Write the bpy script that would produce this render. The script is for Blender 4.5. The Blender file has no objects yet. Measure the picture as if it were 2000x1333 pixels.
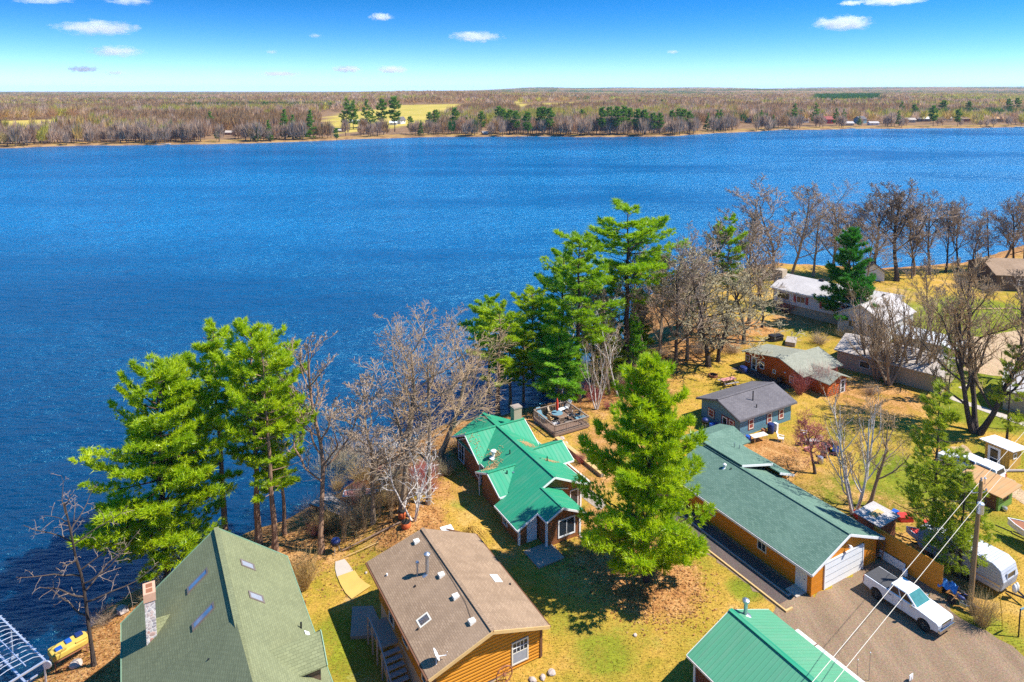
import bpy, bmesh, math, random
import numpy as np
from mathutils import Vector, Matrix, noise as mnoise
R = math.radians
random.seed(7); rng = np.random.default_rng(7)
scene = bpy.context.scene
COL = scene.collection

# ------------------------------------------------------------------ camera
F_PX, PITCH, CAM_H, HOR = 1350.0, R(5.5), 39.5, 175.0
PPY = HOR + F_PX * math.tan(PITCH)
cd = bpy.data.cameras.new('camera'); cam = bpy.data.objects.new('camera', cd); COL.objects.link(cam)
cam.location = (0, 0, CAM_H); cam.rotation_euler = (math.pi/2 - PITCH, 0, 0)
cd.sensor_width = 36; cd.lens = 36 * F_PX / 2000
cd.shift_y = -(666.5 - PPY) / 2000
cd.clip_start = .5; cd.clip_end = 60000
scene.camera = cam
_c, _s = math.cos(PITCH), math.sin(PITCH)
def G(px, py, z=0.0):
    d = CAM_H - z; t = (py - PPY) / F_PX
    Y = d * (_c - t*_s) / (t*_c + _s)
    return (px - 1000) / F_PX * (Y*_c + d*_s), Y
def P(X, Y, z):
    d = CAM_H - z; w = Y*_c + d*_s
    return 1000 + F_PX*X/w, PPY + F_PX*(d*_c - Y*_s)/w
def height(px, y0, y1, z0=0.0):
    X, Y = G(px, y0, z0); lo, hi = z0, z0 + 60
    for _ in range(40):
        m = (lo + hi)/2
        if P(X, Y, m)[1] > y1: lo = m
        else: hi = m
    return lo - z0
# street grid: all the near houses are turned by the same angle
A = R(29.5); CA, SA = math.cos(A), math.sin(A)
def W(u, v): return (u*CA - v*SA, u*SA + v*CA)
def UV(x, y): return (x*CA + y*SA, -x*SA + y*CA)

# ------------------------------------------------------------------ terrain
LAKE = -4.0
SHORE = [(-60,-60),(-48,0),(-40,25),(-36.5,42),(-35.3,49),(-34.4,54.2),(-32.0,57.5),(-27.8,63.1),(-23.2,66.8),(-17.7,73.3),(-15.6,79),
         (-8.7,86.3),(2.1,90.6),(9.4,93.8),(17.8,111),(25.3,138.6),(34,150),(47.9,158.2),(60,166),(73.9,163),(85,160.5),(110,167.6),(143.3,190),(220,235),(420,330)]
POLY = np.array(SHORE + [(420,-60)], float)
def sdist(x, y):
    x = np.asarray(x, float); y = np.asarray(y, float)
    d = np.full(x.shape, 1e9); S = np.array(SHORE, float)
    for a, b in zip(S[:-1], S[1:]):
        ab = b - a; t = np.clip(((x-a[0])*ab[0] + (y-a[1])*ab[1]) / (ab@ab), 0, 1)
        d = np.minimum(d, np.hypot(x - a[0] - t*ab[0], y - a[1] - t*ab[1]))
    ins = np.zeros(x.shape, bool); j = len(POLY) - 1
    for i in range(len(POLY)):
        xi, yi = POLY[i]; xj, yj = POLY[j]
        if yi != yj:
            ins ^= ((yi > y) != (yj > y)) & (x < (xj - xi)*(y - yi)/(yj - yi) + xi)
        j = i
    return np.where(ins, d, -d)
def wob(x, y):
    return .5*np.sin(x*.53 + 1.3*np.sin(y*.31)) + .5*np.sin(y*.61 + 1.7*np.sin(x*.27))
def hgt(x, y):
    d = sdist(x, y)
    t = np.clip((d + .6*wob(np.asarray(x)*1.3, np.asarray(y)*1.3)) / 13.5, 0, 1)
    s = 1 - (1 - t)**2
    uu, vv = UV(np.asarray(x, float), np.asarray(y, float)); q = np.clip((21.5 - uu)/6.0, 0, 1); dep = 1.7*q*q*(3-2*q)
    land = LAKE - .15 + (-LAKE + .15 - dep) * s
    land = land + .16*wob(np.asarray(x)*2.1, np.asarray(y)*2.1)*np.clip(t*6, 0, 1)*np.clip((1 - t)*4, 0, 1)
    return np.where(d > 0, land, np.maximum(LAKE - .15 + .3*d, -8))
def H(x, y): return float(hgt(np.array([x]), np.array([y]))[0])
def at(px, py):
    z = 0.0
    for _ in range(14):
        x, y = G(px, py, z); z = .5*z + .5*H(x, y)
    x, y = G(px, py, z); return x, y, z
def on(px, py, fn, z0=-4, z1=14):
    """point of the view ray on a roof plane z = fn(u, v)"""
    lo, hi = z0, z1
    f = lambda z: z - fn(*UV(*G(px, py, z)))
    for _ in range(50):
        m = (lo + hi)/2
        if f(m) * f(hi) <= 0: lo = m
        else: hi = m
    u, v = UV(*G(px, py, lo)); return u, v, lo

# ------------------------------------------------------------------ materials
MATS = {}
class N:
    def __init__(s, name):
        s.m = bpy.data.materials.new(name); s.m.use_nodes = True; s.t = s.m.node_tree; s.t.nodes.clear()
        s.out = s.t.nodes.new('ShaderNodeOutputMaterial'); MATS[name] = s.m
    def n(s, kind, inp=None, **kw):
        nd = s.t.nodes.new('ShaderNode' + kind)
        for k, v in kw.items(): setattr(nd, k, v)
        for k, v in (inp or {}).items():
            if hasattr(v, 'is_output'): s.t.links.new(v, nd.inputs[k])
            elif isinstance(v, bpy.types.Node): s.t.links.new(v.outputs[0], nd.inputs[k])
            else: nd.inputs[k].default_value = v
        return nd
    def math(s, op, a, b=0.0, c=0.0): return s.n('Math', {0: a, 1: b, 2: c}, operation=op)
    def noise(s, vec, scale, detail=4, rough=.55, w=0):
        return s.n('TexNoise', {'Vector': vec, 'Scale': scale, 'Detail': detail, 'Roughness': rough}).outputs['Fac']
    def ramp(s, fac, stops, interp='LINEAR'):
        r = s.n('ValToRGB', {'Fac': fac}); cr = r.color_ramp; cr.interpolation = interp
        while len(cr.elements) < len(stops): cr.elements.new(.5)
        for e, (p, c) in zip(cr.elements, stops):
            e.position = p; e.color = (*c, 1) if len(c) == 3 else c
        return r.outputs['Color']
    def mix(s, fac, a, b, mode='MIX'):
        m = s.t.nodes.new('ShaderNodeMix'); m.data_type = 'RGBA'; m.blend_type = mode
        for i, v in ((0, fac), (6, a), (7, b)):
            if hasattr(v, 'is_output'): s.t.links.new(v, m.inputs[i])
            elif isinstance(v, bpy.types.Node): s.t.links.new(v.outputs[0], m.inputs[i])
            else: m.inputs[i].default_value = v if not isinstance(v, tuple) or len(v) == 4 else (*v, 1)
        return m.outputs[2]
    def bump(s, h, strength=.5, dist=.02):
        return s.n('Bump', {'Height': h, 'Strength': strength, 'Distance': dist}).outputs[0]
    def pbr(s, color, rough=.7, normal=None, metallic=0.0, spec=.4, **kw):
        b = s.n('BsdfPrincipled', {'Base Color': color if hasattr(color, 'is_output') else (*color[:3], 1), 'Roughness': rough, 'Metallic': metallic, 'Specular IOR Level': spec, **kw})
        if normal is not None: s.t.links.new(normal, b.inputs['Normal'])
        s.t.links.new(b.outputs[0], s.out.inputs[0]); return s.m
def c3(c, k=1.0): return tuple(min(1, x*k) for x in c)
def uvn(s): return s.n('UVMap').outputs[0]
def basic(name, col, rough=.6, metallic=0.0, var=.18, scale=1.5, spec=.4):
    s = N(name); co = s.n('TexCoord').outputs['Object']
    f = s.noise(co, scale, 5)
    f2 = s.noise(co, scale*14, 3)
    c = s.mix(f, c3(col, 1 - var), c3(col, 1 + var)); c = s.mix(s.math('MULTIPLY', f2, .5), c, c3(col, .9))
    return s.pbr(c, rough, s.bump(f2, .15, .01), metallic, spec)
def shingle(name, a, b, row=.15, wid=.32, streak=.35, grit=.3):
    s = N(name); uv = uvn(s)
    br = s.n('TexBrick', {'Vector': uv, 'Color1': (*a, 1), 'Color2': (*b, 1), 'Mortar': (*c3(a, .45), 1), 'Scale': 1.0, 'Mortar Size': .016, 'Mortar Smooth': .3, 'Bias': 0.0, 'Brick Width': wid, 'Row Height': row})
    st = s.n('Mapping', {'Vector': uv, 'Scale': (1.6, .22, 1)}).outputs[0]
    f = s.noise(st, .8, 5, .6)
    blot = s.noise(uv, .35, 4)
    c = s.mix(s.math('MULTIPLY', s.ramp(f, [(.42, (0,0,0)), (.68, (1,1,1))]), streak), br.outputs[0], c3(a, .62))
    c = s.mix(s.math('MULTIPLY', s.ramp(blot, [(.45, (0,0,0)), (.7, (1,1,1))]), .35), c, c3(b, 1.25))
    g = s.noise(uv, 22, 2, .8)
    c = s.mix(grit, c, s.ramp(g, [(.3, c3(a, .55)), (.7, c3(b, 1.35))]))
    return s.pbr(c, .92, s.bump(br.outputs['Fac'], -.5, .015), 0, .2)
def siding(name, col, period=.18, gap=.16, log=False, vertical=False, var=.25):
    s = N(name); uv = uvn(s)
    sx = s.n('SeparateXYZ', {0: uv}); y = sx.outputs[0 if vertical else 1]; x = sx.outputs[1 if vertical else 0]
    fr = s.math('FRACT', s.math('DIVIDE', y, period)); row = s.math('FLOOR', s.math('DIVIDE', y, period))
    if log: hh = s.math('SUBTRACT', 1.0, s.math('POWER', s.math('ABSOLUTE', s.math('SUBTRACT', s.math('MULTIPLY', fr, 2.0), 1.0)), 2.6))
    else: hh = fr if not vertical else s.math('GREATER_THAN', fr, gap)
    line = s.math('LESS_THAN', fr, gap)
    rv = s.n('TexWhiteNoise', {'W': row}, noise_dimensions='1D').outputs[0]
    vec = s.n('CombineXYZ', {0: s.math('MULTIPLY', x, .35), 1: y, 2: s.math('MULTIPLY', row, 3.1)})
    g = s.noise(vec, 5, 4, .6)
    c = s.mix(g, c3(col, 1 - var), c3(col, 1 + var)); c = s.mix(s.math('MULTIPLY', rv, .35), c, c3(col, .7))
    c = s.mix(s.math('MULTIPLY', line, .75), c, c3(col, .32))
    return s.pbr(c, .7, s.bump(hh, .9, .05 if log else .025), 0, .3)
def metal_roof(name, col, period=.42, rough=.42):
    s = N(name); uv = uvn(s); sx = s.n('SeparateXYZ', {0: uv})
    fr = s.math('FRACT', s.math('DIVIDE', sx.outputs[0], period))
    rib = s.math('SUBTRACT', 1.0, s.math('MINIMUM', s.math('MULTIPLY', s.math('ABSOLUTE', s.math('SUBTRACT', fr, .5)), 6.0), 1.0))
    seam = s.math('LESS_THAN', s.math('FRACT', s.math('DIVIDE', sx.outputs[0], period*2.2)), .02)
    f = s.noise(uv, .5, 4); d = s.noise(s.n('Mapping', {'Vector': uv, 'Scale': (2.5, .3, 1)}).outputs[0], 1.2, 4)
    c = s.mix(f, c3(col, .86), c3(col, 1.12)); c = s.mix(s.math('MULTIPLY', s.ramp(d, [(.48, (0,0,0)), (.72, (1,1,1))]), .4), c, (.17,.30,.2))
    c = s.mix(s.math('MULTIPLY', rib, .2), c, c3(col, .6))
    return s.pbr(c, rough, s.bump(rib, .4, .03), 0, .4)
def bark(name, a, b, scale=6):
    s = N(name); co = s.n('TexCoord').outputs['Object']
    m = s.n('Mapping', {'Vector': co, 'Scale': (1, 1, .25)}).outputs[0]
    f = s.noise(m, scale, 5, .7); g = s.noise(co, .6, 3)
    c = s.mix(f, a, b); c = s.mix(s.math('MULTIPLY', g, .45), c, c3(a, .8))
    return s.pbr(c, .9, s.bump(f, .6, .03), 0, .15)
def birch(name):
    s = N(name); co = s.n('TexCoord').outputs['Object']
    m = s.n('Mapping', {'Vector': co, 'Scale': (1, 1, 3)}).outputs[0]
    f = s.noise(m, 3, 5, .7)
    return s.pbr(s.ramp(f, [(.3, (.10,.08,.07)), (.42, (.55,.5,.46)), (.8, (.75,.71,.68))]), .8, None, 0, .2)
def leafy(name, a, b, trans=.35, hue_var=.0):
    s = N(name); geo = s.n('TexCoord').outputs['Object']; ob = s.n('ObjectInfo').outputs['Random']
    f = s.noise(geo, .55, 4, .65); g = s.noise(geo, 5, 2)
    c = s.mix(s.ramp(f, [(.38, (0,0,0)), (.62, (1,1,1))]), a, b); c = s.mix(s.math('MULTIPLY', g, .4), c, c3(b, 1.25)); c = s.mix(s.math('MULTIPLY', ob, .3), c, c3(a, .85))
    d = s.n('BsdfDiffuse', {'Color': c, 'Roughness': .4}); t = s.n('BsdfTranslucent', {'Color': c})
    gl = s.n('BsdfGlossy', {'Color': (1, 1, 1, 1), 'Roughness': .45})
    mx = s.n('MixShader', {0: trans, 1: d, 2: t}); m2 = s.n('MixShader', {0: .03, 1: mx, 2: gl})
    s.t.links.new(m2.outputs[0], s.out.inputs[0]); return s.m
def vcol(name, rough=.9, trans=0.0, attr='tint'):
    s = N(name); a = s.n('Attribute', attribute_name=attr).outputs['Color']
    d = s.n('BsdfDiffuse', {'Color': a}); 
    if trans:
        t = s.n('BsdfTranslucent', {'Color': a}); mx = s.n('MixShader', {0: trans, 1: d, 2: t}); s.t.links.new(mx.outputs[0], s.out.inputs[0])
    else: s.t.links.new(d.outputs[0], s.out.inputs[0])
    return s.m

M = {}
def glass(name, col=(.012,.016,.022), rough=.06):
    s = N(name); co = s.n('TexCoord').outputs['Object']; f = s.noise(co, 2.2, 3)
    return s.pbr(s.mix(f, col, c3(col, 3.0)), rough, None, 0, .6)
M['glass'] = glass('window_glass'); M['sky_glass'] = glass('skylight_glass', (.05,.10,.17), .12)
M['curtain'] = basic('curtained_glass', (.30,.32,.36), .3, 0, .2, 4)
M['white'] = basic('white_paint', (.78,.78,.77), .5, 0, .06)
M['trim'] = basic('cream_trim', (.70,.66,.56), .6, 0, .08)
M['car_white'] = basic('white_car_paint', (.80,.81,.83), .18, 0, .02, .5, .6)
M['chrome'] = basic('chrome', (.6,.6,.62), .15, 1, .05)
M['alu'] = basic('aluminium', (.62,.68,.80), .35, .6, .08)
M['galv'] = basic('galvanised_steel', (.50,.53,.57), .35, .8, .12, 3)
M['rubber'] = basic('tyre_rubber', (.018,.018,.02), .8, 0, .2)
M['black'] = basic('black_metal', (.015,.015,.018), .5, 0, .2)
M['dark'] = basic('dark_opening', (.02,.016,.013), .9, 0, .3)
M['vinyl'] = basic('dark_vinyl', (.06,.06,.065), .75, 0, .2, 2)
M['concrete'] = basic('concrete', (.46,.40,.34), .9, 0, .16, 1.2)
M['conc_dk'] = basic('weathered_concrete', (.33,.27,.22), .9, 0, .2, 1.2)
M['pathc'] = basic('ochre_path', (.55,.36,.09), .9, 0, .25, .8)
M['deckw'] = basic('weathered_deck_wood', (.26,.17,.12), .85, 0, .3, 2)
M['railw'] = basic('weathered_rail_wood', (.27,.20,.15), .85, 0, .3, 2)
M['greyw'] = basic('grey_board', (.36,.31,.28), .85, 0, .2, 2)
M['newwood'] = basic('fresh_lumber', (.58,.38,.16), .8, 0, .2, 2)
M['red'] = basic('red_paint', (.55,.04,.03), .55, 0, .2)
M['redcloth'] = basic('red_umbrella_cloth', (.62,.05,.02), .8, 0, .15)
M['orange'] = basic('terracotta', (.62,.13,.04), .8, 0, .25, 3)
M['pink'] = basic('faded_red_boards', (.58,.26,.22), .85, 0, .2, 3)
M['blue'] = basic('blue_plastic', (.02,.10,.42), .45, 0, .15)
M['navy'] = basic('navy_plastic', (.012,.03,.14), .5, 0, .2)
M['tarp'] = basic('blue_tarp', (.05,.22,.55), .5, 0, .35, 3)
M['teal'] = basic('teal_cushion', (.12,.24,.30), .8, 0, .2, 2)
M['yellow'] = basic('yellow_plastic', (.72,.46,.06), .5, 0, .2, 2)
M['yel_dull'] = basic('faded_yellow_hull', (.60,.42,.08), .55, 0, .3, 2)
M['rust'] = basic('rusty_metal', (.30,.12,.06), .85, 0, .35, 2)
M['stonebeige'] = basic('beige_block', (.55,.42,.30), .9, 0, .2, 2)
M['brown'] = basic('brown_trim', (.16,.07,.035), .7, 0, .2)
M['maroon'] = basic('maroon_trim', (.28,.05,.035), .7, 0, .2)
M['shutter'] = basic('red_shutter', (.40,.05,.05), .7, 0, .2)
M['tan'] = basic('tan_stucco', (.42,.33,.23), .9, 0, .18)
M['straw'] = basic('dry_straw', (.52,.32,.06), .95, 0, .35, 4)
M['gutter'] = basic('pale_gutter', (.72,.70,.64), .5, 0, .06)
M['tealroof'] = basic('teal_canopy', (.06,.35,.30), .6, 0, .15)
M['pole'] = bark('pole_wood', (.26,.15,.07), (.38,.25,.13), 5)
M['green_roof'] = metal_roof('green_metal_roof', (.028,.285,.15))
M['green_roof2'] = metal_roof('green_ribbed_steel', (.095,.315,.175), .3)
M['tin'] = metal_roof('pale_tin_roof', (.70,.72,.74), .6, .35)
M['rust_roof'] = metal_roof('rusted_tin_roof', (.50,.27,.11), .5, .8)
M['sh_sage'] = shingle('sage_shingle', (.165,.18,.095), (.24,.255,.135), .17, .34, .25, .4)
M['sh_brown'] = shingle('brown_shingle', (.27,.18,.115), (.38,.265,.175), .15, .33, .55)
M['sh_green'] = shingle('green_shingle', (.085,.165,.125), (.16,.255,.195), .16, .33, .2)
M['sh_grey'] = shingle('charcoal_shingle', (.115,.105,.115), (.185,.17,.175), .16, .33, .5)
M['sh_olive'] = shingle('olive_shingle', (.235,.245,.19), (.34,.34,.27), .16, .33, .35)
M['sh_tan'] = shingle('tan_shingle', (.42,.36,.31), (.54,.47,.41), .16, .33, .3)
M['sh_lt'] = shingle('pale_grey_shingle', (.44,.41,.39), (.58,.54,.52), .16, .33, .3)
M['log_orange'] = siding('golden_log_siding', (.64,.26,.022), .235, .14, True)
M['log_red'] = siding('red_log_siding', (.52,.11,.018), .25, .14, True)
M['sid_orange'] = siding('orange_board_siding', (.78,.27,.018), .19, .10)
M['sid_fence'] = siding('orange_fence_boards', (.78,.30,.03), .16, .12)
M['sid_blue'] = siding('blue_lap_siding', (.14,.30,.40), .2, .18)
M['sid_brown'] = siding('brown_shake_siding', (.32,.125,.05), .2, .14, False, False, .4)
M['sid_dark'] = siding('dark_red_board_siding', (.15,.05,.03), .25, .15, False, True)
M['sid_white'] = siding('white_lap_siding', (.74,.72,.72), .2, .10)
M['sid_ochre'] = siding('ochre_board_siding', (.56,.33,.06), .3, .08, False, True)
M['sid_green'] = siding('green_board_siding', (.20,.36,.07), .22, .14)
M['sid_camper'] = siding('camper_cladding', (.50,.53,.60), .22, .10)
M['sid_darkbrown'] = siding('dark_brown_siding', (.16,.10,.07), .2, .14)
M['plank'] = siding('deck_planks', (.22,.14,.10), .14, .14)
def stone(name):
    s = N(name); co = s.n('TexCoord').outputs['Object']
    v = s.n('TexVoronoi', {'Vector': co, 'Scale': 4.2}); v2 = s.n('TexVoronoi', {'Vector': co, 'Scale': 4.2}, feature='DISTANCE_TO_EDGE')
    e = s.math('LESS_THAN', v2.outputs['Distance'], .045)
    c = s.ramp(s.n('SeparateColor', {0: v.outputs['Color']}).outputs[0], [(0, (.50,.26,.2)), (.35, (.62,.5,.46)), (.65, (.34,.31,.33)), (1, (.72,.66,.62))])
    return s.pbr(s.mix(e, c, (.80,.74,.70)), .85, s.bump(v2.outputs['Distance'], .6, .06), 0, .25)
M['stone'] = stone('fieldstone')
M['bark_pine'] = bark('pine_bark', (.055,.036,.028), (.14,.085,.06))
M['bark_red'] = bark('red_pine_bark', (.19,.11,.07), (.42,.27,.18))
M['bark_grey'] = bark('grey_bark', (.20,.14,.09), (.44,.34,.24))
M['bark_dark'] = bark('dark_bark', (.05,.038,.032), (.13,.10,.085))
M['birch'] = birch('birch_bark')
M['twig'] = bark('tan_twigs', (.34,.225,.125), (.49,.35,.21), 2)
M['twig_mauve'] = bark('mauve_twigs', (.31,.225,.155), (.45,.345,.25), 2)
M['twig_dark'] = bark('dark_twigs', (.24,.175,.13), (.38,.29,.22), 2)
M['twig_red'] = bark('red_budding_twigs', (.36,.09,.08), (.48,.20,.18), 2)
M['twig_lichen'] = bark('lichen_twigs', (.32,.265,.15), (.45,.39,.25), 2)
M['bush'] = bark('dry_bush_stems', (.40,.26,.10), (.60,.43,.20), 2)
M['needle_bright'] = leafy('bright_pine_needles', (.26,.46,.006), (.60,.70,.012), .5)
M['needle_mid'] = leafy('pine_needles', (.20,.42,.010), (.46,.62,.012), .48)
M['needle_deep'] = leafy('deep_green_needles', (.03,.20,.02), (.09,.34,.025), .4)
M['needle_soft'] = leafy('soft_green_needles', (.22,.52,.03), (.42,.68,.04), .48)
M['needle_olive'] = leafy('olive_needles', (.26,.36,.02), (.50,.56,.03), .45)
M['needle_far'] = leafy('far_pine_needles', (.10,.25,.02), (.24,.38,.025), .45)

# ------------------------------------------------------------------ mesh builder
class MB:
    def __init__(s): s.v = []; s.f = []; s.mi = []; s.cur = 0
    def mat(s, i): s.cur = i; return s
    def add(s, vs, fs):
        b = len(s.v); s.v += [tuple(p) for p in vs]
        for f in fs: s.f.append([b + i for i in f]); s.mi.append(s.cur)
        return s
    def box(s, x0, x1, y0, y1, z0, z1):
        return s.add([(x0,y0,z0),(x1,y0,z0),(x1,y1,z0),(x0,y1,z0),(x0,y0,z1),(x1,y0,z1),(x1,y1,z1),(x0,y1,z1)],
                     [(3,2,1,0),(4,5,6,7),(0,1,5,4),(1,2,6,5),(2,3,7,6),(3,0,4,7)])
    def bar(s, p, q, w=.08, h=None):
        p = Vector(p); q = Vector(q); h = h or w; d = (q - p)
        if d.length < 1e-6: return s
        d.normalize(); up = Vector((0,0,1)) if abs(d.z) < .95 else Vector((0,1,0))
        a = d.cross(up).normalized()*w/2; b = a.cross(d).normalized()*h/2
        vs = [p-a-b, p+a-b, p+a+b, p-a+b, q-a-b, q+a-b, q+a+b, q-a+b]
        return s.add(vs, [(0,1,2,3),(7,6,5,4),(0,4,5,1),(1,5,6,2),(2,6,7,3),(3,7,4,0)])
    def tube(s, pts, r, n=8, cap=True):
        pts = [Vector(p) for p in pts]; rs = r if isinstance(r, (list, tuple)) else [r]*len(pts)
        vs = []; fs = []
        for i, p in enumerate(pts):
            d = (pts[min(i+1, len(pts)-1)] - pts[max(i-1, 0)]).normalized()
            up = Vector((0,0,1)) if abs(d.z) < .9 else Vector((1,0,0))
            a = d.cross(up).normalized(); b = a.cross(d)
            for k in range(n):
                t = 2*math.pi*k/n; vs.append(p + (a*math.cos(t) + b*math.sin(t))*rs[i])
        for i in range(len(pts)-1):
            for k in range(n):
                fs.append((i*n+k, i*n+(k+1)%n, (i+1)*n+(k+1)%n, (i+1)*n+k))
        if cap: fs.append(tuple(range(n))[::-1]); fs.append(tuple(range((len(pts)-1)*n, len(pts)*n)))
        return s.add(vs, [f[::-1] for f in fs])
    def lathe(s, prof, n=16, c=(0,0,0), axis='z'):
        vs = []; fs = []
        for (r, z) in prof:
            for k in range(n):
                t = 2*math.pi*k/n; a, b = r*math.cos(t), r*math.sin(t)
                vs.append({'z': (c[0]+a, c[1]+b, c[2]+z), 'y': (c[0]+a, c[1]+z, c[2]+b), 'x': (c[0]+z, c[1]+a, c[2]+b)}[axis])
        m = len(prof)
        for i in range(m-1):
            for k in range(n): fs.append((i*n+k, i*n+(k+1)%n, (i+1)*n+(k+1)%n, (i+1)*n+k))
        fs.append(tuple(range(n))[::-1]); fs.append(tuple(range((m-1)*n, m*n)))
        return s.add(vs, fs)
    def prism(s, poly, axis, a, b):
        """poly 2D in the plane across axis ('u': poly=(v,z), 'v': poly=(u,z), 'z': poly=(u,v))"""
        mk = {'u': lambda p, t: (t, p[0], p[1]), 'v': lambda p, t: (p[0], t, p[1]), 'z': lambda p, t: (p[0], p[1], t)}[axis]
        n = len(poly); vs = [mk(p, a) for p in poly] + [mk(p, b) for p in poly]
        fs = [tuple(range(n)), tuple(range(2*n-1, n-1, -1))] + [(i, n+i, n+(i+1)%n, (i+1)%n) for i in range(n)]
        return s.add(vs, fs)
    def slab(s, poly, fn, t=.14, base=.01):
        n = len(poly); vs = [(u, v, fn(u, v)+base) for u, v in poly] + [(u, v, fn(u, v)+base+t) for u, v in poly]
        fs = [tuple(range(n))[::-1], tuple(range(n, 2*n))] + [(i, (i+1)%n, n+(i+1)%n, n+i) for i in range(n)]
        return s.add(vs, fs)
    def build(s, name, mats, parent=None, off=(0,0,0), smooth=False, bevel=0):
        if not isinstance(mats, (list, tuple)): mats = [mats]
        me = bpy.data.meshes.new(name)
        me.from_pydata([(x-off[0], y-off[1], z-off[2]) for x, y, z in s.v], [], s.f)
        bm = bmesh.new(); bm.from_mesh(me); bmesh.ops.recalc_face_normals(bm, faces=bm.faces); 
        uvl = bm.loops.layers.uv.new('UVMap')
        for f in bm.faces:
            nz = f.normal; t = Vector((0,0,1)).cross(nz)
            t = t.normalized() if t.length > .05 else Vector((1,0,0)); b = nz.cross(t)
            for l in f.loops:
                co = l.vert.co + Vector(off); l[uvl].uv = (co.dot(t), co.dot(b))
        bm.to_mesh(me); bm.free()
        for m in mats: me.materials.append(M[m] if isinstance(m, str) else m)
        if len(mats) > 1: me.polygons.foreach_set('material_index', s.mi)
        if smooth: me.polygons.foreach_set('use_smooth', [True]*len(me.polygons))
        o = bpy.data.objects.new(name, me); COL.objects.link(o)
        if parent: o.parent = parent
        if bevel:
            bv = o.modifiers.new('bevel', 'BEVEL'); bv.width = bevel; bv.segments = 2; bv.limit_method = 'ANGLE'
        return o
def tag(o, label=None, cat=None, group=None, kind=None):
    for k, v in (('label', label), ('category', cat), ('group', group), ('kind', kind)):
        if v: o[k] = v
    return o
def thing(name, label, cat, loc=(0,0,0), rz=0.0, group=None):
    o = bpy.data.objects.new(name, None); COL.objects.link(o); o.empty_display_size = .3
    o.location = loc; o.rotation_euler = (0, 0, rz); return tag(o, label, cat, group)
def npmesh(name, verts, faces_n, mats, tint=None, smooth=False):
    """verts (n,3); every face_n consecutive vertices make one face"""
    verts = np.asarray(verts, np.float32); me = bpy.data.meshes.new(name)
    n = len(verts); nf = n // faces_n
    me.vertices.add(n); me.vertices.foreach_set('co', verts.ravel())
    me.loops.add(n); me.loops.foreach_set('vertex_index', np.arange(n, dtype=np.int32))
    me.polygons.add(nf); me.polygons.foreach_set('loop_start', np.arange(0, n, faces_n, dtype=np.int32))
    if tint is not None:
        a = me.color_attributes.new('tint', 'FLOAT_COLOR', 'POINT')
        a.data.foreach_set('color', np.concatenate([tint, np.ones((n,1))], 1).astype(np.float32).ravel())
    for m in mats: me.materials.append(m)
    me.update(calc_edges=True); return me
def gridmesh(name, X, Y, Z, mat, cover=None, keep=None):
    ny, nx = X.shape; v = np.stack([X, Y, Z], -1).reshape(-1, 3)
    i = np.arange(ny*nx).reshape(ny, nx); q = np.stack([i[:-1,:-1], i[:-1,1:], i[1:,1:], i[1:,:-1]], -1).reshape(-1, 4)
    if keep is not None: q = q[keep.ravel()]
    me = bpy.data.meshes.new(name); me.vertices.add(len(v)); me.vertices.foreach_set('co', v.astype(np.float32).ravel())
    me.loops.add(q.size); me.loops.foreach_set('vertex_index', q.astype(np.int32).ravel())
    me.polygons.add(len(q)); me.polygons.foreach_set('loop_start', np.arange(0, q.size, 4, dtype=np.int32))
    me.polygons.foreach_set('use_smooth', np.ones(len(q), bool))
    if cover is not None:
        a = me.color_attributes.new('cover', 'FLOAT_COLOR', 'POINT')
        a.data.foreach_set('color', np.concatenate([cover.reshape(-1,3), np.ones((len(v),1))], 1).astype(np.float32).ravel())
    me.materials.append(mat); me.update(calc_edges=True); return me
def link(name, me, parent=None, loc=None, rz=None, sc=None):
    o = bpy.data.objects.new(name, me); COL.objects.link(o)
    if parent: o.parent = parent
    if loc is not None: o.location = loc
    if rz is not None: o.rotation_euler = (0, 0, rz)
    if sc is not None: o.scale = sc
    return o
# ------------------------------------------------------------------ light and sky
SUN_EL, SUN_AZ = R(53), R(-8)          # direction towards the sun: +X, a touch towards the camera
sd = bpy.data.lights.new('sun', 'SUN'); sd.energy = 3.6; sd.angle = R(.5); sd.color = (1, .95, .87)
so = bpy.data.objects.new('sun', sd); COL.objects.link(so)
sv = Vector((math.cos(SUN_EL)*math.cos(SUN_AZ), math.cos(SUN_EL)*math.sin(SUN_AZ), math.sin(SUN_EL)))
so.rotation_euler = sv.to_track_quat('Z', 'Y').to_euler()
wd = bpy.data.worlds.new('World'); scene.world = wd; wd.use_nodes = True
nt = wd.node_tree; nt.nodes.clear()
out = nt.nodes.new('ShaderNodeOutputWorld'); bg = nt.nodes.new('ShaderNodeBackground'); sky = nt.nodes.new('ShaderNodeTexSky')
tc = nt.nodes.new('ShaderNodeTexCoord'); mp = nt.nodes.new('ShaderNodeCombineXYZ')
sx = nt.nodes.new('ShaderNodeSeparateXYZ'); nt.links.new(tc.outputs['Generated'], sx.inputs[0]); nt.links.new(sx.outputs[0], mp.inputs[0]); nt.links.new(sx.outputs[1], mp.inputs[1])
m0 = nt.nodes.new('ShaderNodeMath'); m0.operation = 'MAXIMUM'; nt.links.new(sx.outputs[2], m0.inputs[0]); m0.inputs[1].default_value = 0.0
m1 = nt.nodes.new('ShaderNodeMath'); m1.operation = 'POWER'; nt.links.new(m0.outputs[0], m1.inputs[0]); m1.inputs[1].default_value = 1.7
m2 = nt.nodes.new('ShaderNodeMath'); m2.operation = 'MULTIPLY'; nt.links.new(m1.outputs[0], m2.inputs[0]); m2.inputs[1].default_value = 14.0; nt.links.new(m2.outputs[0], mp.inputs[2])
ad = nt.nodes.new('ShaderNodeVectorMath'); ad.operation = 'ADD'; ad.inputs[1].default_value = (0, 0, .075)
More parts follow.
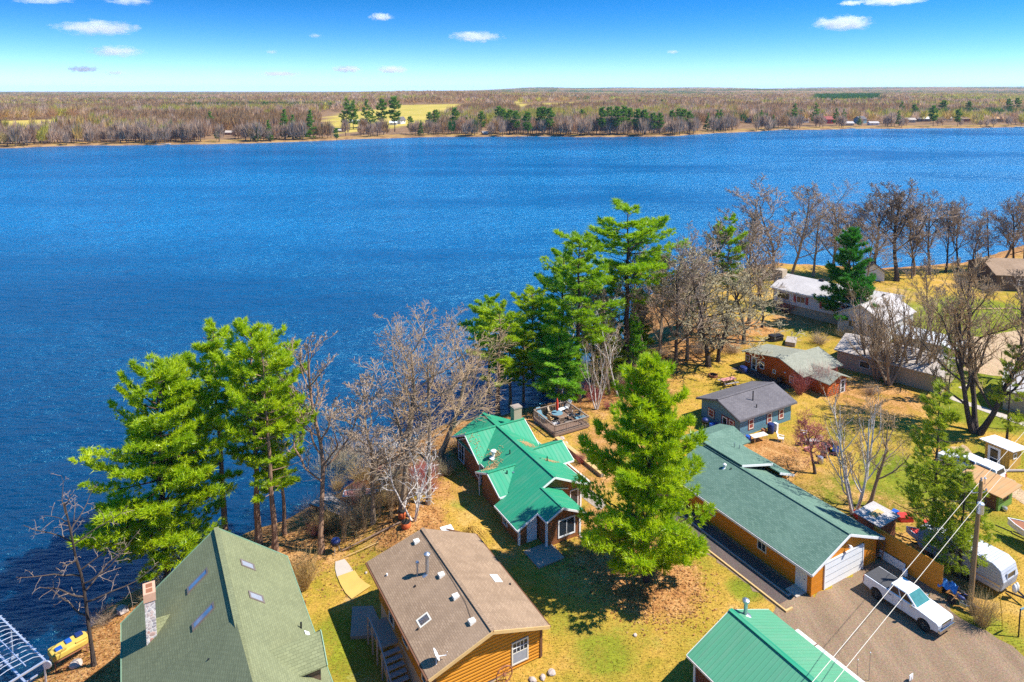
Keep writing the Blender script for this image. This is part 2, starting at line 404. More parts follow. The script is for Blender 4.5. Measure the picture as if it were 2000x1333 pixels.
nm = nt.nodes.new('ShaderNodeVectorMath'); nm.operation = 'NORMALIZE'
hs = nt.nodes.new('ShaderNodeHueSaturation'); hs.inputs['Saturation'].default_value = 1.42; hs.inputs['Hue'].default_value = .493
tn = nt.nodes.new('ShaderNodeVectorMath'); tn.operation = 'MULTIPLY'; tn.inputs[1].default_value = (1.03, .90, 1.0)
sky.sky_type = 'NISHITA'; sky.sun_disc = False; sky.sun_elevation = SUN_EL; sky.sun_rotation = math.pi/2 - SUN_AZ
sky.air_density = 1.0; sky.dust_density = .0; sky.ozone_density = 2.0; sky.altitude = 1200
for a, b in ((mp.outputs[0], ad.inputs[0]), (ad.outputs[0], nm.inputs[0]), (nm.outputs[0], sky.inputs[0]),
             (sky.outputs[0], hs.inputs['Color']), (hs.outputs[0], tn.inputs[0]), (tn.outputs[0], bg.inputs[0]), (bg.outputs[0], out.inputs[0])):
    nt.links.new(a, b)
bg.inputs[1].default_value = .11
scene.view_settings.view_transform = 'Standard'; scene.view_settings.look = 'None'
scene.view_settings.exposure = 1.25; scene.view_settings.gamma = 1
scene.cycles.use_denoising = False
scene.cycles.max_bounces = 6; scene.cycles.transparent_max_bounces = 8; scene.cycles.volume_bounces = 6
scene.cycles.caustics_reflective = False; scene.cycles.caustics_refractive = False
scene.cycles.volume_max_steps = 64
scene.cycles.sample_clamp_direct = 1.3; scene.cycles.sample_clamp_indirect = 1.5

# ------------------------------------------------------------------ near ground
def steps(*segs):
    o = []
    for a, b, s in segs: o += list(np.arange(a, b, s))
    return np.array(o)
gx = steps((-70,-46,3),(-46,112,.65),(112,420,7)); gy = steps((-60,26,6),(26,130,.65),(130,215,2),(215,340,6))
XX, YY = np.meshgrid(gx, gy); DD = sdist(XX, YY); ZZ = hgt(XX, YY)
cover = np.zeros(XX.shape + (3,))
def blob(ch, px, py, r, k=1.0, sx=1.0):
    x, y, z = at(px, py)
    cover[..., ch] = np.maximum(cover[..., ch], k*np.clip(1.6 - np.hypot((XX-x)/sx, YY-y)/r*1.2, 0, 1))
cover[..., 0] = np.clip(1.35 - DD/15, 0, 1)*.9*np.clip(DD*2, 0, 1)          # leaf litter on the bank
for a in [(1215,1085,5,.8),(1270,1130,5,.85),(1150,930,4,.6),(1370,650,9,1),(1290,690,8,.9),(1500,890,6,.7),(1560,930,5,.5),(1640,960,6,.45),(1720,1010,7,.5),
          (1560,625,6,.7),(1700,770,9,.6),(640,1080,5,.35),(1240,1110,4,.8),(800,1020,4,.9),(900,960,2.5,.5),(1120,945,3,.7),(1160,1010,3,.6),(860,960,2.5,.6),(990,1090,2,.5),(1180,860,5,.6),(1140,700,8,.8),(1470,640,6,.7),(1800,1120,5,.8)]: blob(0, *a)
for a in [(1700,975,4.5,.8),(1780,930,6,.75),(1830,640,15,1),(1925,610,10,1),(1930,800,7,.95),(1890,740,6,1),(1870,690,5,.8),(690,1285,3.2,.6),(1460,1150,2,.7),(1650,960,4,.8),
          (1600,960,3,.6),(1180,1275,3,.6),(1110,1215,2.5,.5),(1240,1240,2.5,.45),(1330,1250,3,.4),(660,1230,2.5,.6),(1560,1000,4,.5),(1620,980,4,.6),(1480,700,4,.4),(1520,868,3,.5),(1340,720,3,.4),(1430,690,4,.35),(1920,1240,4,.6),(1960,890,5,.55),(1985,1040,4,.6),(1750,850,5,.45),(1560,650,4,.5),(900,985,1.6,.5),(690,1045,2,.4),
          (1960,555,8,.75),(1870,575,5,.4)]: blob(1, *a)
rb = random.Random(11)
for _ in range(46):
    blob(rb.choice((0,0,1,1,2)), rb.uniform(560,1980), rb.uniform(690,1330), rb.uniform(.8,3.2), rb.uniform(.28,.55), rb.uniform(.6,1.8))
for a in [(1800,600,14,.35),(1760,575,10,.4),(1900,560,9,.4),(1500,1300,5,.25),(1880,680,6,.9),(1840,690,5,.9)]: blob(2, *a)
s = N('lawn'); co = s.n('TexCoord').outputs['Object']; cv = s.n('SeparateColor', {0: s.n('Attribute', attribute_name='cover').outputs['Color']}).outputs
big = s.noise(co, .11, 5, .6); mid = s.noise(co, .6, 5, .65); fin = s.noise(co, 4.5, 5, .75); fin2 = s.noise(s.n('Mapping', {'Vector': co, 'Rotation': (0,0,.6), 'Scale': (1, 3.2, 1)}).outputs[0], 3.0, 4, .7)
base = s.ramp(s.math('ADD', s.math('MULTIPLY', big, .55), s.math('MULTIPLY', mid, .45)), [(.36, (.22,.215,.022)), (.46, (.36,.26,.04)), (.55, (.45,.285,.06)), (.68, (.52,.36,.13))])
grn = s.ramp(mid, [(.3, (.085,.15,.012)), (.7, (.24,.27,.022))])
lit = s.ramp(s.math('ADD', s.math('MULTIPLY', mid, .5), s.math('MULTIPLY', fin, .5)), [(.36, (.12,.055,.03)), (.48, (.38,.185,.065)), (.6, (.53,.32,.14))])
dirt = s.ramp(mid, [(.3, (.33,.24,.16)), (.7, (.50,.38,.26))])
def brk(ch, lo=.35, w=.3):
    return s.n('MapRange', {0: s.math('ADD', ch, s.math('MULTIPLY', s.math('SUBTRACT', s.math('ADD', s.math('MULTIPLY', mid, .6), s.math('MULTIPLY', fin, .4)), .5), 1.3)), 1: lo, 2: lo+w}).outputs[0]
c = s.mix(s.math('MULTIPLY', brk(cv[1]), .92), base, grn); c = s.mix(brk(cv[0]), c, lit); c = s.mix(s.math('MULTIPLY', brk(cv[2]), .8), c, dirt)
c = s.mix(.48, c, s.ramp(fin2, [(.38, (.22,.20,.17)), (.58, (1,1,1))]), 'MULTIPLY'); c = s.mix(.38, c, s.ramp(fin, [(.36, (.55,.52,.5)), (.62, (1.0,1.0,1.0))]), 'MULTIPLY')
c = s.mix(1.0, c, (1.32,1.26,1.15), 'MULTIPLY')
s.pbr(c, .95, s.bump(s.math('ADD', fin, fin2), .7, .12), 0, .1); M['lawn'] = s.m
g = link('ground', gridmesh('ground', XX, YY, ZZ, s.m, cover, (DD[:-1,:-1] > -30))); tag(g, kind='structure')

# gravel drive, tracks, walks: thin sheets above the ground
def inpoly(x, y, poly):
    ins = np.zeros(np.shape(x), bool); j = len(poly)-1
    for i in range(len(poly)):
        xi, yi = poly[i]; xj, yj = poly[j]
        if yi != yj: ins ^= ((yi > y) != (yj > y)) & (x < (xj-xi)*(y-yi)/(yj-yi) + xi)
        j = i
    return ins
def sheet(name, pts, mat, z=.012, jit=.15, step=.7, seed=1, th=.0):
    rr = random.Random(seed); out = []
    for i in range(len(pts)):
        a = Vector(pts[i]); b = Vector(pts[(i+1) % len(pts)]); n = max(1, int((b-a).length/step))
        for k in range(n):
            p = a.lerp(b, k/n); out.append((p.x + rr.uniform(-jit, jit), p.y + rr.uniform(-jit, jit)))
    m = MB()
    if th: m.prism(out, 'z', -.15, z)
    else: m.add([(x, y, z) for x, y in out], [tuple(range(len(out)))])
    o = m.build(name, mat); return tag(o, kind='structure')
def gravel(name, a, b, tracks=True):
    s = N(name); co = s.n('TexCoord').outputs['Object']
    f = s.noise(co, .35, 5, .6); g1 = s.noise(co, 9, 4, .8); g2 = s.n('TexVoronoi', {'Vector': co, 'Scale': 14}).outputs['Color']
    tr = s.noise(s.n('Mapping', {'Vector': co, 'Rotation': (0, 0, R(62)), 'Scale': (1.1, .08, 1)}).outputs[0], .8, 3)
    c = s.mix(f, a, b); c = s.mix(s.math('MULTIPLY', s.ramp(tr, [(.5, (0,0,0)), (.7, (1,1,1))]), .5), c, c3(b, 1.22))
    c = s.mix(.75, c, s.ramp(g1, [(.3, (.42,.42,.42)), (.65, (1.2,1.2,1.2))]), 'MULTIPLY'); c = s.mix(.12, c, g2, 'OVERLAY')
    return s.pbr(c, .95, s.bump(g1, .8, .06), 0, .1)
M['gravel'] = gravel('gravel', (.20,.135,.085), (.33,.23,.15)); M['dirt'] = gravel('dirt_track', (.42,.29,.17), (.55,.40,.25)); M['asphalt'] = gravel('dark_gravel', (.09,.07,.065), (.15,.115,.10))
GRP = [G(*p) for p in [(1521,1190),(1384,1083),(1345,1052),(1395,1025),(1590,1166),(1703,1097),(1730,1085),(1838,1160),(1870,1205),(1930,1232),(1975,1262),(2060,1325),(2100,1500),(1500,1500),(1440,1290)]]
sheet('gravel_drive', GRP, M['gravel'], .012, .22, .6)
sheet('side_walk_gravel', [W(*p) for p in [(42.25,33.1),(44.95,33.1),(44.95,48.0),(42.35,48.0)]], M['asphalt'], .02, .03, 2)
sheet('dirt_track', [G(*p) for p in [(1860,875),(1880,868),(2040,985),(2060,1005),(2040,1018),(1965,965)]], M['dirt'], .012, .3, .8)
sheet('dirt_track', [G(*p) for p in [(1820,690),(1850,668),(2020,640),(2040,690),(1960,735),(1880,725)]], M['dirt'], .012, .4, 1.5)
sheet('pavement', [G(*p) for p in [(1855,780),(1858,774),(1980,816),(2050,840),(2050,850),(1975,824)]], M['concrete'], .03, .04, 3)
sheet('pavement', [G(*p) for p in [(1872,757),(1900,748),(1902,752),(1880,762)]], M['concrete'], .03, .05, 3)
sheet('garden_path', [G(*p) for p in [(1128,960),(1150,952),(1185,985),(1172,998),(1140,975)]], M['conc_dk'], .02, .1, .8)

def strip(name, pts, wid, mat, z=.05):
    m = MB(); L_, R_ = [], []
    for i, p in enumerate(pts):
        a = Vector(pts[max(0, i-1)][:2]); b_ = Vector(pts[min(len(pts)-1, i+1)][:2]); d = (b_-a).normalized(); n = Vector((-d.y, d.x))*wid[i]/2
        for S_, k in ((L_, 1), (R_, -1)): q = Vector(p[:2]) + n*k; S_.append((q.x, q.y, H(q.x, q.y) + z))
    n = len(pts); m.add(L_ + R_, [(i, i+1, n+i+1, n+i) for i in range(n-1)]); return tag(m.build(name, mat), kind='structure')
strip('garden_path', [at(*p) for p in [(664,1096),(668,1108),(674,1122),(682,1136)]], [.8,1.2,1.4,1.5], M['concrete'], .07)
strip('garden_path', [at(*p) for p in [(676,1122),(683,1136),(694,1150),(706,1160)]], [1.5,1.6,1.8,1.9], M['pathc'], .09)
# ------------------------------------------------------------------ lake
s = N('lake_water'); co = s.n('TexCoord').outputs['Object']
gust = s.noise(s.n('Mapping', {'Vector': co, 'Rotation': (0,0,.25), 'Scale': (.35, 1, 1)}).outputs[0], .012, 4, .6)
m1 = s.n('Mapping', {'Vector': co, 'Rotation': (0, 0, R(-24)), 'Scale': (.55, 1.7, 1)}).outputs[0]
w1 = s.noise(m1, .26, 3, .55); w2 = s.noise(m1, .95, 4, .6); w3 = s.noise(m1, .07, 2, .5)
hh = s.math('ADD', s.math('MULTIPLY', w1, 1.0), s.math('ADD', s.math('MULTIPLY', w2, .50), s.math('MULTIPLY', w3, 1.4)))
st = s.n('MapRange', {0: gust, 1: .35, 2: .65, 3: .55, 4: 1.0}).outputs[0]
bp = s.n('Bump', {'Height': hh, 'Strength': st, 'Distance': 3.2})
dcol = s.mix(s.ramp(gust, [(.35, (0,0,0)), (.65, (1,1,1))]), (.0003,.082,.22), (.0003,.175,.42))
# dark near, blue far: falloff of the sky reflection painted into the base colour
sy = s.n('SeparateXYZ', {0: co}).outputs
reflect_fade = s.n('MapRange', {0: s.math('ADD', s.math('MULTIPLY', sy[0], .25), s.math('ADD', sy[1], s.math('MULTIPLY', gust, 60.0))), 1: 55, 2: 215}).outputs[0]
dcol = s.mix(reflect_fade, (.0008,.020,.06), dcol)
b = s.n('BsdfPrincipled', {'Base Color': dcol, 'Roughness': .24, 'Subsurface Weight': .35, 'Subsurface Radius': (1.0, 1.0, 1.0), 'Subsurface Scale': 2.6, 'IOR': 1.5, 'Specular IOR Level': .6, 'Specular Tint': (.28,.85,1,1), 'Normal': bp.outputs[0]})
b.subsurface_method = 'BURLEY'
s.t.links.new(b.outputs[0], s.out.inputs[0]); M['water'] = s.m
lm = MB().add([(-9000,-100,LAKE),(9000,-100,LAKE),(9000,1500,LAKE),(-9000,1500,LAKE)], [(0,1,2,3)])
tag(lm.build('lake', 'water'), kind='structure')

# ------------------------------------------------------------------ far shore
FS = np.array([G(*p, LAKE) for p in [(-600,300),(-250,296),(0,290),(60,288),(140,286),(250,284),(400,283),(520,279),(640,276),(700,272),(820,269),(1000,267),(1120,268),(1280,268),(1350,264),(1440,259),(1520,255),(1700,252),(1860,251),(2000,249),(2300,247),(2700,246)]])
def fshore(x): return np.interp(x, FS[:,0], FS[:,1]) + 3*np.sin(np.asarray(x)*.07) + 2*np.sin(np.asarray(x)*.19)
def sm(t): t = np.clip(t, 0, 1); return t*t*(3-2*t)
def zfar(x, y):
    ds = y - fshore(x); az = x/np.maximum(y, 1)
    z = -6 + 3.4*sm((ds+8)/16) + 7.0*sm((ds-15)/350)
    z = z + 15*np.exp(-((az+.10)/.20)**2)*sm((y-1150)/900) * (1 - sm((y-2600)/1500))
    z = z + 6*np.exp(-((az-.55)/.25)**2)*sm((y-1300)/900)
    far = sm((y-3800)/3500)
    ridge = 36 + 9*np.sin(x*.0013+1) + 6*np.sin(x*.0031+2) + 4*np.sin(x*.0071)
    z = z + far*np.where(az > -.08, ridge*sm((az+.12)/.2), -6)
    return z + 1.2*np.sin(x*.011)*np.sin(y*.013)*sm((ds-40)/200)
fx = steps((-9000,-1300,250),(-1300,1300,16),(1300,9001,250)); fy = steps((0,60,3),(60,600,18),(600,2600,80),(2600,12500,300))
FX, T = np.meshgrid(fx, fy); FY = fshore(FX) - 14 + T; FZ = zfar(FX, FY)
PXx = 1000 + F_PX*FX/(FY*_c + 36*_s); PYy = HOR + F_PX*(CAM_H - FZ)/FY*.985
fields = [[(640,262),(640,226),(742,212),(770,205),(900,203),(935,212),(870,236),(800,245)],[(-50,268),(-50,238),(60,234),(165,231),(172,246),(100,262)],[(1000,224),(1000,204),(1195,196),(1200,206),(1085,220)],[(1945,222),(1960,208),(2060,204),(2060,224)],[(560,214),(605,206),(612,212)],[(990,206),(1010,198),(1030,200)]]
fm = np.zeros(FX.shape, bool)
for p in fields: fm |= inpoly(PXx, PYy, p)
cov = np.zeros(FX.shape + (3,)); ds = FY - fshore(FX)
cov[...,0] = fm; cov[...,1] = np.where((ds > 0) & (ds < 40), 1 - np.abs(ds-18)/22, 0).clip(0, 1); cov[...,2] = np.clip(1 - np.abs(ds-1)/5, 0, 1)
s = N('far_ground'); co = s.n('TexCoord').outputs['Object']; cv = s.n('SeparateColor', {0: s.n('Attribute', attribute_name='cover').outputs['Color']}).outputs
f = s.noise(co, .02, 5, .65); f2 = s.noise(co, .12, 4, .7)
rows = s.math('FRACT', s.math('MULTIPLY', s.n('SeparateXYZ', {0: s.n('Mapping', {'Vector': co, 'Rotation': (0,0,.9)}).outputs[0]}).outputs[0], .045))
c = s.ramp(f2, [(.3, (.14,.085,.05)), (.7, (.30,.185,.10))])
c = s.mix(s.math('MULTIPLY', cv[1], .8), c, s.ramp(f2, [(.35, (.22,.12,.05)), (.5, (.42,.25,.08)), (.62, (.38,.29,.04)), (.75, (.18,.22,.02))]))
fld = s.ramp(f, [(.35, (.36,.30,.05)), (.6, (.50,.37,.09))]); fld = s.mix(s.math('MULTIPLY', rows, .3), fld, (.30,.27,.05))
c = s.mix(cv[0], c, fld); c = s.mix(s.math('MULTIPLY', cv[2], s.math('GREATER_THAN', f2, .5)), c, (.36,.22,.10))
s.pbr(c, .95, None, 0, .05)
tag(link('far_shore_ground', gridmesh('far_shore_ground', FX, FY, FZ, s.m, cov)), kind='structure')

# woods on the far side: one mass nobody could count
def slivers(cx, cy, cz, hgt_, rad, n, col, seed, wide=.045):
    """bare crowns as fans of slim upright slivers; arrays over trees"""
    r = np.random.default_rng(seed); m = len(cx)
    a = r.uniform(0, 2*np.pi, (m, n)); q = np.sqrt(r.uniform(0, 1, (m, n))); t = r.uniform(.25, 1, (m, n))
    prof = np.sqrt(np.clip(1 - ((t-.55)/.5)**2, .05, 1))
    bx = cx[:,None] + np.cos(a)*q*rad[:,None]*prof*.55; by = cy[:,None] + np.sin(a)*q*rad[:,None]*prof*.55; bz = cz[:,None] + hgt_[:,None]*(t*.62)
    tx = cx[:,None] + np.cos(a)*q*rad[:,None]*prof*1.0 + r.normal(0,.06,(m,n))*rad[:,None]; ty = cy[:,None] + np.sin(a)*q*rad[:,None]*prof*1.0; tz = bz + hgt_[:,None]*r.uniform(.2,.4,(m,n))
    w = wide*hgt_[:,None]*r.uniform(.5, 1.4, (m, n)); b = r.uniform(0, np.pi, (m, n)); wx, wy = np.cos(b)*w, np.sin(b)*w*.6
    V = np.stack([np.stack([bx-wx, by-wy, bz], -1), np.stack([bx+wx, by+wy, bz], -1), np.stack([tx, ty, tz], -1)], 2)
    C = np.repeat((col[:,None,:] * r.uniform(.65, 1.3, (m, n, 1)))[:,:,None,:], 3, 2)
    return V.reshape(-1,3), C.reshape(-1,3)
PAL = np.array([(.42,.25,.11),(.50,.315,.145),(.54,.33,.185),(.68,.49,.33),(.62,.44,.15),(.55,.50,.09),(.06,.18,.03)])
def lowf(x, y, k): return np.sin(x*k+1.7*np.sin(y*k*.8))*.5 + np.sin(y*k*1.3+1.1*np.sin(x*k*.6+2))*.5
pts = []
D = 500.0
while D < 9500:
    sp = max(6.2, D/92); xs = np.arange(-.82*D-60, .82*D+60, sp)
    pts.append(np.stack([xs + rng.uniform(-.5,.5,len(xs))*sp, np.full(len(xs), D) + rng.uniform(-.5,.5,len(xs))*sp, np.full(len(xs), sp)], 1)); D += sp*.95
pts = np.concatenate(pts); x, y, sp = pts.T; dss = y - fshore(x); z = zfar(x, y)
px_ = 1000 + F_PX*x/(y*_c + 36*_s); py_ = HOR + F_PX*(CAM_H - z)/y*.985
ok = dss > 5
for p in fields: ok &= ~inpoly(px_, py_, p)
ok &= ~((dss < 60) & (px_ > 1440) & (rng.random(len(x)) < .6)) & ~((dss < 50) & (px_ < 900) & (rng.random(len(x)) < .45)) & ~((dss < 30) & (rng.random(len(x)) < .35))
ok &= ~((py_ > 218) & (px_ > 620) & (px_ < 840) & (dss > 45)) & ~((px_ < 190) & (py_ > 232) & (dss < 260) & (rng.random(len(x)) < .7))
for q_ in [412, 423, 425, 478, 502, 525, 556, 572, 588, 606, 657, 678, 690, 717, 728, 746, 771, 801, 822, 839, 851, 889, 910, 941, 975, 982, 996, 1008, 1030, 1053, 1062, 1073, 1136, 1176, 1190, 1204, 1218, 1230, 1246, 1249, 1258, 1275, 1287, 1288, 1293, 1312, 1325, 1335, 1346, 1382, 1400, 1408, 1486, 1496, 1510, 1551, 1593, 1633, 1648, 1678, 1754, 1760, 1785, 1822, 1842, 1870, 1892, 1968, 1985]: ok &= ~((np.abs(px_ - q_) < 6) & (dss < 75))
for q_ in [790, 768, 692, 948, 664, 447, 1375, 1445, 1462, 1572, 1615, 1690, 1658, 1708, 1780, 1805, 1850, 1885, 1945]: ok &= ~((np.abs(px_ - q_) < 15) & (dss < 95))
x, y, sp, z, px_, py_ = (a[ok] for a in (x, y, sp, z, px_, py_))
k = lowf(x, y, .013) + rng.normal(0, .45, len(x)); idx = np.digitize(k, [-.75, -.25, .15, .5, .8]) 
ever = ((px_ > 1590) & (px_ < 1720) & (py_ < 203) & (py_ > 188)) | (((lowf(x+900, y, .006) > .80) & (rng.random(len(x)) < .5)) & (y > 900)) | ((y > 3400) & (lowf(x, y+500, .0028) > .0) & (rng.random(len(x)) < .7))
ever |= (y - fshore(x) < 160) & (px_ > 860) & (px_ < 1760) & (rng.random(len(x)) < .07); idx = np.where(ever, 6, idx); lim = (px_ > 1780) & (py_ < 205) & (py_ > 190) & (rng.random(len(x)) < .5); idx = np.where(lim, 5, idx)
col = PAL[idx]; hh = np.where(ever, 17, rng.uniform(13, 20.0, len(x))); rad = np.maximum(sp*.72, 4.6)
near = y < 1050
V1, C1 = slivers(x[near], y[near], z[near], hh[near], rad[near]*1.1, 100, col[near], 3, .024)
V2, C2 = slivers(x[~near], y[~near], z[~near], hh[~near], rad[~near], 36, col[~near], 4, .055)
M['woods'] = vcol('woods_bark', trans=.45)
o = link('far_woods', npmesh('far_woods', np.concatenate([V1, V2]), 3, [M['woods']], np.concatenate([C1, C2]))); tag(o, 'brown and mauve leafless woods covering the land beyond the far shore', 'woods', kind='stuff')

# ------------------------------------------------------------------ clouds and haze
s = N('cloud_volume'); co = s.n('TexCoord').outputs['Object']
ln = s.n('VectorMath', {0: co}, operation='LENGTH').outputs['Value']
nz = s.noise(s.n('Mapping', {'Vector': s.n('VectorMath', {0: co, 1: s.n('ObjectInfo').outputs['Location']}, operation='ADD').outputs[0], 'Scale': (1.6, 1, .8)}).outputs[0], 2.4, 6, .65)
d = s.math('SUBTRACT', s.math('ADD', s.math('SUBTRACT', 1.0, ln), s.math('MULTIPLY', s.math('SUBTRACT', nz, .5), 2.6)), .22)
dn = s.math('MULTIPLY', s.math('MAXIMUM', d, 0.0), s.n('Attribute', attribute_name='thick', attribute_type='OBJECT').outputs['Fac'])
v = s.n('VolumePrincipled', {'Color': (.93,.98,1,1), 'Density': dn, 'Anisotropy': .2, 'Emission Strength': 0.0})
s.t.links.new(v.outputs[0], s.out.inputs['Volume']); s.m.cycles.volume_step_rate = 1.0
CL = [(202,57,150,26,.022,'long white cloud high over the left end of the lake'),(235,102,100,20,.02,'flat-bottomed white cloud below the long one at left'),(168,136,60,12,.010,'small faint cloud low over the left far shore'),(232,143,46,10,.006,'fainter wisp of cloud right of the small low one at left'),
      (95,3,120,14,.018,'thin cloud cut by the top edge at far left'),(262,5,90,16,.016,'cloud at the top edge right of the far-left one'),(748,36,44,14,.010,'small round cloud high left of the middle'),(931,74,98,20,.024,'bright white cloud standing alone near the middle of the sky'),
      (680,136,62,12,.010,'low faint cloud left of another over the middle far woods'),(768,137,62,14,.009,'low faint cloud right of its twin over the middle far woods'),(548,145,90,10,.006,'thin faint streak of cloud just above the far woods'),
      (1639,48,112,26,.03,'bright lens-shaped white cloud high at right'),(1730,4,130,18,.026,'bright cloud cut by the top edge at right'),(1650,10,42,10,.010,'small cloud scrap beside the top-edge cloud at right'),(1311,103,26,7,.007,'tiny faint cloud alone right of the middle'),(535,103,26,7,.005,'tiny wisp of cloud left of the middle'),(620,72,26,8,.005,'tiny pale wisp between the left clouds and the middle')]
ico = bmesh.new(); bmesh.ops.create_icosphere(ico, subdivisions=3, radius=1.0)
for i, (cx_, cy_, w_, h_, th, lab) in enumerate(CL):
    me = bpy.data.meshes.new('cloud'); 
    bm = ico.copy()
    for vv in bm.verts: vv.co *= 1.0 + .22*mnoise.noise(vv.co*1.7 + Vector((i*7.3, 0, 0)))
    bm.to_mesh(me); bm.free(); me.materials.append(M.get('cl') or MATS['cloud_volume'])
    Dc = 9000.0; o = bpy.data.objects.new('cloud', me); COL.objects.link(o)
    o.location = ((cx_-1000)/F_PX*Dc, Dc, CAM_H + (HOR - cy_)/F_PX*Dc); o.scale = (w_*.60/F_PX*Dc, w_*.4/F_PX*Dc, h_*.66/F_PX*Dc); o['thick'] = th*(.55 if th > .012 else 3.2)
    tag(o, lab, 'cloud', 'small white clouds in the sky')
ico.free()
HAZE = True
if HAZE:
    s = N('haze_air'); v = s.n('VolumePrincipled', {'Color': (.55,.72,1.0,1), 'Density': 4.6e-5, 'Anisotropy': .0})
    s.t.links.new(v.outputs[0], s.out.inputs['Volume']); s.m.cycles.homogeneous_volume = True
    o = MB().box(-16000, 16000, -400, 13500, -11, 100).build('haze', s.m); tag(o, kind='stuff')
# ------------------------------------------------------------------ trees
class Limbs:
    def __init__(s): s.q = []
    def add(s, pts, rad, n):
        pts = np.asarray(pts, float); rad = np.asarray(rad, float); d = pts[-1] - pts[0]; d = d/(np.linalg.norm(d)+1e-9)
        up = np.array([0,0,1.0]) if abs(d[2]) < .9 else np.array([1.0,0,0])
        a = np.cross(d, up); a /= np.linalg.norm(a); b = np.cross(a, d)
        th = 2*np.pi*np.arange(n)/n; ring = np.cos(th)[:,None]*a + np.sin(th)[:,None]*b
        v = pts[:,None,:] + ring[None]*rad[:,None,None]; w = np.roll(v, -1, 1)
        s.q.append(np.stack([v[:-1], v[1:], w[1:], w[:-1]], 2).reshape(-1, 3))
    def mesh(s, name, mat): return npmesh(name, np.concatenate(s.q) if s.q else np.zeros((0,3)), 4, [M[mat]])
def rot_about(d, ang, az):
    d = d/np.linalg.norm(d); up = np.array([0,0,1.0]) if abs(d[2]) < .95 else np.array([1.0,0,0])
    a = np.cross(d, up); a /= np.linalg.norm(a); b = np.cross(a, d)
    return d*math.cos(ang) + (a*math.cos(az) + b*math.sin(az))*math.sin(ang)
def bare(seed, Ht, lean=(0,0), fork=.35, ang=(.55,1.0), counts=(9,6,6,4), up=.12, curl=.16, r0=.0135, leaders=1, droop=0.0, clear=.25, lenk=.42, twig=.013, mats=('bark_grey','twig')):
    r = random.Random(seed); T, C = Limbs(), Limbs()
    def grow(p, d, L, rad, lev):
        n = (9, 7, 5, 4, 2)[lev]; pts = [p.copy()]; st = L/n
        for i in range(n):
            w = np.array([r.gauss(0,1), r.gauss(0,1), r.gauss(0,.6)])*curl*(.35 if lev == 0 else 1)
            d = d + w + np.array([0,0,(up if lev < 3 else up*.6 - droop)]); d /= np.linalg.norm(d); pts.append(pts[-1] + d*st)
        tip = .35 if lev == 0 else .3
        rr = [max(twig, rad*(1 - (1-tip)*i/n)) for i in range(n+1)]
        if lev == 0: rr[0] *= 1.45; rr[1] *= 1.08
        (T if lev < 2 else C).add(pts, rr, (8, 6, 4, 3, 3)[lev])
        if lev >= len(counts): return
        k = counts[lev]; t0 = clear if lev == 0 else .18
        for j in range(k):
            t = t0 + (1 - t0)*(j + r.random())/k; i = min(n-1, int(t*n)); f = t*n - i
            q = pts[i]*(1-f) + pts[i+1]*f; dd = pts[i+1] - pts[i]
            az = j*2.4 + r.uniform(-.6, .6); an = r.uniform(*ang)*(1.0 if lev else (1.15 - .35*t))
            ll = L*lenk*r.uniform(.7, 1.25)*((1.25 - .6*t) if lev == 0 else (1.15 - .5*t)); 
            if lev == 0: ll = max(ll, Ht*.12)
            grow(q, rot_about(dd, an, az), ll, max(twig, rr[i]*(.62 if lev == 0 else .55)), lev+1)
    for k in range(leaders):
        a = k*2*math.pi/leaders + r.random(); ld = (0 if leaders == 1 else r.uniform(.22, .42))
        d = np.array([math.cos(a)*ld + lean[0], math.sin(a)*ld + lean[1], 1.0]); 
        grow(np.array([math.cos(a)*.12, math.sin(a)*.12, -.3])*(leaders > 1) + np.array([0,0,-.3])*(leaders == 1), d/np.linalg.norm(d), Ht*r.uniform(.82, 1.0), Ht*r0*(1 if leaders == 1 else .72), 0)
    return T.mesh('trunk', mats[0]), C.mesh('crown', mats[1])
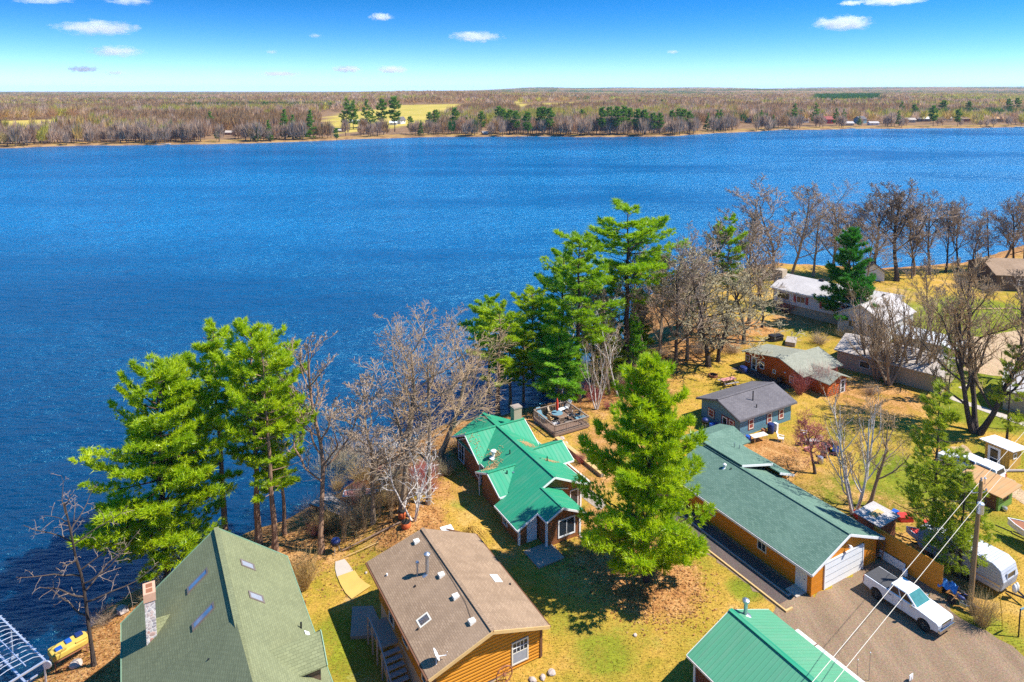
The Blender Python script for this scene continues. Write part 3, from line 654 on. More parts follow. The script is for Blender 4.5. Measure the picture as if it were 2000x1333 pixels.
def pine(seed, Ht, rad, base=.15, levels=24, per=5, prof=None, gap=.18, rise=.25, dens=13, blade=.42, width=.06, wind=(0,0), lean=(0,0), mats=('bark_pine','needle_bright'), dead=.0, flat=.10, nb=8, r0=.014):
    r = random.Random(seed); g = np.random.default_rng(seed); T = Limbs(); prof = prof or (lambda t: (1 - t)**.75*.95 + .05)
    n = 12; tr = [np.array([0,0,-.4])]
    for i in range(n): tr.append(np.array([lean[0]*((i+1)/n)**1.3*Ht + r.gauss(0,.05), lean[1]*((i+1)/n)**1.3*Ht + r.gauss(0,.05), Ht*(i+1)/n]))
    rr = [max(.03, Ht*r0*(1 - .92*i/n)) for i in range(n+1)]; rr[0] *= 1.35
    T.add(tr, rr, 8); tr = np.array(tr)
    def tk(t): 
        i = min(n-1, int(t*n)); f = t*n - i; return tr[i]*(1-f) + tr[i+1]*f
    P_, D_, S_ = [], [], []
    for l in range(levels):
        t0 = base + (1 - base)*(l + .5)/levels
        for k in range(per):
            if r.random() < gap: continue
            t = min(.985, t0 + r.uniform(-.5, .5)*(1-base)/levels); q = (t - base)/(1 - base); L = rad*prof(q)*r.uniform(.5, 1.28)
            az = k*2*math.pi/per + l*1.1 + r.uniform(-.4, .4); el = rise*r.uniform(.1, 1.2)*(.4 + q*1.6) - .12*(1-q)
            d = np.array([math.cos(az), math.sin(az), el]); d[:2] += np.array(wind)*(.4+q); d /= np.linalg.norm(d)
            p0 = tk(t); m = 6; pts = [p0]
            for i in range(m):
                d = d + np.array([wind[0]*.10, wind[1]*.10, .05 + .05*q]); d /= np.linalg.norm(d); pts.append(pts[-1] + d*L/m)
            T.add(pts, [max(.012, .02 + L*.012*(1 - i/m)) for i in range(m+1)], 4); pts = np.array(pts)
            if r.random() < dead*(1.3 - q): continue
            nt_ = max(4, int(dens*L*1.15 + 3)); tt = g.uniform(.22, 1.0, nt_)**.8; ii = np.minimum((tt*m).astype(int), m-1); ff = (tt*m - ii)[:,None]
            c = pts[ii]*(1-ff) + pts[ii+1]*ff; dd = pts[ii+1] - pts[ii]; dd /= np.linalg.norm(dd, axis=1)[:,None]
            side = np.cross(dd, [0,0,1.0]); side /= np.linalg.norm(side, axis=1)[:,None] + 1e-9
            wv = (L*.34*np.clip(1.25 - tt, .15, 1)*np.minimum(1, tt*2.2)); off = g.uniform(-1, 1, nt_)
            c = c + side*(off*wv)[:,None] + np.stack([g.normal(0,.05,nt_), g.normal(0,.05,nt_), g.normal(.03,.5,nt_)*L*flat + .05], 1)
            dirn = dd*.75 + side*(off*.8)[:,None] + np.array([0,0,.50]); P_.append(c); D_.append(dirn); S_.append(np.full(nt_, .75 + .5*r.random()))
    P_ = np.concatenate(P_); D_ = np.concatenate(D_); S_ = np.concatenate(S_); D_ /= np.linalg.norm(D_, axis=1)[:,None]; K = len(P_)
    bd = D_[:,None,:] + g.normal(0, .48, (K, nb, 3)); bd /= np.linalg.norm(bd, axis=2)[:,:,None]
    ln = blade*S_[:,None]*g.uniform(.6, 1.25, (K, nb)); sd_ = np.cross(bd, g.normal(0, 1, (K, nb, 3))); sd_ /= np.linalg.norm(sd_, axis=2)[:,:,None] + 1e-9
    wv = width*S_[:,None]*g.uniform(.7, 1.3, (K, nb)); b0 = P_[:,None,:] + g.normal(0, .05, (K, nb, 3))
    V = np.stack([b0 - sd_*wv[:,:,None], b0 + sd_*wv[:,:,None], b0 + bd*ln[:,:,None]], 2).reshape(-1, 3)
    return T.mesh('trunk', mats[0]), npmesh('crown', V, 3, [M[mats[1]]])
def fan(seed, Ht, rad, n, mat, sub=3, r0=.02, curl=.12):
    """many-stemmed bush"""
    r = random.Random(seed); C = Limbs()
    for i in range(n):
        a = r.uniform(0, 2*math.pi); q = math.sqrt(r.random()); d = np.array([math.cos(a)*q*rad/Ht, math.sin(a)*q*rad/Ht, 1.0]); d /= np.linalg.norm(d)
        p = np.array([math.cos(a)*q*rad*.25, math.sin(a)*q*rad*.25, -.1]); L = Ht*r.uniform(.55, 1.1); pts = [p]; 
        for k in range(4): d = d + np.array([r.gauss(0,curl), r.gauss(0,curl), 0]); d /= np.linalg.norm(d); pts.append(pts[-1] + d*L/4)
        C.add(pts, [r0, r0*.8, r0*.65, r0*.5, r0*.3], 3)
        for k in range(sub):
            i0 = r.randint(1, 3); dd = rot_about(pts[i0+1]-pts[i0], r.uniform(.3, .9), r.uniform(0, 6.28)); C.add([pts[i0], pts[i0] + dd*L*.2, pts[i0] + (dd + [0,0,.2])*L*.38], [r0*.5, r0*.4, r0*.25], 3)
    return C.mesh('stems', mat)
TREES = []; TW = {'bare_tree': 1.3, 'pine_tree': 1.08, 'lichen_tree': 1.25, 'multi_stem_tree': 1.3, 'maple_tree': 1.3, 'birch_tree': 1.2, 'soft_pine_tree': 1.1}
def tree(meshes, name, label, cat, px, py, ytop, H0, wid=1.0, rz=None, group=None, zoff=0.0):
    """stand a tree on the ground at a base pixel, as tall as in the photograph"""
    H0 = max(max(v.co.z for v in me.vertices) for me in meshes)
    x, y, z = at(px, py); h = height(px, P(x, y, z)[1], ytop, z); k = h/H0
    wid = wid*TW.get(name, 1.0)
    o = thing(name, label, cat, (x, y, z + zoff), (len(TREES)*2.399) % 6.28 if rz is None else rz, group); o.scale = (k*wid, k*wid, k)
    for part, me in zip(('trunk', 'crown'), meshes): link(part, me, o)
    TREES.append(o); return o
cone = lambda t: (1 - t)**.8*.95 + .06
egg = lambda t: math.sin(min(1, t*1.25 + .18)*math.pi*.82)*.9 + .1
top = lambda t: .35 + .65*math.sin(min(1, max(0, t*1.05))*math.pi)**.8
PB = pine(1, 20, 6.6, .10, 27, 6, lambda t: (1 - t)**.58*(.55 + .45*min(1, t*4+.45))*.88 + .20*math.sin(t*10)**2*(1-t) + .05, .26, .22, 14, .50, .046, nb=13, mats=('bark_pine','needle_bright'), flat=.07)
PL = pine(2, 22, 6.2, .12, 24, 6, lambda t: .42 + .58*math.sin(min(1, t*.9+.12)*math.pi)**.7 if t < .88 else .5, .20, .30, 13, .50, .046, flat=.06, nb=13, wind=(.35,-.05), mats=('bark_pine','needle_bright'))
PT = pine(3, 22, 4.2, .34, 17, 5, lambda t: .35 + .65*math.sin(min(1, t*.95+.05)*math.pi)**.8, .30, .42, 12, .46, .044, flat=.07, nb=13, wind=(.25,.1), mats=('bark_red','needle_bright'), dead=.12)
PU = pine(4, 22, 3.8, .30, 18, 5, lambda t: .30 + .70*math.sin(min(1, t*.9+.1)*math.pi), .34, .35, 12, .46, .044, flat=.07, nb=13, wind=(-.2,.15), mats=('bark_red','needle_bright'), dead=.10, lean=(.03,0))
PM = pine(5, 24, 4.8, .30, 19, 5, egg, .28, .32, 12, .46, .044, flat=.07, nb=13, mats=('bark_pine','needle_mid'), dead=.12)
PN = pine(6, 24, 4.6, .42, 14, 5, top, .22, .22, 13, .46, .044, flat=.07, nb=13, mats=('bark_pine','needle_mid'), dead=.08, wind=(.15,0))
PK = pine(7, 16, 4.4, .12, 19, 6, lambda t: (1 - t)**.55*.85 + .1, .14, .25, 12, .46, .042, nb=13, mats=('bark_pine','needle_deep'))
PS = pine(8, 15, 3.6, .16, 20, 5, lambda t: (1 - t)**.7*.9 + .08, .22, -.05, 8, .40, .036, nb=13, mats=('bark_dark','needle_olive'), dead=.3, flat=.16)
PS2 = pine(9, 13, 3.3, .12, 16, 5, lambda t: (1 - t)**.6*.85 + .12, .34, .0, 8, .40, .036, nb=13, mats=('bark_dark','needle_olive'), dead=.35, flat=.16)
PSO = pine(10, 16, 3.2, .2, 18, 5, lambda t: .4 + .6*math.sin(min(1,t+.12)*math.pi), .15, .35, 14, .46, .04, nb=13, mats=('bark_grey','needle_soft'))
PO = pine(11, 12, 2.3, .05, 20, 6, lambda t: (1 - t)**.7*.9 + .08, .1, .5, 16, .35, .05, mats=('bark_grey','needle_olive'))
PD = pine(12, 20, 4.4, .16, 20, 4, lambda t: (1 - t)**.5*.9 + .1, .2, -.12, 9, .40, .036, nb=13, mats=('bark_dark','needle_bright'), dead=1.9, flat=.14)
BW = [bare(20+i, 19, ang=(.5,.95), counts=(10,8,7,5), up=.10, clear=.30, lenk=.44, r0=.0115, mats=('bark_grey','twig')) for i in range(2)]
BN = [bare(30+i, 18, ang=(.35,.75), counts=(16,8,7,4), up=.14, clear=.36, lenk=.32, r0=.0075, mats=('bark_red','twig_mauve')) for i in range(2)]
BD = [bare(40+i, 17, twig=.021, ang=(.4,.8), counts=(11,7,7,5), up=.11, clear=.30, lenk=.47, r0=.012, mats=('bark_dark','twig_dark')) for i in range(3)]
BM = [bare(50+i, 17, twig=.021, ang=(.45,.9), counts=(11,8,7,5), up=.12, clear=.25, lenk=.42, r0=.0105, mats=('bark_grey','twig_mauve')) for i in range(2)]
BC = bare(60, 15, twig=.012, ang=(.3,.7), counts=(7,5,5,3), up=.15, clear=.24, lenk=.44, leaders=5, r0=.02, mats=('bark_grey','twig'))
BG = bare(61, 17, ang=(.3,.7), counts=(10,8,7,5), up=.13, clear=.22, lenk=.44, leaders=3, r0=.02, twig=.016, mats=('bark_dark','twig'))
BL = bare(62, 12, twig=.018, ang=(.5,1.1), counts=(12,8,6,5), up=.06, curl=.24, clear=.12, lenk=.42, mats=('bark_dark','twig_lichen'))
BI = bare(63, 9, ang=(.5,1.1), counts=(7,5,3), up=.08, curl=.22, clear=.15, lenk=.42, leaders=3, r0=.016, twig=.018, mats=('birch','birch'))
BI2 = bare(64, 13, ang=(.35,.75), counts=(8,6,5,3), up=.12, curl=.12, clear=.2, lenk=.40, leaders=4, r0=.014, mats=('birch','twig'))
BI3 = bare(65, 13, ang=(.5,.9), counts=(9,5,4), up=.05, curl=.14, lean=(-.35,.0), clear=.3, lenk=.3, r0=.009, twig=.014, mats=('birch','birch'))
BS = bare(66, 5, ang=(.7,1.2), counts=(9,7,6,4), up=.03, curl=.22, clear=.5, lenk=.62, r0=.035, mats=('bark_dark','twig_red'))
BX = bare(67, 15, ang=(.6,1.1), counts=(8,4,2), up=.12, curl=.22, clear=.35, lenk=.24, r0=.019, mats=('bark_dark','twig_dark'))
BSA = bare(68, 8, ang=(.3,.7), counts=(7,5,4), up=.14, clear=.1, lenk=.4, leaders=4, r0=.012, mats=('bark_grey','twig'))
# the pines by the water, left
tree(PL, 'pine_tree', 'big bright green pine beside the stone chimney, broadest tree at left', 'pine tree', 326, 1140, 683, 22, 1.06, 0.3)
DY = bare(73, 16, ang=(.9,1.35), counts=(15,5,3), up=-.02, droop=.05, curl=.16, clear=.30, lenk=.30, r0=.0095, twig=.012, mats=('bark_dark','twig_dark'))
o = tree(DY, 'dying_pine_tree', 'nearly bare dark trunk with drooping twigs and few green tufts beside the yellow pedal boat', 'tree', 184, 1300, 905, 20, 1.0, 1.0); kd = 16/20.; link('foliage', PD[1], o, None, None, (kd, kd, kd))
tree(PU, 'pine_tree', 'dark-trunked pine leaning over the water behind the biggest left pine', 'pine tree', 441, 1062, 622, 22, 1.0, 2.6)
tree(PT, 'pine_tree', 'tallest of the slim bright pines on the bank, with a ragged top', 'pine tree', 505, 1066, 611, 22, 1.05, .2)
tree(PU, 'pine_tree', 'slim bright pine nearest the bare trees of the left bank', 'pine tree', 538, 1082, 652, 22, 1.02, 4.0)
tree(PT, 'pine_tree', 'shorter bright pine with low green boughs beside the reddish bare trunk', 'pine tree', 556, 1045, 745, 22, 1.0, 3.2)
# bare trees of the left bank
tree(BN[0], 'bare_tree', 'tall slim bare tree with a pale reddish trunk, rising beside the kettle grill', 'bare tree', 628, 1080, 648, 18, 1.25)
tree(BM[0], 'bare_tree', 'bare tree with a dark trunk standing right of the boathouse roof', 'bare tree', 729, 1022, 682, 17, 1.25)
tree(BW[0], 'bare_tree', 'tallest bare tree of the bank, left of the green-roofed house, pale spreading crown', 'bare tree', 783, 1000, 588, 19, 1.15, 1.0)
tree(BW[1], 'bare_tree', 'thick-trunked bare tree right behind the white dead birch', 'bare tree', 836, 984, 606, 19, 1.1, 2.2)
tree(bare(70, 15, lean=(.45,.1), ang=(.5,1.0), counts=(8,7,6,5), clear=.35, lenk=.5, r0=.02, mats=('bark_grey','twig')), 'bare_tree', 'bare tree leaning towards the corner of the green-roofed house', 'bare tree', 851, 905, 640, 15, 1.0, 0.0)
tree(BI, 'dead_birch', 'white dead birch with several stems beside the orange pots', 'birch', 808, 1016, 838, 9, 1.1, .4)
# centre: the row along the water beyond the deck
tree(PU, 'pine_tree', 'pine right above the brick chimney of the green-roofed house', 'pine tree', 972, 812, 588, 24, 1.5, 1.0)
tree(PN, 'pine_tree', 'crooked pine with a bare trunk, leftmost top above the brick chimney', 'pine tree', 955, 795, 570, 24, 1.15, 2.9)
tree(PT, 'pine_tree', 'pine standing behind the soft light-green one, left of the tall central pines', 'pine tree', 1040, 775, 558, 24, 1.35, 4.4)
tree(PSO, 'soft_pine_tree', 'soft light-green pine right behind the red umbrella', 'pine tree', 1090, 800, 640, 16, 1.7, .8)
tree(PM, 'pine_tree', 'tall dense pine with two dark trunks at the near end of the deck fence', 'pine tree', 1128, 786, 447, 24, 1.3, 2.2)
tree(PN, 'pine_tree', 'tall pine between the densest one and the water, lower ragged top', 'pine tree', 1098, 745, 478, 24, 1.25, .4)
tree(PN, 'pine_tree', 'tallest pine of the shore, flat wide top standing out against the lake', 'pine tree', 1222, 735, 388, 24, 1.45, 5.1)
tree(PM, 'pine_tree', 'mid-height pine hidden among bare trunks left of the tallest pine', 'pine tree', 1185, 735, 560, 24, 1.0, 5.0)
tree(PO, 'cedar_tree', 'narrow olive cedar among the bare trees right of the birches', 'cedar', 1248, 700, 560, 12, 1.25)
tree(PO, 'cedar_tree', 'small dark cedar at the foot of the tallest pine', 'cedar', 1205, 748, 650, 12, 1.6)
tree(PN, 'pine_tree', 'pine with a rounded top among grey bare crowns, left of the shore row', 'pine tree', 1418, 655, 415, 24, .85, 3.6)
tree(PSO, 'soft_pine_tree', 'light green pine glimpsed between two bare trunks by the orange slope', 'pine tree', 1352, 640, 520, 16, 1.0)
tree(BI3, 'birch_tree', 'thin white birch leaning left across the dark pine trunks', 'birch', 1208, 775, 590, 13, .75, 0)
tree(BI3, 'birch_tree', 'thin pale birch standing behind the red umbrella', 'birch', 1092, 790, 565, 13, .5, 2.5)
tree(BI2, 'birch_tree', 'bushy pale birch clump between the deck and the big yard pine', 'birch', 1165, 800, 655, 13, .8)
tree(BM[1], 'bare_tree', 'bare grey tree in front of the tallest pine', 'bare tree', 1262, 715, 485, 17, 1.0)
tree(BD[0], 'bare_tree', 'bare tree with several dark trunks at the lawn edge behind the big yard pine', 'bare tree', 1318, 728, 470, 17, 1.25)
tree(BM[0], 'bare_tree', 'bare tree with grey twigs just right of the dark-trunked cluster', 'bare tree', 1342, 702, 435, 17, 1.05)
tree(BL, 'lichen_tree', 'dense bare tree with lichen-yellow twigs above the fire ring', 'bare tree', 1384, 716, 470, 12, 1.2)
tree(BL, 'lichen_tree', 'second lichen-covered bare tree, right of the one above the fire ring', 'bare tree', 1402, 706, 508, 12, 1.15)
tree(BL, 'lichen_tree', 'low grey bare tree left of the white house with red shutters', 'bare tree', 1452, 672, 510, 12, 1.35)
tree(BM[1], 'bare_tree', 'bare tree with a curved dark trunk at the left end of the white house', 'bare tree', 1462, 632, 400, 17, 1.1)
for me, nm, lab, cat, px, py, yt, w, rz_ in [
    (PT,'pine_tree','bright pine just right of the brick chimney, between two taller ones','pine tree',996,800,610,1.35,3.9),(PU,'pine_tree','low bright pine at the water left of the deck','pine tree',1022,792,640,1.5,5.0),
    (PM,'pine_tree','low pine filling the gap left of the two dark pine trunks','pine tree',1062,782,625,1.6,.9),(PK,'pine_tree','dark low pine at the water behind the soft light-green one','pine tree',1068,768,690,1.2,1.9),
    (PM,'pine_tree','mid-height pine right behind the densest shore pine','pine tree',1158,752,520,1.0,2.7),(PN,'pine_tree','pine just right of the tallest flat-topped one, half hidden by bare twigs','pine tree',1290,690,470,.95,3.3),
    (PSO,'soft_pine_tree','soft green pine at the foot of the tallest pine','pine tree',1235,722,610,1.1,.2),(PO,'cedar_tree','olive cedar behind the thin white leaning birch','cedar',1180,760,610,1.5,.5),
    (BM[1],'bare_tree','bare tree right behind the pale birch clump near the deck','bare tree',1190,770,560,1.0,1.4),(BM[0],'bare_tree','bare grey crown filling the gap right of the tallest pine','bare tree',1288,712,500,1.1,.3),
    (BW[0],'bare_tree','bare tree behind the lichen-covered pair','bare tree',1372,680,450,1.0,2.0),(BM[1],'bare_tree','bare tree left of the rounded pine top in the shore row','bare tree',1365,655,425,1.0,5.5),
    (BL,'lichen_tree','lichen-yellow bare tree beside the rusty shrub of the white house','bare tree',1488,640,520,1.2,1.0),(BM[0],'bare_tree','bare mauve tree between the white house chimney and the lake','bare tree',1480,590,420,1.1,3.0),
    (BM[1],'bare_tree','mauve bare tree right behind the dark green pine','bare tree',1690,560,420,1.0,4.2),(BW[1],'bare_tree','bare tree behind the widest crown of the shore row, left side','bare tree',1588,540,395,1.5,1.2),(BM[0],'bare_tree','bare tree right of the widest crown of the shore row','bare tree',1655,542,400,1.5,2.2),
    (BM[1],'bare_tree','pale bare tree between the forked one and the third dark one of the shore row','bare tree',1785,538,395,1.4,3.2),(BM[0],'bare_tree','pale bare tree left of the snag on the right shore','bare tree',1900,528,400,1.3,4.2),(BM[1],'bare_tree','pale bare tree between the snag and the brown building','bare tree',1955,530,385,1.4,5.2),
    (BD[2],'bare_tree','thin dark bare tree between the lakeside shed and the lawn','bare tree',1780,545,430,.8,5.0),(BD[0],'bare_tree','thin bare tree near the snag on the right shore','bare tree',1905,535,430,.8,2.0)]:
    tree(me, nm, lab, cat, px, py, yt, 1, w, rz_)
# the shore row at right
for i, (me, px, py, yt, h0, w, lab) in enumerate([
    (BM[0],1508,548,357,17,1.15,'tall reddish-grey bare tree above the white house ridge, left end of the shore row'),
    (BM[1],1545,545,372,17,.95,'bare tree squeezed between the two widest crowns of the shore row'),
    (BW[0],1622,548,370,19,1.1,'widest bare crown of the shore row, behind the dark green pine'),
    (BD[1],1706,545,388,17,1.1,'bare tree left of the small white lakeside shed'),
    (BD[2],1751,549,367,17,1.15,'tall forked bare tree just right of the small white lakeside shed'),
    (BD[0],1815,537,388,17,1.05,'dark bare tree third from the right of the lakeside shed'),
    (BD[1],1846,532,410,17,.8,'slim bare tree left of the close pair on the shore'),
    (BD[2],1871,531,403,17,.8,'slim dark bare tree right of the close pair on the shore'),
    (BD[0],1979,532,392,17,1.0,'bare tree beside the brown building at the right edge'),
    (BM[0],2000,524,378,17,1.0,'bare tree cut by the right edge of the picture by the shore'),
    (BD[1],1668,535,450,17,.7,'thin bare tree between the dark green pine and the lake')]):
    tree(me, 'bare_tree', lab, 'bare tree', px, py, yt - 20, h0, w*1.25, None, 'bare trees in a row on the right shore')
tree(BX, 'snag', 'broken-topped snag with a reddish clump on its trunk, right shore', 'snag', 1931, 522, 408, 15, .75)
tree(PK, 'pine_tree', 'dark green pine in front of the white house with red shutters', 'pine tree', 1654, 640, 440, 16, 1.02, .7)
tree(PK, 'pine_tree', 'low dark green pine at the foot of the dark green one by the white house', 'pine tree', 1690, 640, 540, 16, .9, 2.0)
tree(BC, 'multi_stem_tree', 'fan-shaped bare tree of many stems in front of the tan building', 'bare tree', 1736, 752, 590, 15, 1.15, .5)
tree(BC, 'multi_stem_tree', 'second fan of bare stems, right of the one before the tan building', 'bare tree', 1775, 745, 545, 15, .85, 2.5)
tree(BC, 'multi_stem_tree', 'leaning fan of bare stems at the left end of the tan building', 'bare tree', 1712, 742, 620, 15, 1.1, 4.1)
tree(BC, 'multi_stem_tree', 'tall mauve fan of stems between the tan building and the white gabled house', 'bare tree', 1702, 728, 555, 15, 1.0, 1.0)
tree(BC, 'multi_stem_tree', 'fan of bare stems in front of the tin-roofed shed', 'bare tree', 1800, 745, 575, 15, 1.0, 5.0)
tree(BM[1], 'bare_tree', 'bare tree rising in front of the tin roof by the green lawn', 'bare tree', 1825, 700, 500, 17, .8, 2.0)
tree(BM[0], 'bare_tree', 'fine-twigged bare tree left of the massive dark trunk', 'bare tree', 1872, 735, 520, 17, .8, 3.0)
tree(BG, 'maple_tree', 'massive dark-trunked bare tree by the pavement at right, biggest trunk in view', 'bare tree', 1906, 846, 505, 17, 1.05, .6)
tree(BD[2], 'bare_tree', 'bare tree rising behind the massive dark trunk at the right edge', 'bare tree', 1990, 745, 520, 17, 1.0)
tree(PS, 'spruce_tree', 'sparse spruce with a bare lower trunk between the birch and the old pickup', 'spruce', 1818, 1088, 742, 15, .88, .3)
tree(PS2, 'spruce_tree', 'scraggly conifer left of the massive bare tree', 'spruce', 1852, 786, 655, 13, .95, 2.0)
tree(PS2, 'spruce_tree', 'scraggly conifer at the right edge in front of the yellow shed', 'spruce', 1966, 862, 668, 13, .85, 4.0)
tree(PS, 'spruce_tree', 'drooping conifer right behind the utility pole, over the camper roof', 'spruce', 1872, 1128, 905, 15, 1.2, 5.2)
tree(BI2, 'birch_tree', 'white-stemmed birch clump behind the long green-shingled garage', 'birch', 1668, 1004, 745, 13, 1.0, 1.2)
tree(bare(71, 12, lean=(.28,.0), ang=(.4,.9), counts=(8,6,5,3), clear=.3, r0=.016, mats=('bark_grey','twig')), 'bare_tree', 'bare tree leaning right beside the white birch clump', 'bare tree', 1692, 990, 800, 12, 1.1, 0)
tree(BS, 'crabapple_tree', 'small bare tree with a stubby dark trunk and reddish twigs in the yard', 'fruit tree', 1591, 925, 808, 5, 1.0)
tree(PB, 'pine_tree', 'huge bright green pine in the yard beside the long garage, the largest tree', 'pine tree', 1262, 1135, 684, 20, .90, 1.1)
# bushes and shrubs
def bush(me, name, label, px, py, h, h0, wid=1.0, group=None, rz=0):
    x, y, z = at(px, py); k = h/h0; o = link(name, me, None, (x, y, z), rz, (k*wid, k*wid, k)); return tag(o, label, 'bush', group)
F1 = fan(1, 3, 1.6, 130, 'bush', 4, .018); F2 = fan(2, 3, 1.8, 110, 'twig_mauve', 5, .014, .2); F3 = fan(3, 3, 1.5, 120, 'twig_red', 5, .014, .2); F4 = fan(4, 3, 1.9, 120, 'twig_lichen', 5, .014, .22); F5 = fan(5, 4, .9, 26, 'twig', 3, .018, .06)
bush(F1, 'dry_bush', 'large tan dry bush beside the sage-green roof', 594, 1150, 3.1, 3, .85)
bush(F1, 'dry_bush', 'olive-brown bush of upright stems at the foot of the utility pole', 1916, 1222, 2.5, 3, .85, None, 2)
for i, (px, py, h, w, me, lab) in enumerate([(655,935,3.4,1.5,F4,'yellowish tangled shrub between the reddish trunk and the water'),(690,905,3.6,1.5,F2,'grey tangled shrub over the water behind the boathouse'),(640,880,4.4,1.2,F4,'yellow-green budding shrub left of the dark-trunked bare tree'),
      (760,955,2.6,1.3,F4,'scrub below the tallest bare tree of the bank'),(820,945,2.4,1.2,F3,'reddish scrub behind the dead birch'),(745,915,3.2,1.4,F2,'tangled scrub by the water behind the dark-trunked bare tree'),(700,1030,2.6,1.1,F4,'green-brown brush right of the kettle grill'),
      (895,885,2.2,1.2,F2,'brush at the water corner of the green-roofed house'),(655,1005,1.6,1.2,F4,'low brush growing against the boathouse'),(1560,770,3.4,.8,F3,'pink budding shrub in front of the red log cottage'),(1605,765,3.8,.9,F3,'larger pink budding shrub by the cottage door'),
      (1135,905,1.3,1.1,F3,'low reddish plant in the round flower bed'),(1310,790,1.0,.9,F2,'low bush behind the big yard pine'),(1535,610,2.6,1.3,F3,'rusty shrub at the end of the white house'),(1650,660,2.2,1.4,F4,'low shrub left of the tan building'),(1600,672,2.0,1.5,F2,'dark brush against the tan building corner'),
      (1160,770,2.4,1.5,F2,'brush under the birches beyond the deck'),(1225,760,2.2,1.5,F4,'brush behind the pale birch clump'),(1365,690,1.7,1.8,F2,'brush pile at the lawn edge above the fire ring'),(1430,690,1.8,1.7,F2,'brush left of the red log cottage'),(1880,560,2.2,1.8,F2,'long brush row below the yellow-green far lawn'),(1930,572,2.0,1.8,F2,'brush in front of the brown building'),
      (1700,770,1.4,1.6,F2,'mauve brush under the fan-shaped trees'),(1655,700,2.0,1.3,F2,'brush beside the red cottage chimney end'),(290,1165,1.6,1.6,F4,'brush on the shore behind the stone chimney'),(205,1215,1.3,1.6,F2,'brush at the water edge right of the dying pine')]):
    bush(me, 'shrub', lab, px, py, h, 3, w, None, i*1.3)
rb = random.Random(3)
for i in range(34):
    px, py = rb.uniform(590, 880), 0; py = 1010 - (px-600)*.38 + rb.uniform(-45, 45); me = rb.choice((F2, F4, F2, F1, F3))
    bush(me, 'shrub', 'low grey-brown shrub in the tangle on the bank below the bare trees', px, py, rb.uniform(.9, 2.0), 3, rb.uniform(1.0, 1.7), 'tangled shrubs on the left bank', rb.uniform(0, 6))
for i in range(22):
    px, py = rb.uniform(1140, 1320), rb.uniform(690, 800)
    bush(rb.choice((F2, F4, F2, F3)), 'shrub', 'low grey-brown shrub among the dark trunks beyond the deck', px, py, rb.uniform(.9, 2.2), 3, rb.uniform(1.0, 1.6), 'shrubs among the trunks beyond the deck', rb.uniform(0, 6))
for i, (px, py) in enumerate([(690,1045),(712,1040),(742,1010),(765,1012),(672,1058),(795,985)]):
    x, y, z = at(px, py); tag(link('sapling', F5, None, (x, y, z), i*1.1, (.45, .45, .9 + .12*(i % 3))), ['sapling clump nearest the kettle grill','bare sapling clump left of the dark-trunked tree','thin saplings just right of the dark-trunked tree','saplings below the tallest bare tree','low saplings at the end of the fallen log','thin saplings left of the dead birch'][i], 'sapling', 'thin saplings on the left bank')

# ---- trees that stand out along the far shore
FB = []
for i in range(3):
    o = np.zeros(1); a, c_ = slivers(o, o, o, np.array([15.0]), np.array([5.5]), 190, np.array([(.46,.33,.23)])*(1 + .1*i), 50+i, .018)
    L = Limbs(); rr_ = random.Random(i)
    L.add([[0,0,-.5],[.1,0,4],[.2,.1,8],[.2,.1,12]], [.34,.26,.17,.06], 6)
    for k in range(9):
        t = rr_.uniform(3.5, 8); an = k*.7 + rr_.random(); L.add([[.1,0,t],[math.cos(an)*1.8,math.sin(an)*1.8,t+2.4],[math.cos(an)*3.2,math.sin(an)*3.2,t+5.2]], [.13,.09,.03], 4)
    q = np.concatenate(L.q).reshape(-1,4,3); tri = np.concatenate([q[:,[0,1,2]], q[:,[0,2,3]]]).reshape(-1,3)
    FB.append(npmesh('far_bare_tree', np.concatenate([a, tri]), 3, [M['woods']], np.concatenate([c_, np.tile([(.24,.17,.12)], (len(tri),1))])))
def farpine(seed, Ht, rad, base, prof):
    T, Cc = pine(seed, Ht, rad, base, 13, 5, prof, .30, .1, 4, 1.0, .13, mats=('bark_pine','needle_far'), nb=7, flat=.12)
    return T, Cc
FP = [farpine(80, 15, 4.0, .10, cone), farpine(81, 16, 3.4, .30, top), farpine(82, 14, 3.4, .06, lambda t: (1-t)*.95+.05)]
def zfs(x, y): return float(zfar(np.array([x]), np.array([y]))[0])
def far_at(px, py):
    z = -3.0
    for _ in range(12): x, y = G(px, py, z); z = .5*z + .5*zfs(x, y)
    return x, y, z
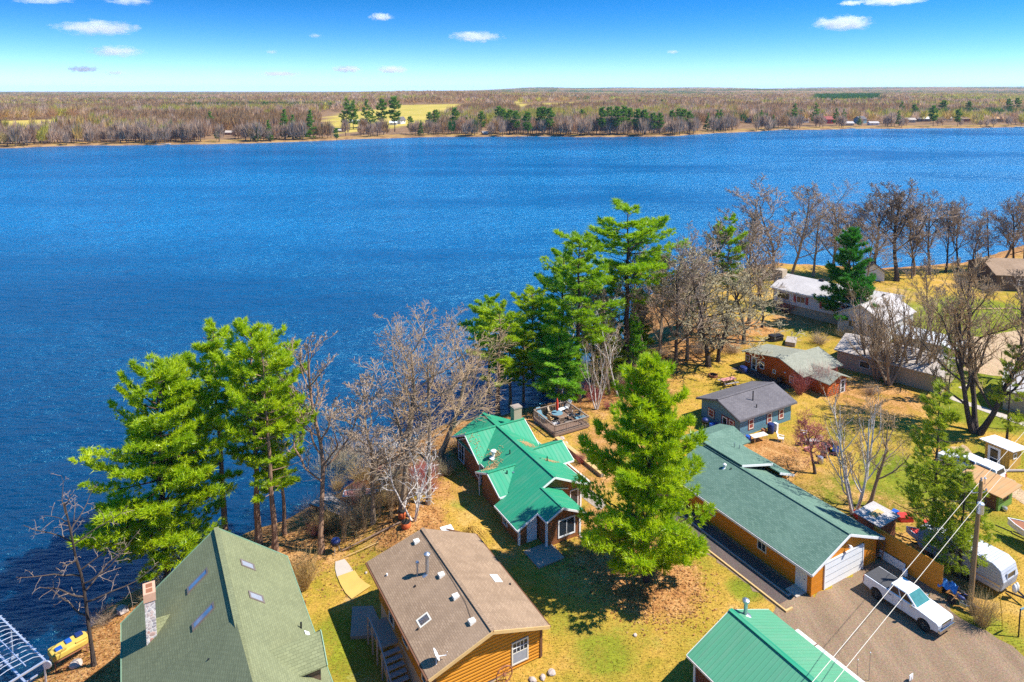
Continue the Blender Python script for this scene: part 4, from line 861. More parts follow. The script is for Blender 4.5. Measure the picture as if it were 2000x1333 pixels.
FPL = [(0,'dark pines in a clump at the boathouse on the left far shore',[(412,228,262),(423,258,275),(425,205,222)]),(2,'dark conifers in the shoreline clump left of the golden far bank',[(502,250,276),(525,246,277),(556,228,272),(572,236,272),(606,229,272),(478,224,236),(588,248,270)]),
  (0,'tall dark pine in the pair left of the white farmhouse',[(678,206,252),(690,210,253),(717,208,250),(728,225,262)]),(1,'tall pine standing in front of the far yellow field',[(746,209,255),(771,206,258)]),(2,'round dark cedar on the bank right of the white farmhouse',[(822,243,265)]),
  (1,'thin pines scattered along the middle far shore',[(801,236,262),(839,229,258),(851,226,260),(889,222,258),(941,229,262),(975,220,258),(982,224,260),(996,226,262),(1008,228,264),(1030,229,268),(910,236,258),(657,255,276)]),
  (1,'pine in the dense evergreen stand on the far shore, middle right',[(1053,223,262),(1062,222,262),(1073,224,264),(1176,223,264),(1190,222,262),(1204,222,264),(1218,221,263),(1230,224,262),(1246,227,266),(1258,228,266),(1275,234,268),(1288,233,266),(1136,223,250)]),
  (1,'green pine in the second evergreen stand on the far shore, right of middle',[(1312,226,258),(1325,223,256),(1335,224,258),(1346,228,260),(1249,200,215),(1287,208,222),(1293,199,212)]),
  (2,'cedar near the sandy point on the right far shore',[(1382,230,256),(1400,225,256),(1408,224,254),(1486,222,244),(1496,228,245)]),
  (0,'dark spruce among the cottages of the right far shore',[(1551,213,246),(1593,212,246),(1633,220,246),(1648,220,242),(1510,234,256),(1678,232,248),(1754,224,248),(1760,206,232)]),
  (1,'pine behind the cottages at the far right end',[(1785,212,236),(1822,218,250),(1842,206,236),(1870,224,250),(1892,206,230),(1968,202,228),(1985,200,226)])]
for kind, lab, items in FPL:
    for (px, yt, yb) in items:
        x, y, z = far_at(px, yb); h = max(7, (yb - yt)*y/F_PX*1.28); H0 = (15,16,14)[kind]
        o = thing('far_pine', lab, 'pine tree', (x, y, z), (px*.37) % 6.28, 'pines along the far shore' if len(items) > 1 else None); o.scale = (h/H0, h/H0, h/H0)
        for part, me in zip(('trunk', 'crown'), FP[kind]): link(part, me, o)
FHX = [790, 768, 692, 948, 664, 447, 1375, 1445, 1462, 1572, 1615, 1690, 1658, 1708, 1780, 1805, 1850, 1885, 1945]
zones = [(-30,200,'bare tree of the row on the left far shore in front of a yellow field',44,15),(200,400,'bare tree on the far bank left of the dark pine clump',46,16),(430,640,'bare tree on the far shore among the dark conifers at left',36,15),(640,880,'bare tree on the golden far bank around the white farmhouse',40,15),
         (880,1050,'bare tree on the far shore in the middle, among thin pines',44,16),(1050,1300,'bare tree mixed with the evergreen stand on the far shore',60,17),(1300,1480,'bare tree on the brushy far shore right of the evergreen stands',44,16),(1480,1750,'bare tree between cottages on the right far shore',44,16),(1750,2040,'bare tree by the docks at the far right end of the shore',30,12)]
for a, b_, lab, n_, hh_ in zones:
    for k in range(n_):
        px = a + (b_ - a)*(k + rng.uniform(.1,.9))/n_; X0 = (px-1000)/F_PX*600
        for _ in range(3): yv = float(fshore(X0)) + 3; X0 = (px-1000)/F_PX*yv
        if min(abs(px - q_) for q_ in FHX) < 11: continue
        yv += rng.uniform(0, 30); X0 = (px-1000)/F_PX*(yv*1.01); h = hh_*rng.uniform(.75, 1.25)
        o = link('far_bare_tree', FB[k % 3], None, (X0, yv, zfs(X0, yv)), rng.uniform(0, 6), (h/15*rng.uniform(.8,1.2), h/15, h/15)); tag(o, lab, 'bare tree', 'bare trees on the far shore: ' + lab[10:])
# ------------------------------------------------------------------ buildings
class Bld:
    def __init__(s, name, label, cat, u0, v0, z0=0.0, group=None, loc=None, rz=None):
        s.off = (u0, v0, z0) if loc is None else (0, 0, 0)
        s.root = thing(name, label, cat, (*W(u0, v0), z0) if loc is None else loc, A if rz is None else rz, group)
    def part(s, name, mb, mats, parent=None, smooth=False, bevel=0, label=None):
        o = mb.build(name, mats, parent or s.root, s.off, smooth, bevel)
        if label: o['label'] = label
        return o
    def f(s, side, pl):
        return {'-v': lambda a, z, d: (a, pl - d, z), '+v': lambda a, z, d: (a, pl + d, z), '-u': lambda a, z, d: (pl - d, a, z), '+u': lambda a, z, d: (pl + d, a, z)}[side]
    def bx(s, mb, fn, a0, a1, z0, z1, d0, d1):
        p = fn(a0, z0, d0); q = fn(a1, z1, d1)
        mb.box(min(p[0],q[0]), max(p[0],q[0]), min(p[1],q[1]), max(p[1],q[1]), min(p[2],q[2]), max(p[2],q[2]))
    def win(s, side, pl, a0, a1, z0, z1, fm='white', pane='glass', mull=(1, 1), fw=.09, name='window'):
        fn = s.f(side, pl); m = MB()
        for b in ((a0, a1, z1-fw, z1), (a0, a1, z0, z0+fw), (a0, a0+fw, z0+fw, z1-fw), (a1-fw, a1, z0+fw, z1-fw)): s.bx(m, fn, *b, -.02, .06)
        for i in range(1, mull[0]): a = a0 + (a1-a0)*i/mull[0]; s.bx(m, fn, a-.025, a+.025, z0+fw, z1-fw, -.02, .045)
        for i in range(1, mull[1]): z = z0 + (z1-z0)*i/mull[1]; s.bx(m, fn, a0+fw, a1-fw, z-.025, z+.025, -.02, .042)
        w = s.part(name, m, fm); g_ = MB(); s.bx(g_, fn, a0+fw*.6, a1-fw*.6, z0+fw*.6, z1-fw*.6, -.02, .02); s.part('pane', g_, pane, w); return w
    def door(s, side, pl, a0, a1, z0, z1, mat='white', glassy=False, fm='white'):
        fn = s.f(side, pl); m = MB(); s.bx(m, fn, a0, a1, z0, z1, -.02, .05); d = s.part('door', m, mat)
        t = MB(); fw = .1
        for b in ((a0-fw, a0, z0, z1), (a1, a1+fw, z0, z1), (a0-fw, a1+fw, z1, z1+fw)): s.bx(t, fn, *b, -.02, .07)
        s.part('door_frame', t, fm, d)
        if glassy: p = MB(); s.bx(p, fn, a0+.14, a1-.14, z0+(z1-z0)*.45, z1-.15, 0, .062); s.bx(p, fn, a0+.14, a1-.14, z0+.2, z0+(z1-z0)*.40, 0, .062); s.part('pane', p, 'glass', d)
        h = MB(); a = a0 + .1*(a1-a0); s.bx(h, fn, a, a+.07, z0+.95, z0+1.05, .05, .1); s.part('handle', h, 'chrome', d); return d
    def fascia(s, edges, mat='white', w=.05, h=.2, name='fascia', drop=.02):
        m = MB()
        for p, q in edges: m.bar((p[0], p[1], p[2]-drop), (q[0], q[1], q[2]-drop), w, h)
        return s.part(name, m, mat)
def pipe(b, parent, fn, u, v, hh, r=.06, mat='black', cap=False, name='vent_pipe'):
    z = fn(u, v); m = MB(); m.tube([(u, v, z-.1), (u, v, z+hh)], r, 10)
    if cap: m.lathe([(r*1.2, 0), (r*1.9, .02), (r*1.9, .16), (r*.6, .26)], 12, (u, v, z+hh)); m.lathe([(r*3, 0), (r*1.1, .12)], 12, (u, v, z+.02))
    return b.part(name, m, mat, parent)
def skylight(b, parent, fn, u0, u1, v0, v1, fm='bronze', pane='sky_glass', t=.16):
    m = MB()
    for p in ([(u0,v0),(u1,v0),(u1,v0+.1),(u0,v0+.1)], [(u0,v1-.1),(u1,v1-.1),(u1,v1),(u0,v1)], [(u0,v0+.1),(u0+.1,v0+.1),(u0+.1,v1-.1),(u0,v1-.1)], [(u1-.1,v0+.1),(u1,v0+.1),(u1,v1-.1),(u1-.1,v1-.1)]): m.slab(p, fn, t, .1)
    s_ = b.part('skylight', m, fm, parent); g_ = MB().slab([(u0+.08,v0+.08),(u1-.08,v0+.08),(u1-.08,v1-.08),(u0+.08,v1-.08)], fn, t-.03, .1); b.part('pane', g_, pane, s_); return s_
M['bronze'] = basic('bronze_flashing', (.25,.20,.17), .5, .3, .15)

M['brickcap'] = basic('pinkish_brick_cap', (.62,.36,.24), .85, 0, .2, 3); M['sage_trim'] = basic('sage_trim', (.22,.36,.24), .6, 0, .08)
# --- sage-green shingled house, bottom left
zR = lambda u, v: 7.9 - .81*(u-4.6); zL = lambda u, v: 7.9 - .79*(4.6-u)
b = Bld('shingled_house', 'tall house with a steep sage-green shingle roof and a round-stone chimney by the water', 'house', 4, 40, -1.7)
m = MB().prism([(-1.2,-3.5),(9.0,-3.5),(9.0,zR(9.0,0)-.02),(4.6,7.86),(-1.2,zL(-1.2,0)-.02)], 'v', 30, 51.0)
b.part('wall', m, 'sid_darkbrown')
r_ = MB().slab([(4.6,30),(9.45,30),(9.45,51.4),(4.6,51.4)], zR); r_.slab([(-1.6,30),(-1.6,51.4),(4.6,51.4),(4.6,30)], zL)
r_.slab([(4.55,41.62),(.04,43.67),(-1.6,44.42),(-1.6,30),(4.55,30)], lambda u, v: 7.87 + .70*(u-4.6) - .17*(v-41.64), .14, .06)
roofA = b.part('roof', r_, 'sh_sage')
rd = MB(); dv = 39.53; zd = lambda u, v: 6.80 - .84*(dv - v); zd2 = lambda u, v: 6.80 - .84*(v - dv)
dw = MB(); dw.prism([(38.4,3.6),(40.65,3.6),(40.65,zd2(0,40.65)-.02),(dv,6.76),(38.4,zd(0,38.4)-.02)], 'u', 6.2, 8.75); dm = b.part('dormer', dw, 'sid_darkbrown')
rd.slab([(5.7,dv),(9.05,dv),(9.05,38.15),(5.7,38.15)], zd, .1); rd.slab([(5.7,dv),(5.7,40.9),(9.05,40.9),(9.05,dv)], zd2, .1); b.part('dormer_roof', rd, 'sh_sage', dm)
b.fascia([((-1.62,51.42,zL(-1.6,0)+.1),(4.6,51.42,8.0)), ((4.6,51.42,8.0),(9.47,51.42,zR(9.45,0)+.1)), ((9.47,51.42,zR(9.45,0)+.1),(9.47,30,zR(9.45,0)+.1)), ((-1.62,51.4,zL(-1.6,0)+.1),(-1.62,44.4,zL(-1.6,0)+.1)),
          ((9.08,dv,6.88),(9.08,38.15,zd(0,38.15)+.06)), ((9.08,dv,6.88),(9.08,40.9,zd2(0,40.9)+.06))], 'sage_trim', .05, .2)
rg = MB(); rg.bar((4.6,30,8.08),(4.6,51.4,8.08), .34, .07); b.part('ridge_cap', rg, 'sh_sage', roofA)
ch = MB().box(-.14, .46, 46.9, 48.0, -3.5, 7.2); cst = b.part('chimney', ch, 'stone'); cc = MB().box(-.19, .51, 46.85, 48.05, 7.2, 7.75); ct = b.part('chimney_cap', cc, 'brickcap', cst)
fl = MB().box(-.02, .34, 47.0, 47.38, 7.7, 7.77).box(-.02, .34, 47.5, 47.88, 7.7, 7.77); b.part('flue', fl, 'rust', cst)
cr = MB().add([(.46,46.9,4.7),(.46,48.0,4.7),(1.3,47.45,5.5),(.47,47.45,5.55)], [(0,2,3),(1,3,2),(0,3,1),(0,1,2)]); b.part('cricket', cr, 'sh_sage', cst)
for v0 in (47.65, 44.05): skylight(b, roofA, zL, 2.35, 3.65, v0, v0+.62, 'bronze')
for v0 in (47.65, 44.15): skylight(b, roofA, zR, 5.75, 6.65, v0, v0+.75, 'bronze', 'curtain', .12)
pipe(b, roofA, zR, 8.6, 42.9, .55); pipe(b, roofA, zL, 2.9, 40.3, .6); m = MB().slab([(8.75,42.4),(9.05,42.4),(9.05,42.7),(8.75,42.7)], zR, .12, .1); b.part('roof_vent', m, 'white', roofA)

# --- brown-roofed log house
bL = lambda u, v: 4.12 - .37*(19.6-u); bR = lambda u, v: 4.12 - .37*(u-19.6)
b = Bld('log_house', 'golden log house with a broad brown shingle roof, bottom centre', 'house', 19.6, 43)
m = MB().prism([(15.7,.1),(23.85,.1),(23.85,bR(23.85,0)-.02),(19.6,4.09),(15.7,bL(15.7,0)-.02)], 'v', 37.9, 48.7); b.part('wall', m, 'log_orange')
f_ = MB().box(15.8, 23.75, 38.0, 48.6, -3.2, .1); b.part('foundation', f_, 'stonebeige')
r_ = MB().slab([(15.15,37.4),(15.15,49.9),(19.6,49.35),(19.6,37.15)], bL); r_.slab([(19.6,37.15),(19.6,49.35),(24.15,48.85),(24.15,37.4)], bR); roofB = b.part('roof', r_, 'sh_brown')
rg = MB().bar((19.6,37.15,4.29),(19.6,49.35,4.29), .3, .05); b.part('ridge_cap', rg, 'sh_brown', roofB)
b.fascia([((15.15,37.38,bL(15.15,0)+.08),(19.6,37.12,4.2)), ((19.6,37.12,4.2),(24.15,37.38,bR(24.15,0)+.08))], 'newwood', .06, .22)
gt = MB().bar((15.08,37.4,bL(15.15,0)+.05),(15.08,49.9,bL(15.15,0)+.05), .12, .12); gt.bar((24.22,37.4,bR(24.15,0)+.05),(24.22,48.85,bR(24.15,0)+.05), .1, .1); b.part('gutter', gt, 'brown')
for u_ in (23.75, 15.75):
    b.part('corner_trim', MB().box(u_-.08, u_+.1, 37.84, 37.95, .1, 2.4), 'brown')
w = b.win('-v', 37.9, 21.4, 22.72, .42, 2.08, 'trim', 'glass', (1, 2), .1); mm = MB()
for i in (1, 2, 3): a = 21.5 + 1.12*i/4; mm.box(a-.018, a+.018, 37.85, 37.9, 1.3, 1.98)
mm.box(21.5, 22.62, 37.845, 37.9, 1.6, 1.64); b.part('muntin', mm, 'white', w); b.part('blind', MB().box(21.52, 22.6, 37.862, 37.9, .52, 1.2), 'curtain', w)
b.win('-u', 15.7, 39.1, 39.9, .5, 1.9, 'trim'); b.win('-u', 15.7, 42.4, 43.5, .6, 1.7, 'trim'); b.door('-u', 15.7, 45.3, 46.2, .1, 2.0, 'white', True, 'trim'); b.part('wall_light', MB().lathe([(.09,0),(.13,.1),(.05,.24)], 10, (15.62,44.9,1.3)), 'white')
b.part('foundation_vent', MB().box(21.9, 22.3, 37.97, 38.01, -.05, .08), 'dark')
for u_, v_ in ((18.73,48.4),(18.88,43.89),(18.88,41.41),(18.87,38.79)):
    z = bL(u_, v_)+.14; m = MB().slab([(u_-.22,v_-.2),(u_+.22,v_-.2),(u_+.22,v_+.2),(u_-.22,v_+.2)], lambda u, v: z + .12, .22, -.16); b.part('roof_vent', m, 'gutter', roofB)
pipe(b, roofB, bL, 18.2, 44.95, 1.55, .13, 'galv', True, 'stove_pipe'); pipe(b, roofB, bL, 17.6, 45.4, 1.05, .07, 'galv', True, 'stove_pipe')
for u_, v_, h_ in ((15.9,47.3,.3),(17.1,44.6,.25),(15.95,41.2,.25),(23.6,42.0,.25)): pipe(b, roofB, bL if u_ < 19.6 else bR, u_, v_, h_, .07, 'white' if v_ > 47 else 'black')
skylight(b, roofB, bL, 16.1, 16.95, 41.15, 41.95, 'trim', 'sky_glass', .08); m = MB().slab([(22.5,42.3),(23.15,42.3),(23.15,43.2),(22.5,43.2)], bR, .06, .13); b.part('hatch', m, 'gutter', roofB)
d0 = (15.9, 37.95, bL(15.9,0)+.15); ds_ = MB(); ds_.tube([d0, (15.95,38.05,d0[2]+.45)], .03, 8); ds_.tube([(15.95,38.05,d0[2]+.45),(16.55,37.8,d0[2]+.5),(16.6,37.75,d0[2]+.75)], .025, 6)
dish = b.part('satellite_dish', ds_, 'white', roofB); bm_ = MB(); c_ = Vector((15.95,38.1,d0[2]+.55)); ax = Vector((.85,-.25,.45)).normalized(); a1_ = ax.cross(Vector((0,0,1))).normalized(); a2_ = a1_.cross(ax)
vs = [c_ - ax*.06]; fs = []
for k in range(16): t = k*math.pi/8; vs.append(c_ + (a1_*math.cos(t)*.36 + a2_*math.sin(t)*.42) + ax*.05)
for k in range(16): fs.append((0, 1+k, 1+(k+1) % 16))
vs2 = [p - ax*.03 for p in vs]; bm_.add(vs, fs); bm_.add(vs2, [f[::-1] for f in fs]); b.part('reflector', bm_, 'white', dish)
wr = MB(); wr.tube([(18.9,38.85,4.05),(19.2,40.5,4.16),(19.3,43,4.2),(19.35,47,4.22),(19.4,49.2,4.25)], .012, 4); b.part('cable', wr, 'black', roofB)
# stairs and walkway on the low side of the log house
b = Bld('side_stairs', 'shaded plank stairs with a post rail along the low side of the log house', 'stairs', 15, 43, -1.5)
m = MB(); m.box(14.2, 15.6, 44.2, 46.8, -.12, .02); b.part('landing', m, 'conc_dk')
st_ = MB()
for i in range(9): st_.box(14.3, 15.55, 44.0-.42*(i+1), 44.0-.42*i-.04, -.2-.21*i-.06, -.2-.21*i)
b.part('tread', st_, 'greyw'); rl = MB(); rl.bar((14.15,46.6,.85),(14.1,44.0,.85), .09); rl.bar((14.1,44.0,.85),(14.1,40.1,-1.1), .09); b.part('rail', rl, 'greyw')
b.part('apron', MB().prism([(13.2,48.0),(15.6,46.9),(15.65,50.2),(14.2,50.9)], 'z', -2.2, -1.45), 'conc_dk')
for i in range(7):
    v_ = 46.5 - i*1.05; zt = .85 if v_ > 44 else .85 - (44-v_)*.5; b.part('post', MB().box(14.05, 14.15, v_-.05, v_+.05, zt-2.2, zt), 'greyw')
b.part('stringer', MB().bar((14.22,44,-.35),(14.22,40.2,-2.25), .06, .26), 'greyw')

# --- house with the green metal roof
gL = lambda u, v: 4.05 - .47*(33.1-u); gR = lambda u, v: 4.05 - .47*(u-33.1)
b = Bld('green_roofed_house', 'brown-shingled lake house under a bright green metal roof with many gables, picture centre', 'house', 33, 56)
m = MB().prism([(30.0,-.3),(36.3,-.3),(36.3,gR(36.3,0)-.03),(33.1,4.0),(30.0,gL(30.0,0)-.03)], 'v', 51.0, 64.4)
xN = lambda u, v: 4.02 - .51*(v-61.7); xS = lambda u, v: 4.02 - .51*(61.7-v)
m.prism([(58.9,-.3),(64.5,-.3),(64.5,xN(0,64.5)-.03),(61.7,3.97),(58.9,xS(0,58.9)-.03)], 'u', 29.7, 36.0)
m.prism([(53.2,-.3),(57.2,-.3),(57.2,2.42),(55.2,3.25),(53.2,2.42)], 'u', 29.05, 33.0); m.prism([(55.0,-.3),(58.2,-.3),(58.2,2.5),(56.6,3.35),(55.0,2.5)], 'u', 33.0, 37.4)
m.prism([(28.45,-.6),(30.3,-.6),(30.3,gL(30.3,0)-.04),(28.45,gL(28.45,0)-.04)], 'v', 49.0, 52.3); m.prism([(30.35,-.6),(33.8,-.6),(33.8,2.2),(31.7,gL(31.7,0)-.04),(30.35,gL(30.35,0)-.04)], 'v', 47.55, 51.0)
b.part('wall', m, 'sid_brown')
f_ = MB().box(28.4, 30.3, 48.96, 52.35, -1.8, -.25).box(30.3, 33.85, 47.5, 51, -1.8, -.25).box(29.95, 36.35, 50.95, 64.45, -3, -.25).box(29.65, 36.05, 58.85, 64.55, -4.2, -.25).box(29.0, 33, 53.15, 57.25, -2.5, -.25).box(33, 37.45, 54.95, 58.25, -2, -.25); b.part('foundation', f_, 'white')
r_ = MB().slab([(33.1,50.5),(33.1,65.0),(29.55,65.0),(29.55,52.75),(28.0,52.75),(28.0,48.55),(30.05,48.55),(30.05,47.1),(31.7,47.1),(31.7,50.5)], gL, .09)
r_.slab([(33.1,50.5),(36.85,50.5),(36.85,65.0),(33.1,65.0)], gR, .09); r_.slab([(31.7,47.1),(34.15,47.1),(34.15,50.95),(31.7,50.95)], lambda u, v: gL(31.7,0) - .47*(u-31.7), .09)
r_.slab([(29.3,61.7),(29.3,58.5),(36.4,58.5),(36.4,61.7)], xS, .09); r_.slab([(29.3,61.7),(36.4,61.7),(36.4,65.05),(29.3,65.05)], xN, .09)
lN = lambda u, v: 3.32 - .44*(v-55.2); lS = lambda u, v: 3.32 - .44*(55.2-v)
r_.slab([(28.55,55.2),(28.55,52.75),(33,52.75),(33,55.2)], lS, .09, .02); r_.slab([(28.55,55.2),(33,55.2),(33,57.7),(28.55,57.7)], lN, .09, .02)
qN = lambda u, v: 3.45 - .50*(v-56.6); qS = lambda u, v: 3.45 - .50*(56.6-v)
r_.slab([(33.3,56.6),(33.3,54.5),(37.95,54.5),(37.95,56.6)], qS, .09, .02); r_.slab([(33.3,56.6),(37.95,56.6),(37.95,58.7),(33.3,58.7)], qN, .09, .02)
roofG = b.part('roof', r_, 'green_roof')
rc = MB(); rc.bar((33.1,50.5,4.17),(33.1,65,4.17),.3,.06); rc.bar((29.3,61.7,4.14),(36.4,61.7,4.14),.3,.06); rc.bar((28.55,55.2,3.46),(32.6,55.2,3.46),.26,.06); rc.bar((34.2,56.6,3.58),(37.95,56.6,3.58),.26,.06); rc.bar((31.7,47.1,3.5),(31.7,50.6,3.5),.24,.05); b.part('ridge_cap', rc, 'green_roof', roofG)
e = lambda fn, u, v: (u, v, fn(u, v)+.03)
b.fascia([(e(gL,33.1,50.46),e(gL,31.7,50.46)),(e(gR,33.1,50.46),e(gR,36.85,50.46)),(e(gR,36.88,50.5),e(gR,36.88,65)),(e(gL,29.52,57.8),e(gL,29.52,58.5)),(e(gL,27.97,52.75),e(gL,27.97,48.55)),(e(gL,28,48.52),e(gL,30.05,48.52)),(e(gL,30.02,48.55),e(gL,30.02,47.1)),
          (e(gL,30.05,47.06),e(gL,31.7,47.06)),((31.7,47.06,3.42),(34.15,47.06,2.28)),(e(xS,29.27,58.5),e(xS,29.27,61.7)),(e(xN,29.27,61.7),e(xN,29.27,65)),(e(lS,28.52,52.75),e(lS,28.52,55.2)),(e(lN,28.52,55.2),e(lN,28.52,57.7)),(e(lS,28.55,52.72),e(lS,29.6,52.72)),
          (e(qS,37.98,54.5),e(qS,37.98,56.6)),(e(qN,37.98,56.6),e(qN,37.98,58.7)),(e(qS,36.6,54.47),e(qS,37.95,54.47)),(e(xS,36.43,58.5),e(xS,36.43,61.7))], 'white', .05, .17)
for u_, v_, z1 in ((28.43,48.98,1.85),(30.33,47.53,2.6),(33.82,47.53,2.15),(36.32,50.98,2.4),(29.68,58.88,2.4),(29.03,53.18,2.3)): b.part('corner_trim', MB().box(u_-.09, u_+.09, v_-.05, v_+.1, -.4, z1), 'white')
ds_ = MB(); ds_.tube([(28.5,57.6,2.2),(28.75,57.35,1.7),(28.8,57.3,-.9),(28.5,56.6,-1.1),(28.4,54,-1.2)], .05, 6); b.part('downspout', ds_, 'white')
b.win('-v', 47.55, 31.5, 33.3, .45, 2.1, 'white', 'glass', (2, 1), .12); b.door('-v', 49.0, 29.3, 30.1, -.05, 1.95, 'white'); b.win('-u', 28.45, 51.1, 51.9, .4, 1.5, 'white', 'glass', (2, 1)); b.win('-v', 51.0, 35.1, 36.05, .2, 1.95, 'white', 'glass')
b.win('-u', 29.7, 62.6, 64.0, .3, 2.3, 'white', 'glass', (2, 2)); b.win('-u', 30.0, 57.75, 58.6, .2, 2.2, 'white', 'glass', (1, 2)); tri = MB(); tri.bar((29.62,64.2,2.3),(29.62,61.8,3.6),.06,.1); tri.bar((34.9,50.95,2.25),(33.2,50.95,2.75),.06,.1); b.part('gable_trim', tri, 'white')
c_ = MB().box(35.2, 36.15, 61.75, 62.55, 1.5, 5.35); ch_ = b.part('chimney', c_, 'tan'); b.part('chimney_cap', MB().box(35.15, 36.2, 61.7, 62.6, 5.35, 5.5).box(35.28, 35.6, 61.9, 62.4, 5.5, 5.54), 'conc_dk', ch_)
pipe(b, roofG, gL, 30.75, 58.1, .6, .15, 'white', True, 'stove_pipe'); pipe(b, roofG, gL, 31.95, 56.9, .5, .06); pipe(b, roofG, lS, 30.35, 54.6, .4, .07); pipe(b, roofG, lS, 31.0, 54.5, .18, .12, 'galv'); pipe(b, roofG, gR, 34.6, 54.2, .55, .06); pipe(b, roofG, gR, 33.95, 54.5, .12, .08); pipe(b, roofG, lS, 30.2, 55.0, .12, .06)
M['leafdeb'] = basic('dry_leaf_debris', (.42,.27,.12), .95, 0, .4, 6)
lv = np.concatenate([np.stack([rng.normal(c0, s0, n), rng.normal(c1, s1, n)], 1) for c0, c1, s0, s1, n in [(29.9,57.0,.5,.3,260),(30.9,58.2,.35,.35,200),(34.6,57.9,.4,.35,300),(29.9,61.3,.4,1.2,160),(35.2,54.4,.5,.15,120)]])
q = []
for u_, v_ in lv:
    fs_ = [gL(u_,0) if u_ < 33.1 else gR(u_,0)]
    if 58.5 < v_ < 65 and 29.3 < u_ < 36.4: fs_.append(min(xS(0,v_), xN(0,v_)))
    if 52.75 < v_ < 57.7 and 28.55 < u_ < 33: fs_.append(min(lS(0,v_), lN(0,v_)))
    if 54.5 < v_ < 58.7 and u_ > 33.3: fs_.append(min(qS(0,v_), qN(0,v_)))
    z = max(fs_)+.135; a = rng.uniform(0, 6.28); r1 = rng.uniform(.03, .09)
    for k in (0, 2.1, 4.2): q.append((u_-33+r1*math.cos(a+k), v_-56+r1*math.sin(a+k), z+rng.uniform(0,.03)))
o = link('leaf_litter', npmesh('leaf_litter', q, 3, [M['leafdeb']]), b.root); o['kind'] = 'stuff'
b = Bld('porch_slab', 'square concrete slab at the door of the green-roofed house', 'porch step', 29, 47.2); b.part('slab', MB().box(28.3, 30.9, 45.6, 48.0, -.3, .14), 'conc_dk', None, False, .02)
b = Bld('side_deck', 'small dark deck with a post rail at the lake corner of the green-roofed house', 'deck', 29, 66, -1.5)
b.part('platform', MB().box(27.6, 29.6, 62.2, 66.4, -.5, -.3), 'railw'); b.part('rail', MB().bar((27.7,62.3,.5),(27.7,66.3,.5),.08).bar((27.7,66.3,.5),(29.5,66.3,.5),.08).bar((27.7,62.3,.0),(27.7,66.3,.0),.05), 'railw')
for v_ in (62.3,63.6,64.9,66.3): b.part('post', MB().box(27.64,27.76,v_-.06,v_+.06,-3.4,.55), 'railw')

# --- raised deck towards the lake
b = Bld('wooden_deck', 'raised weathered wooden deck with baluster railings beyond the green-roofed house', 'deck', 43.7, 65.4)
FZ_ = .38; b.part('floor', MB().box(41.3, 46.1, 63.1, 67.8, FZ_-.12, FZ_), 'plank'); b.part('skirt', MB().box(41.36, 41.42, 63.15, 67.75, -2.2, FZ_-.12).box(41.42, 46.05, 63.16, 63.22, -.25, FZ_-.12).box(41.42,46.05,67.68,67.74,-3,FZ_-.12), 'greyw')
b.part('rim_board', MB().box(41.26, 46.14, 63.04, 63.1, FZ_-.2, FZ_+.02).box(41.24, 41.3, 63.04, 67.86, FZ_-.2, FZ_+.02), 'deckw')
for nm_, p, q in (('railing',(41.35,63.15),(46.05,63.15)),('railing',(41.35,63.15),(41.35,67.75)),('railing',(41.35,67.75),(46.05,67.75)),('railing',(46.05,67.75),(46.05,63.15))):
    rl = MB(); rl.bar((*p,FZ_+1.0),(*q,FZ_+1.0),.14,.05); rl.bar((*p,FZ_+.12),(*q,FZ_+.12),.06,.07); rl.bar((*p,FZ_+.9),(*q,FZ_+.9),.05,.07); n_ = 20
    for i in range(n_+1): t = i/n_; x_, y_ = p[0]+(q[0]-p[0])*t, p[1]+(q[1]-p[1])*t; w_ = .028 if i % 7 else .06; rl.box(x_-w_/1.6, x_+w_/1.6, y_-w_/1.6, y_+w_/1.6, FZ_, FZ_+(.95 if i % 7 else 1.03))
    b.part(nm_, rl, 'railw')
b = Bld('picket_fence', 'low picket fence of grey boards running from the deck towards the trees', 'fence', 47, 69)
m = MB(); 
for i in range(20): t = i/19; m.box(46.9+.9*t, 46.96+.9*t, 68.0+3.6*t, 68.1+3.6*t, -.6-.25*t, .55-.2*t)
m.bar((46.9,68,.45),(47.85,71.6,.2),.06,.08); m.bar((46.9,68,-.1),(47.85,71.6,-.4),.06,.08); b.part('pickets', m, 'railw'); b.part('post', MB().box(46.75,46.9,67.9,68.05,-.8,.8), 'greyw'); b.part('post', MB().box(47.8,47.95,71.55,71.7,-1.4,.5), 'greyw')
b = Bld('retaining_fence', 'low tan board fence in the shade behind the right gable of the green-roofed house', 'fence', 40.5, 58); b.part('boards', MB().box(38.7,38.82,52.6,57.0,-.4,.75), 'newwood'); b.part('cap', MB().box(38.66,38.86,52.6,57.0,.75,.82), 'trim')
b = Bld('retaining_wall', 'low concrete retaining wall running from the deck past the right gable', 'wall', 41, 58); b.part('wall', MB().box(41.0,41.4,54.0,62.6,-.5,.35), 'conc_dk')
for i in range(8): b.part('board_cap', MB().box(40.95,41.45,54.0+1.075*i+.02,54.0+1.075*(i+1)-.02,.35,.41), 'newwood')

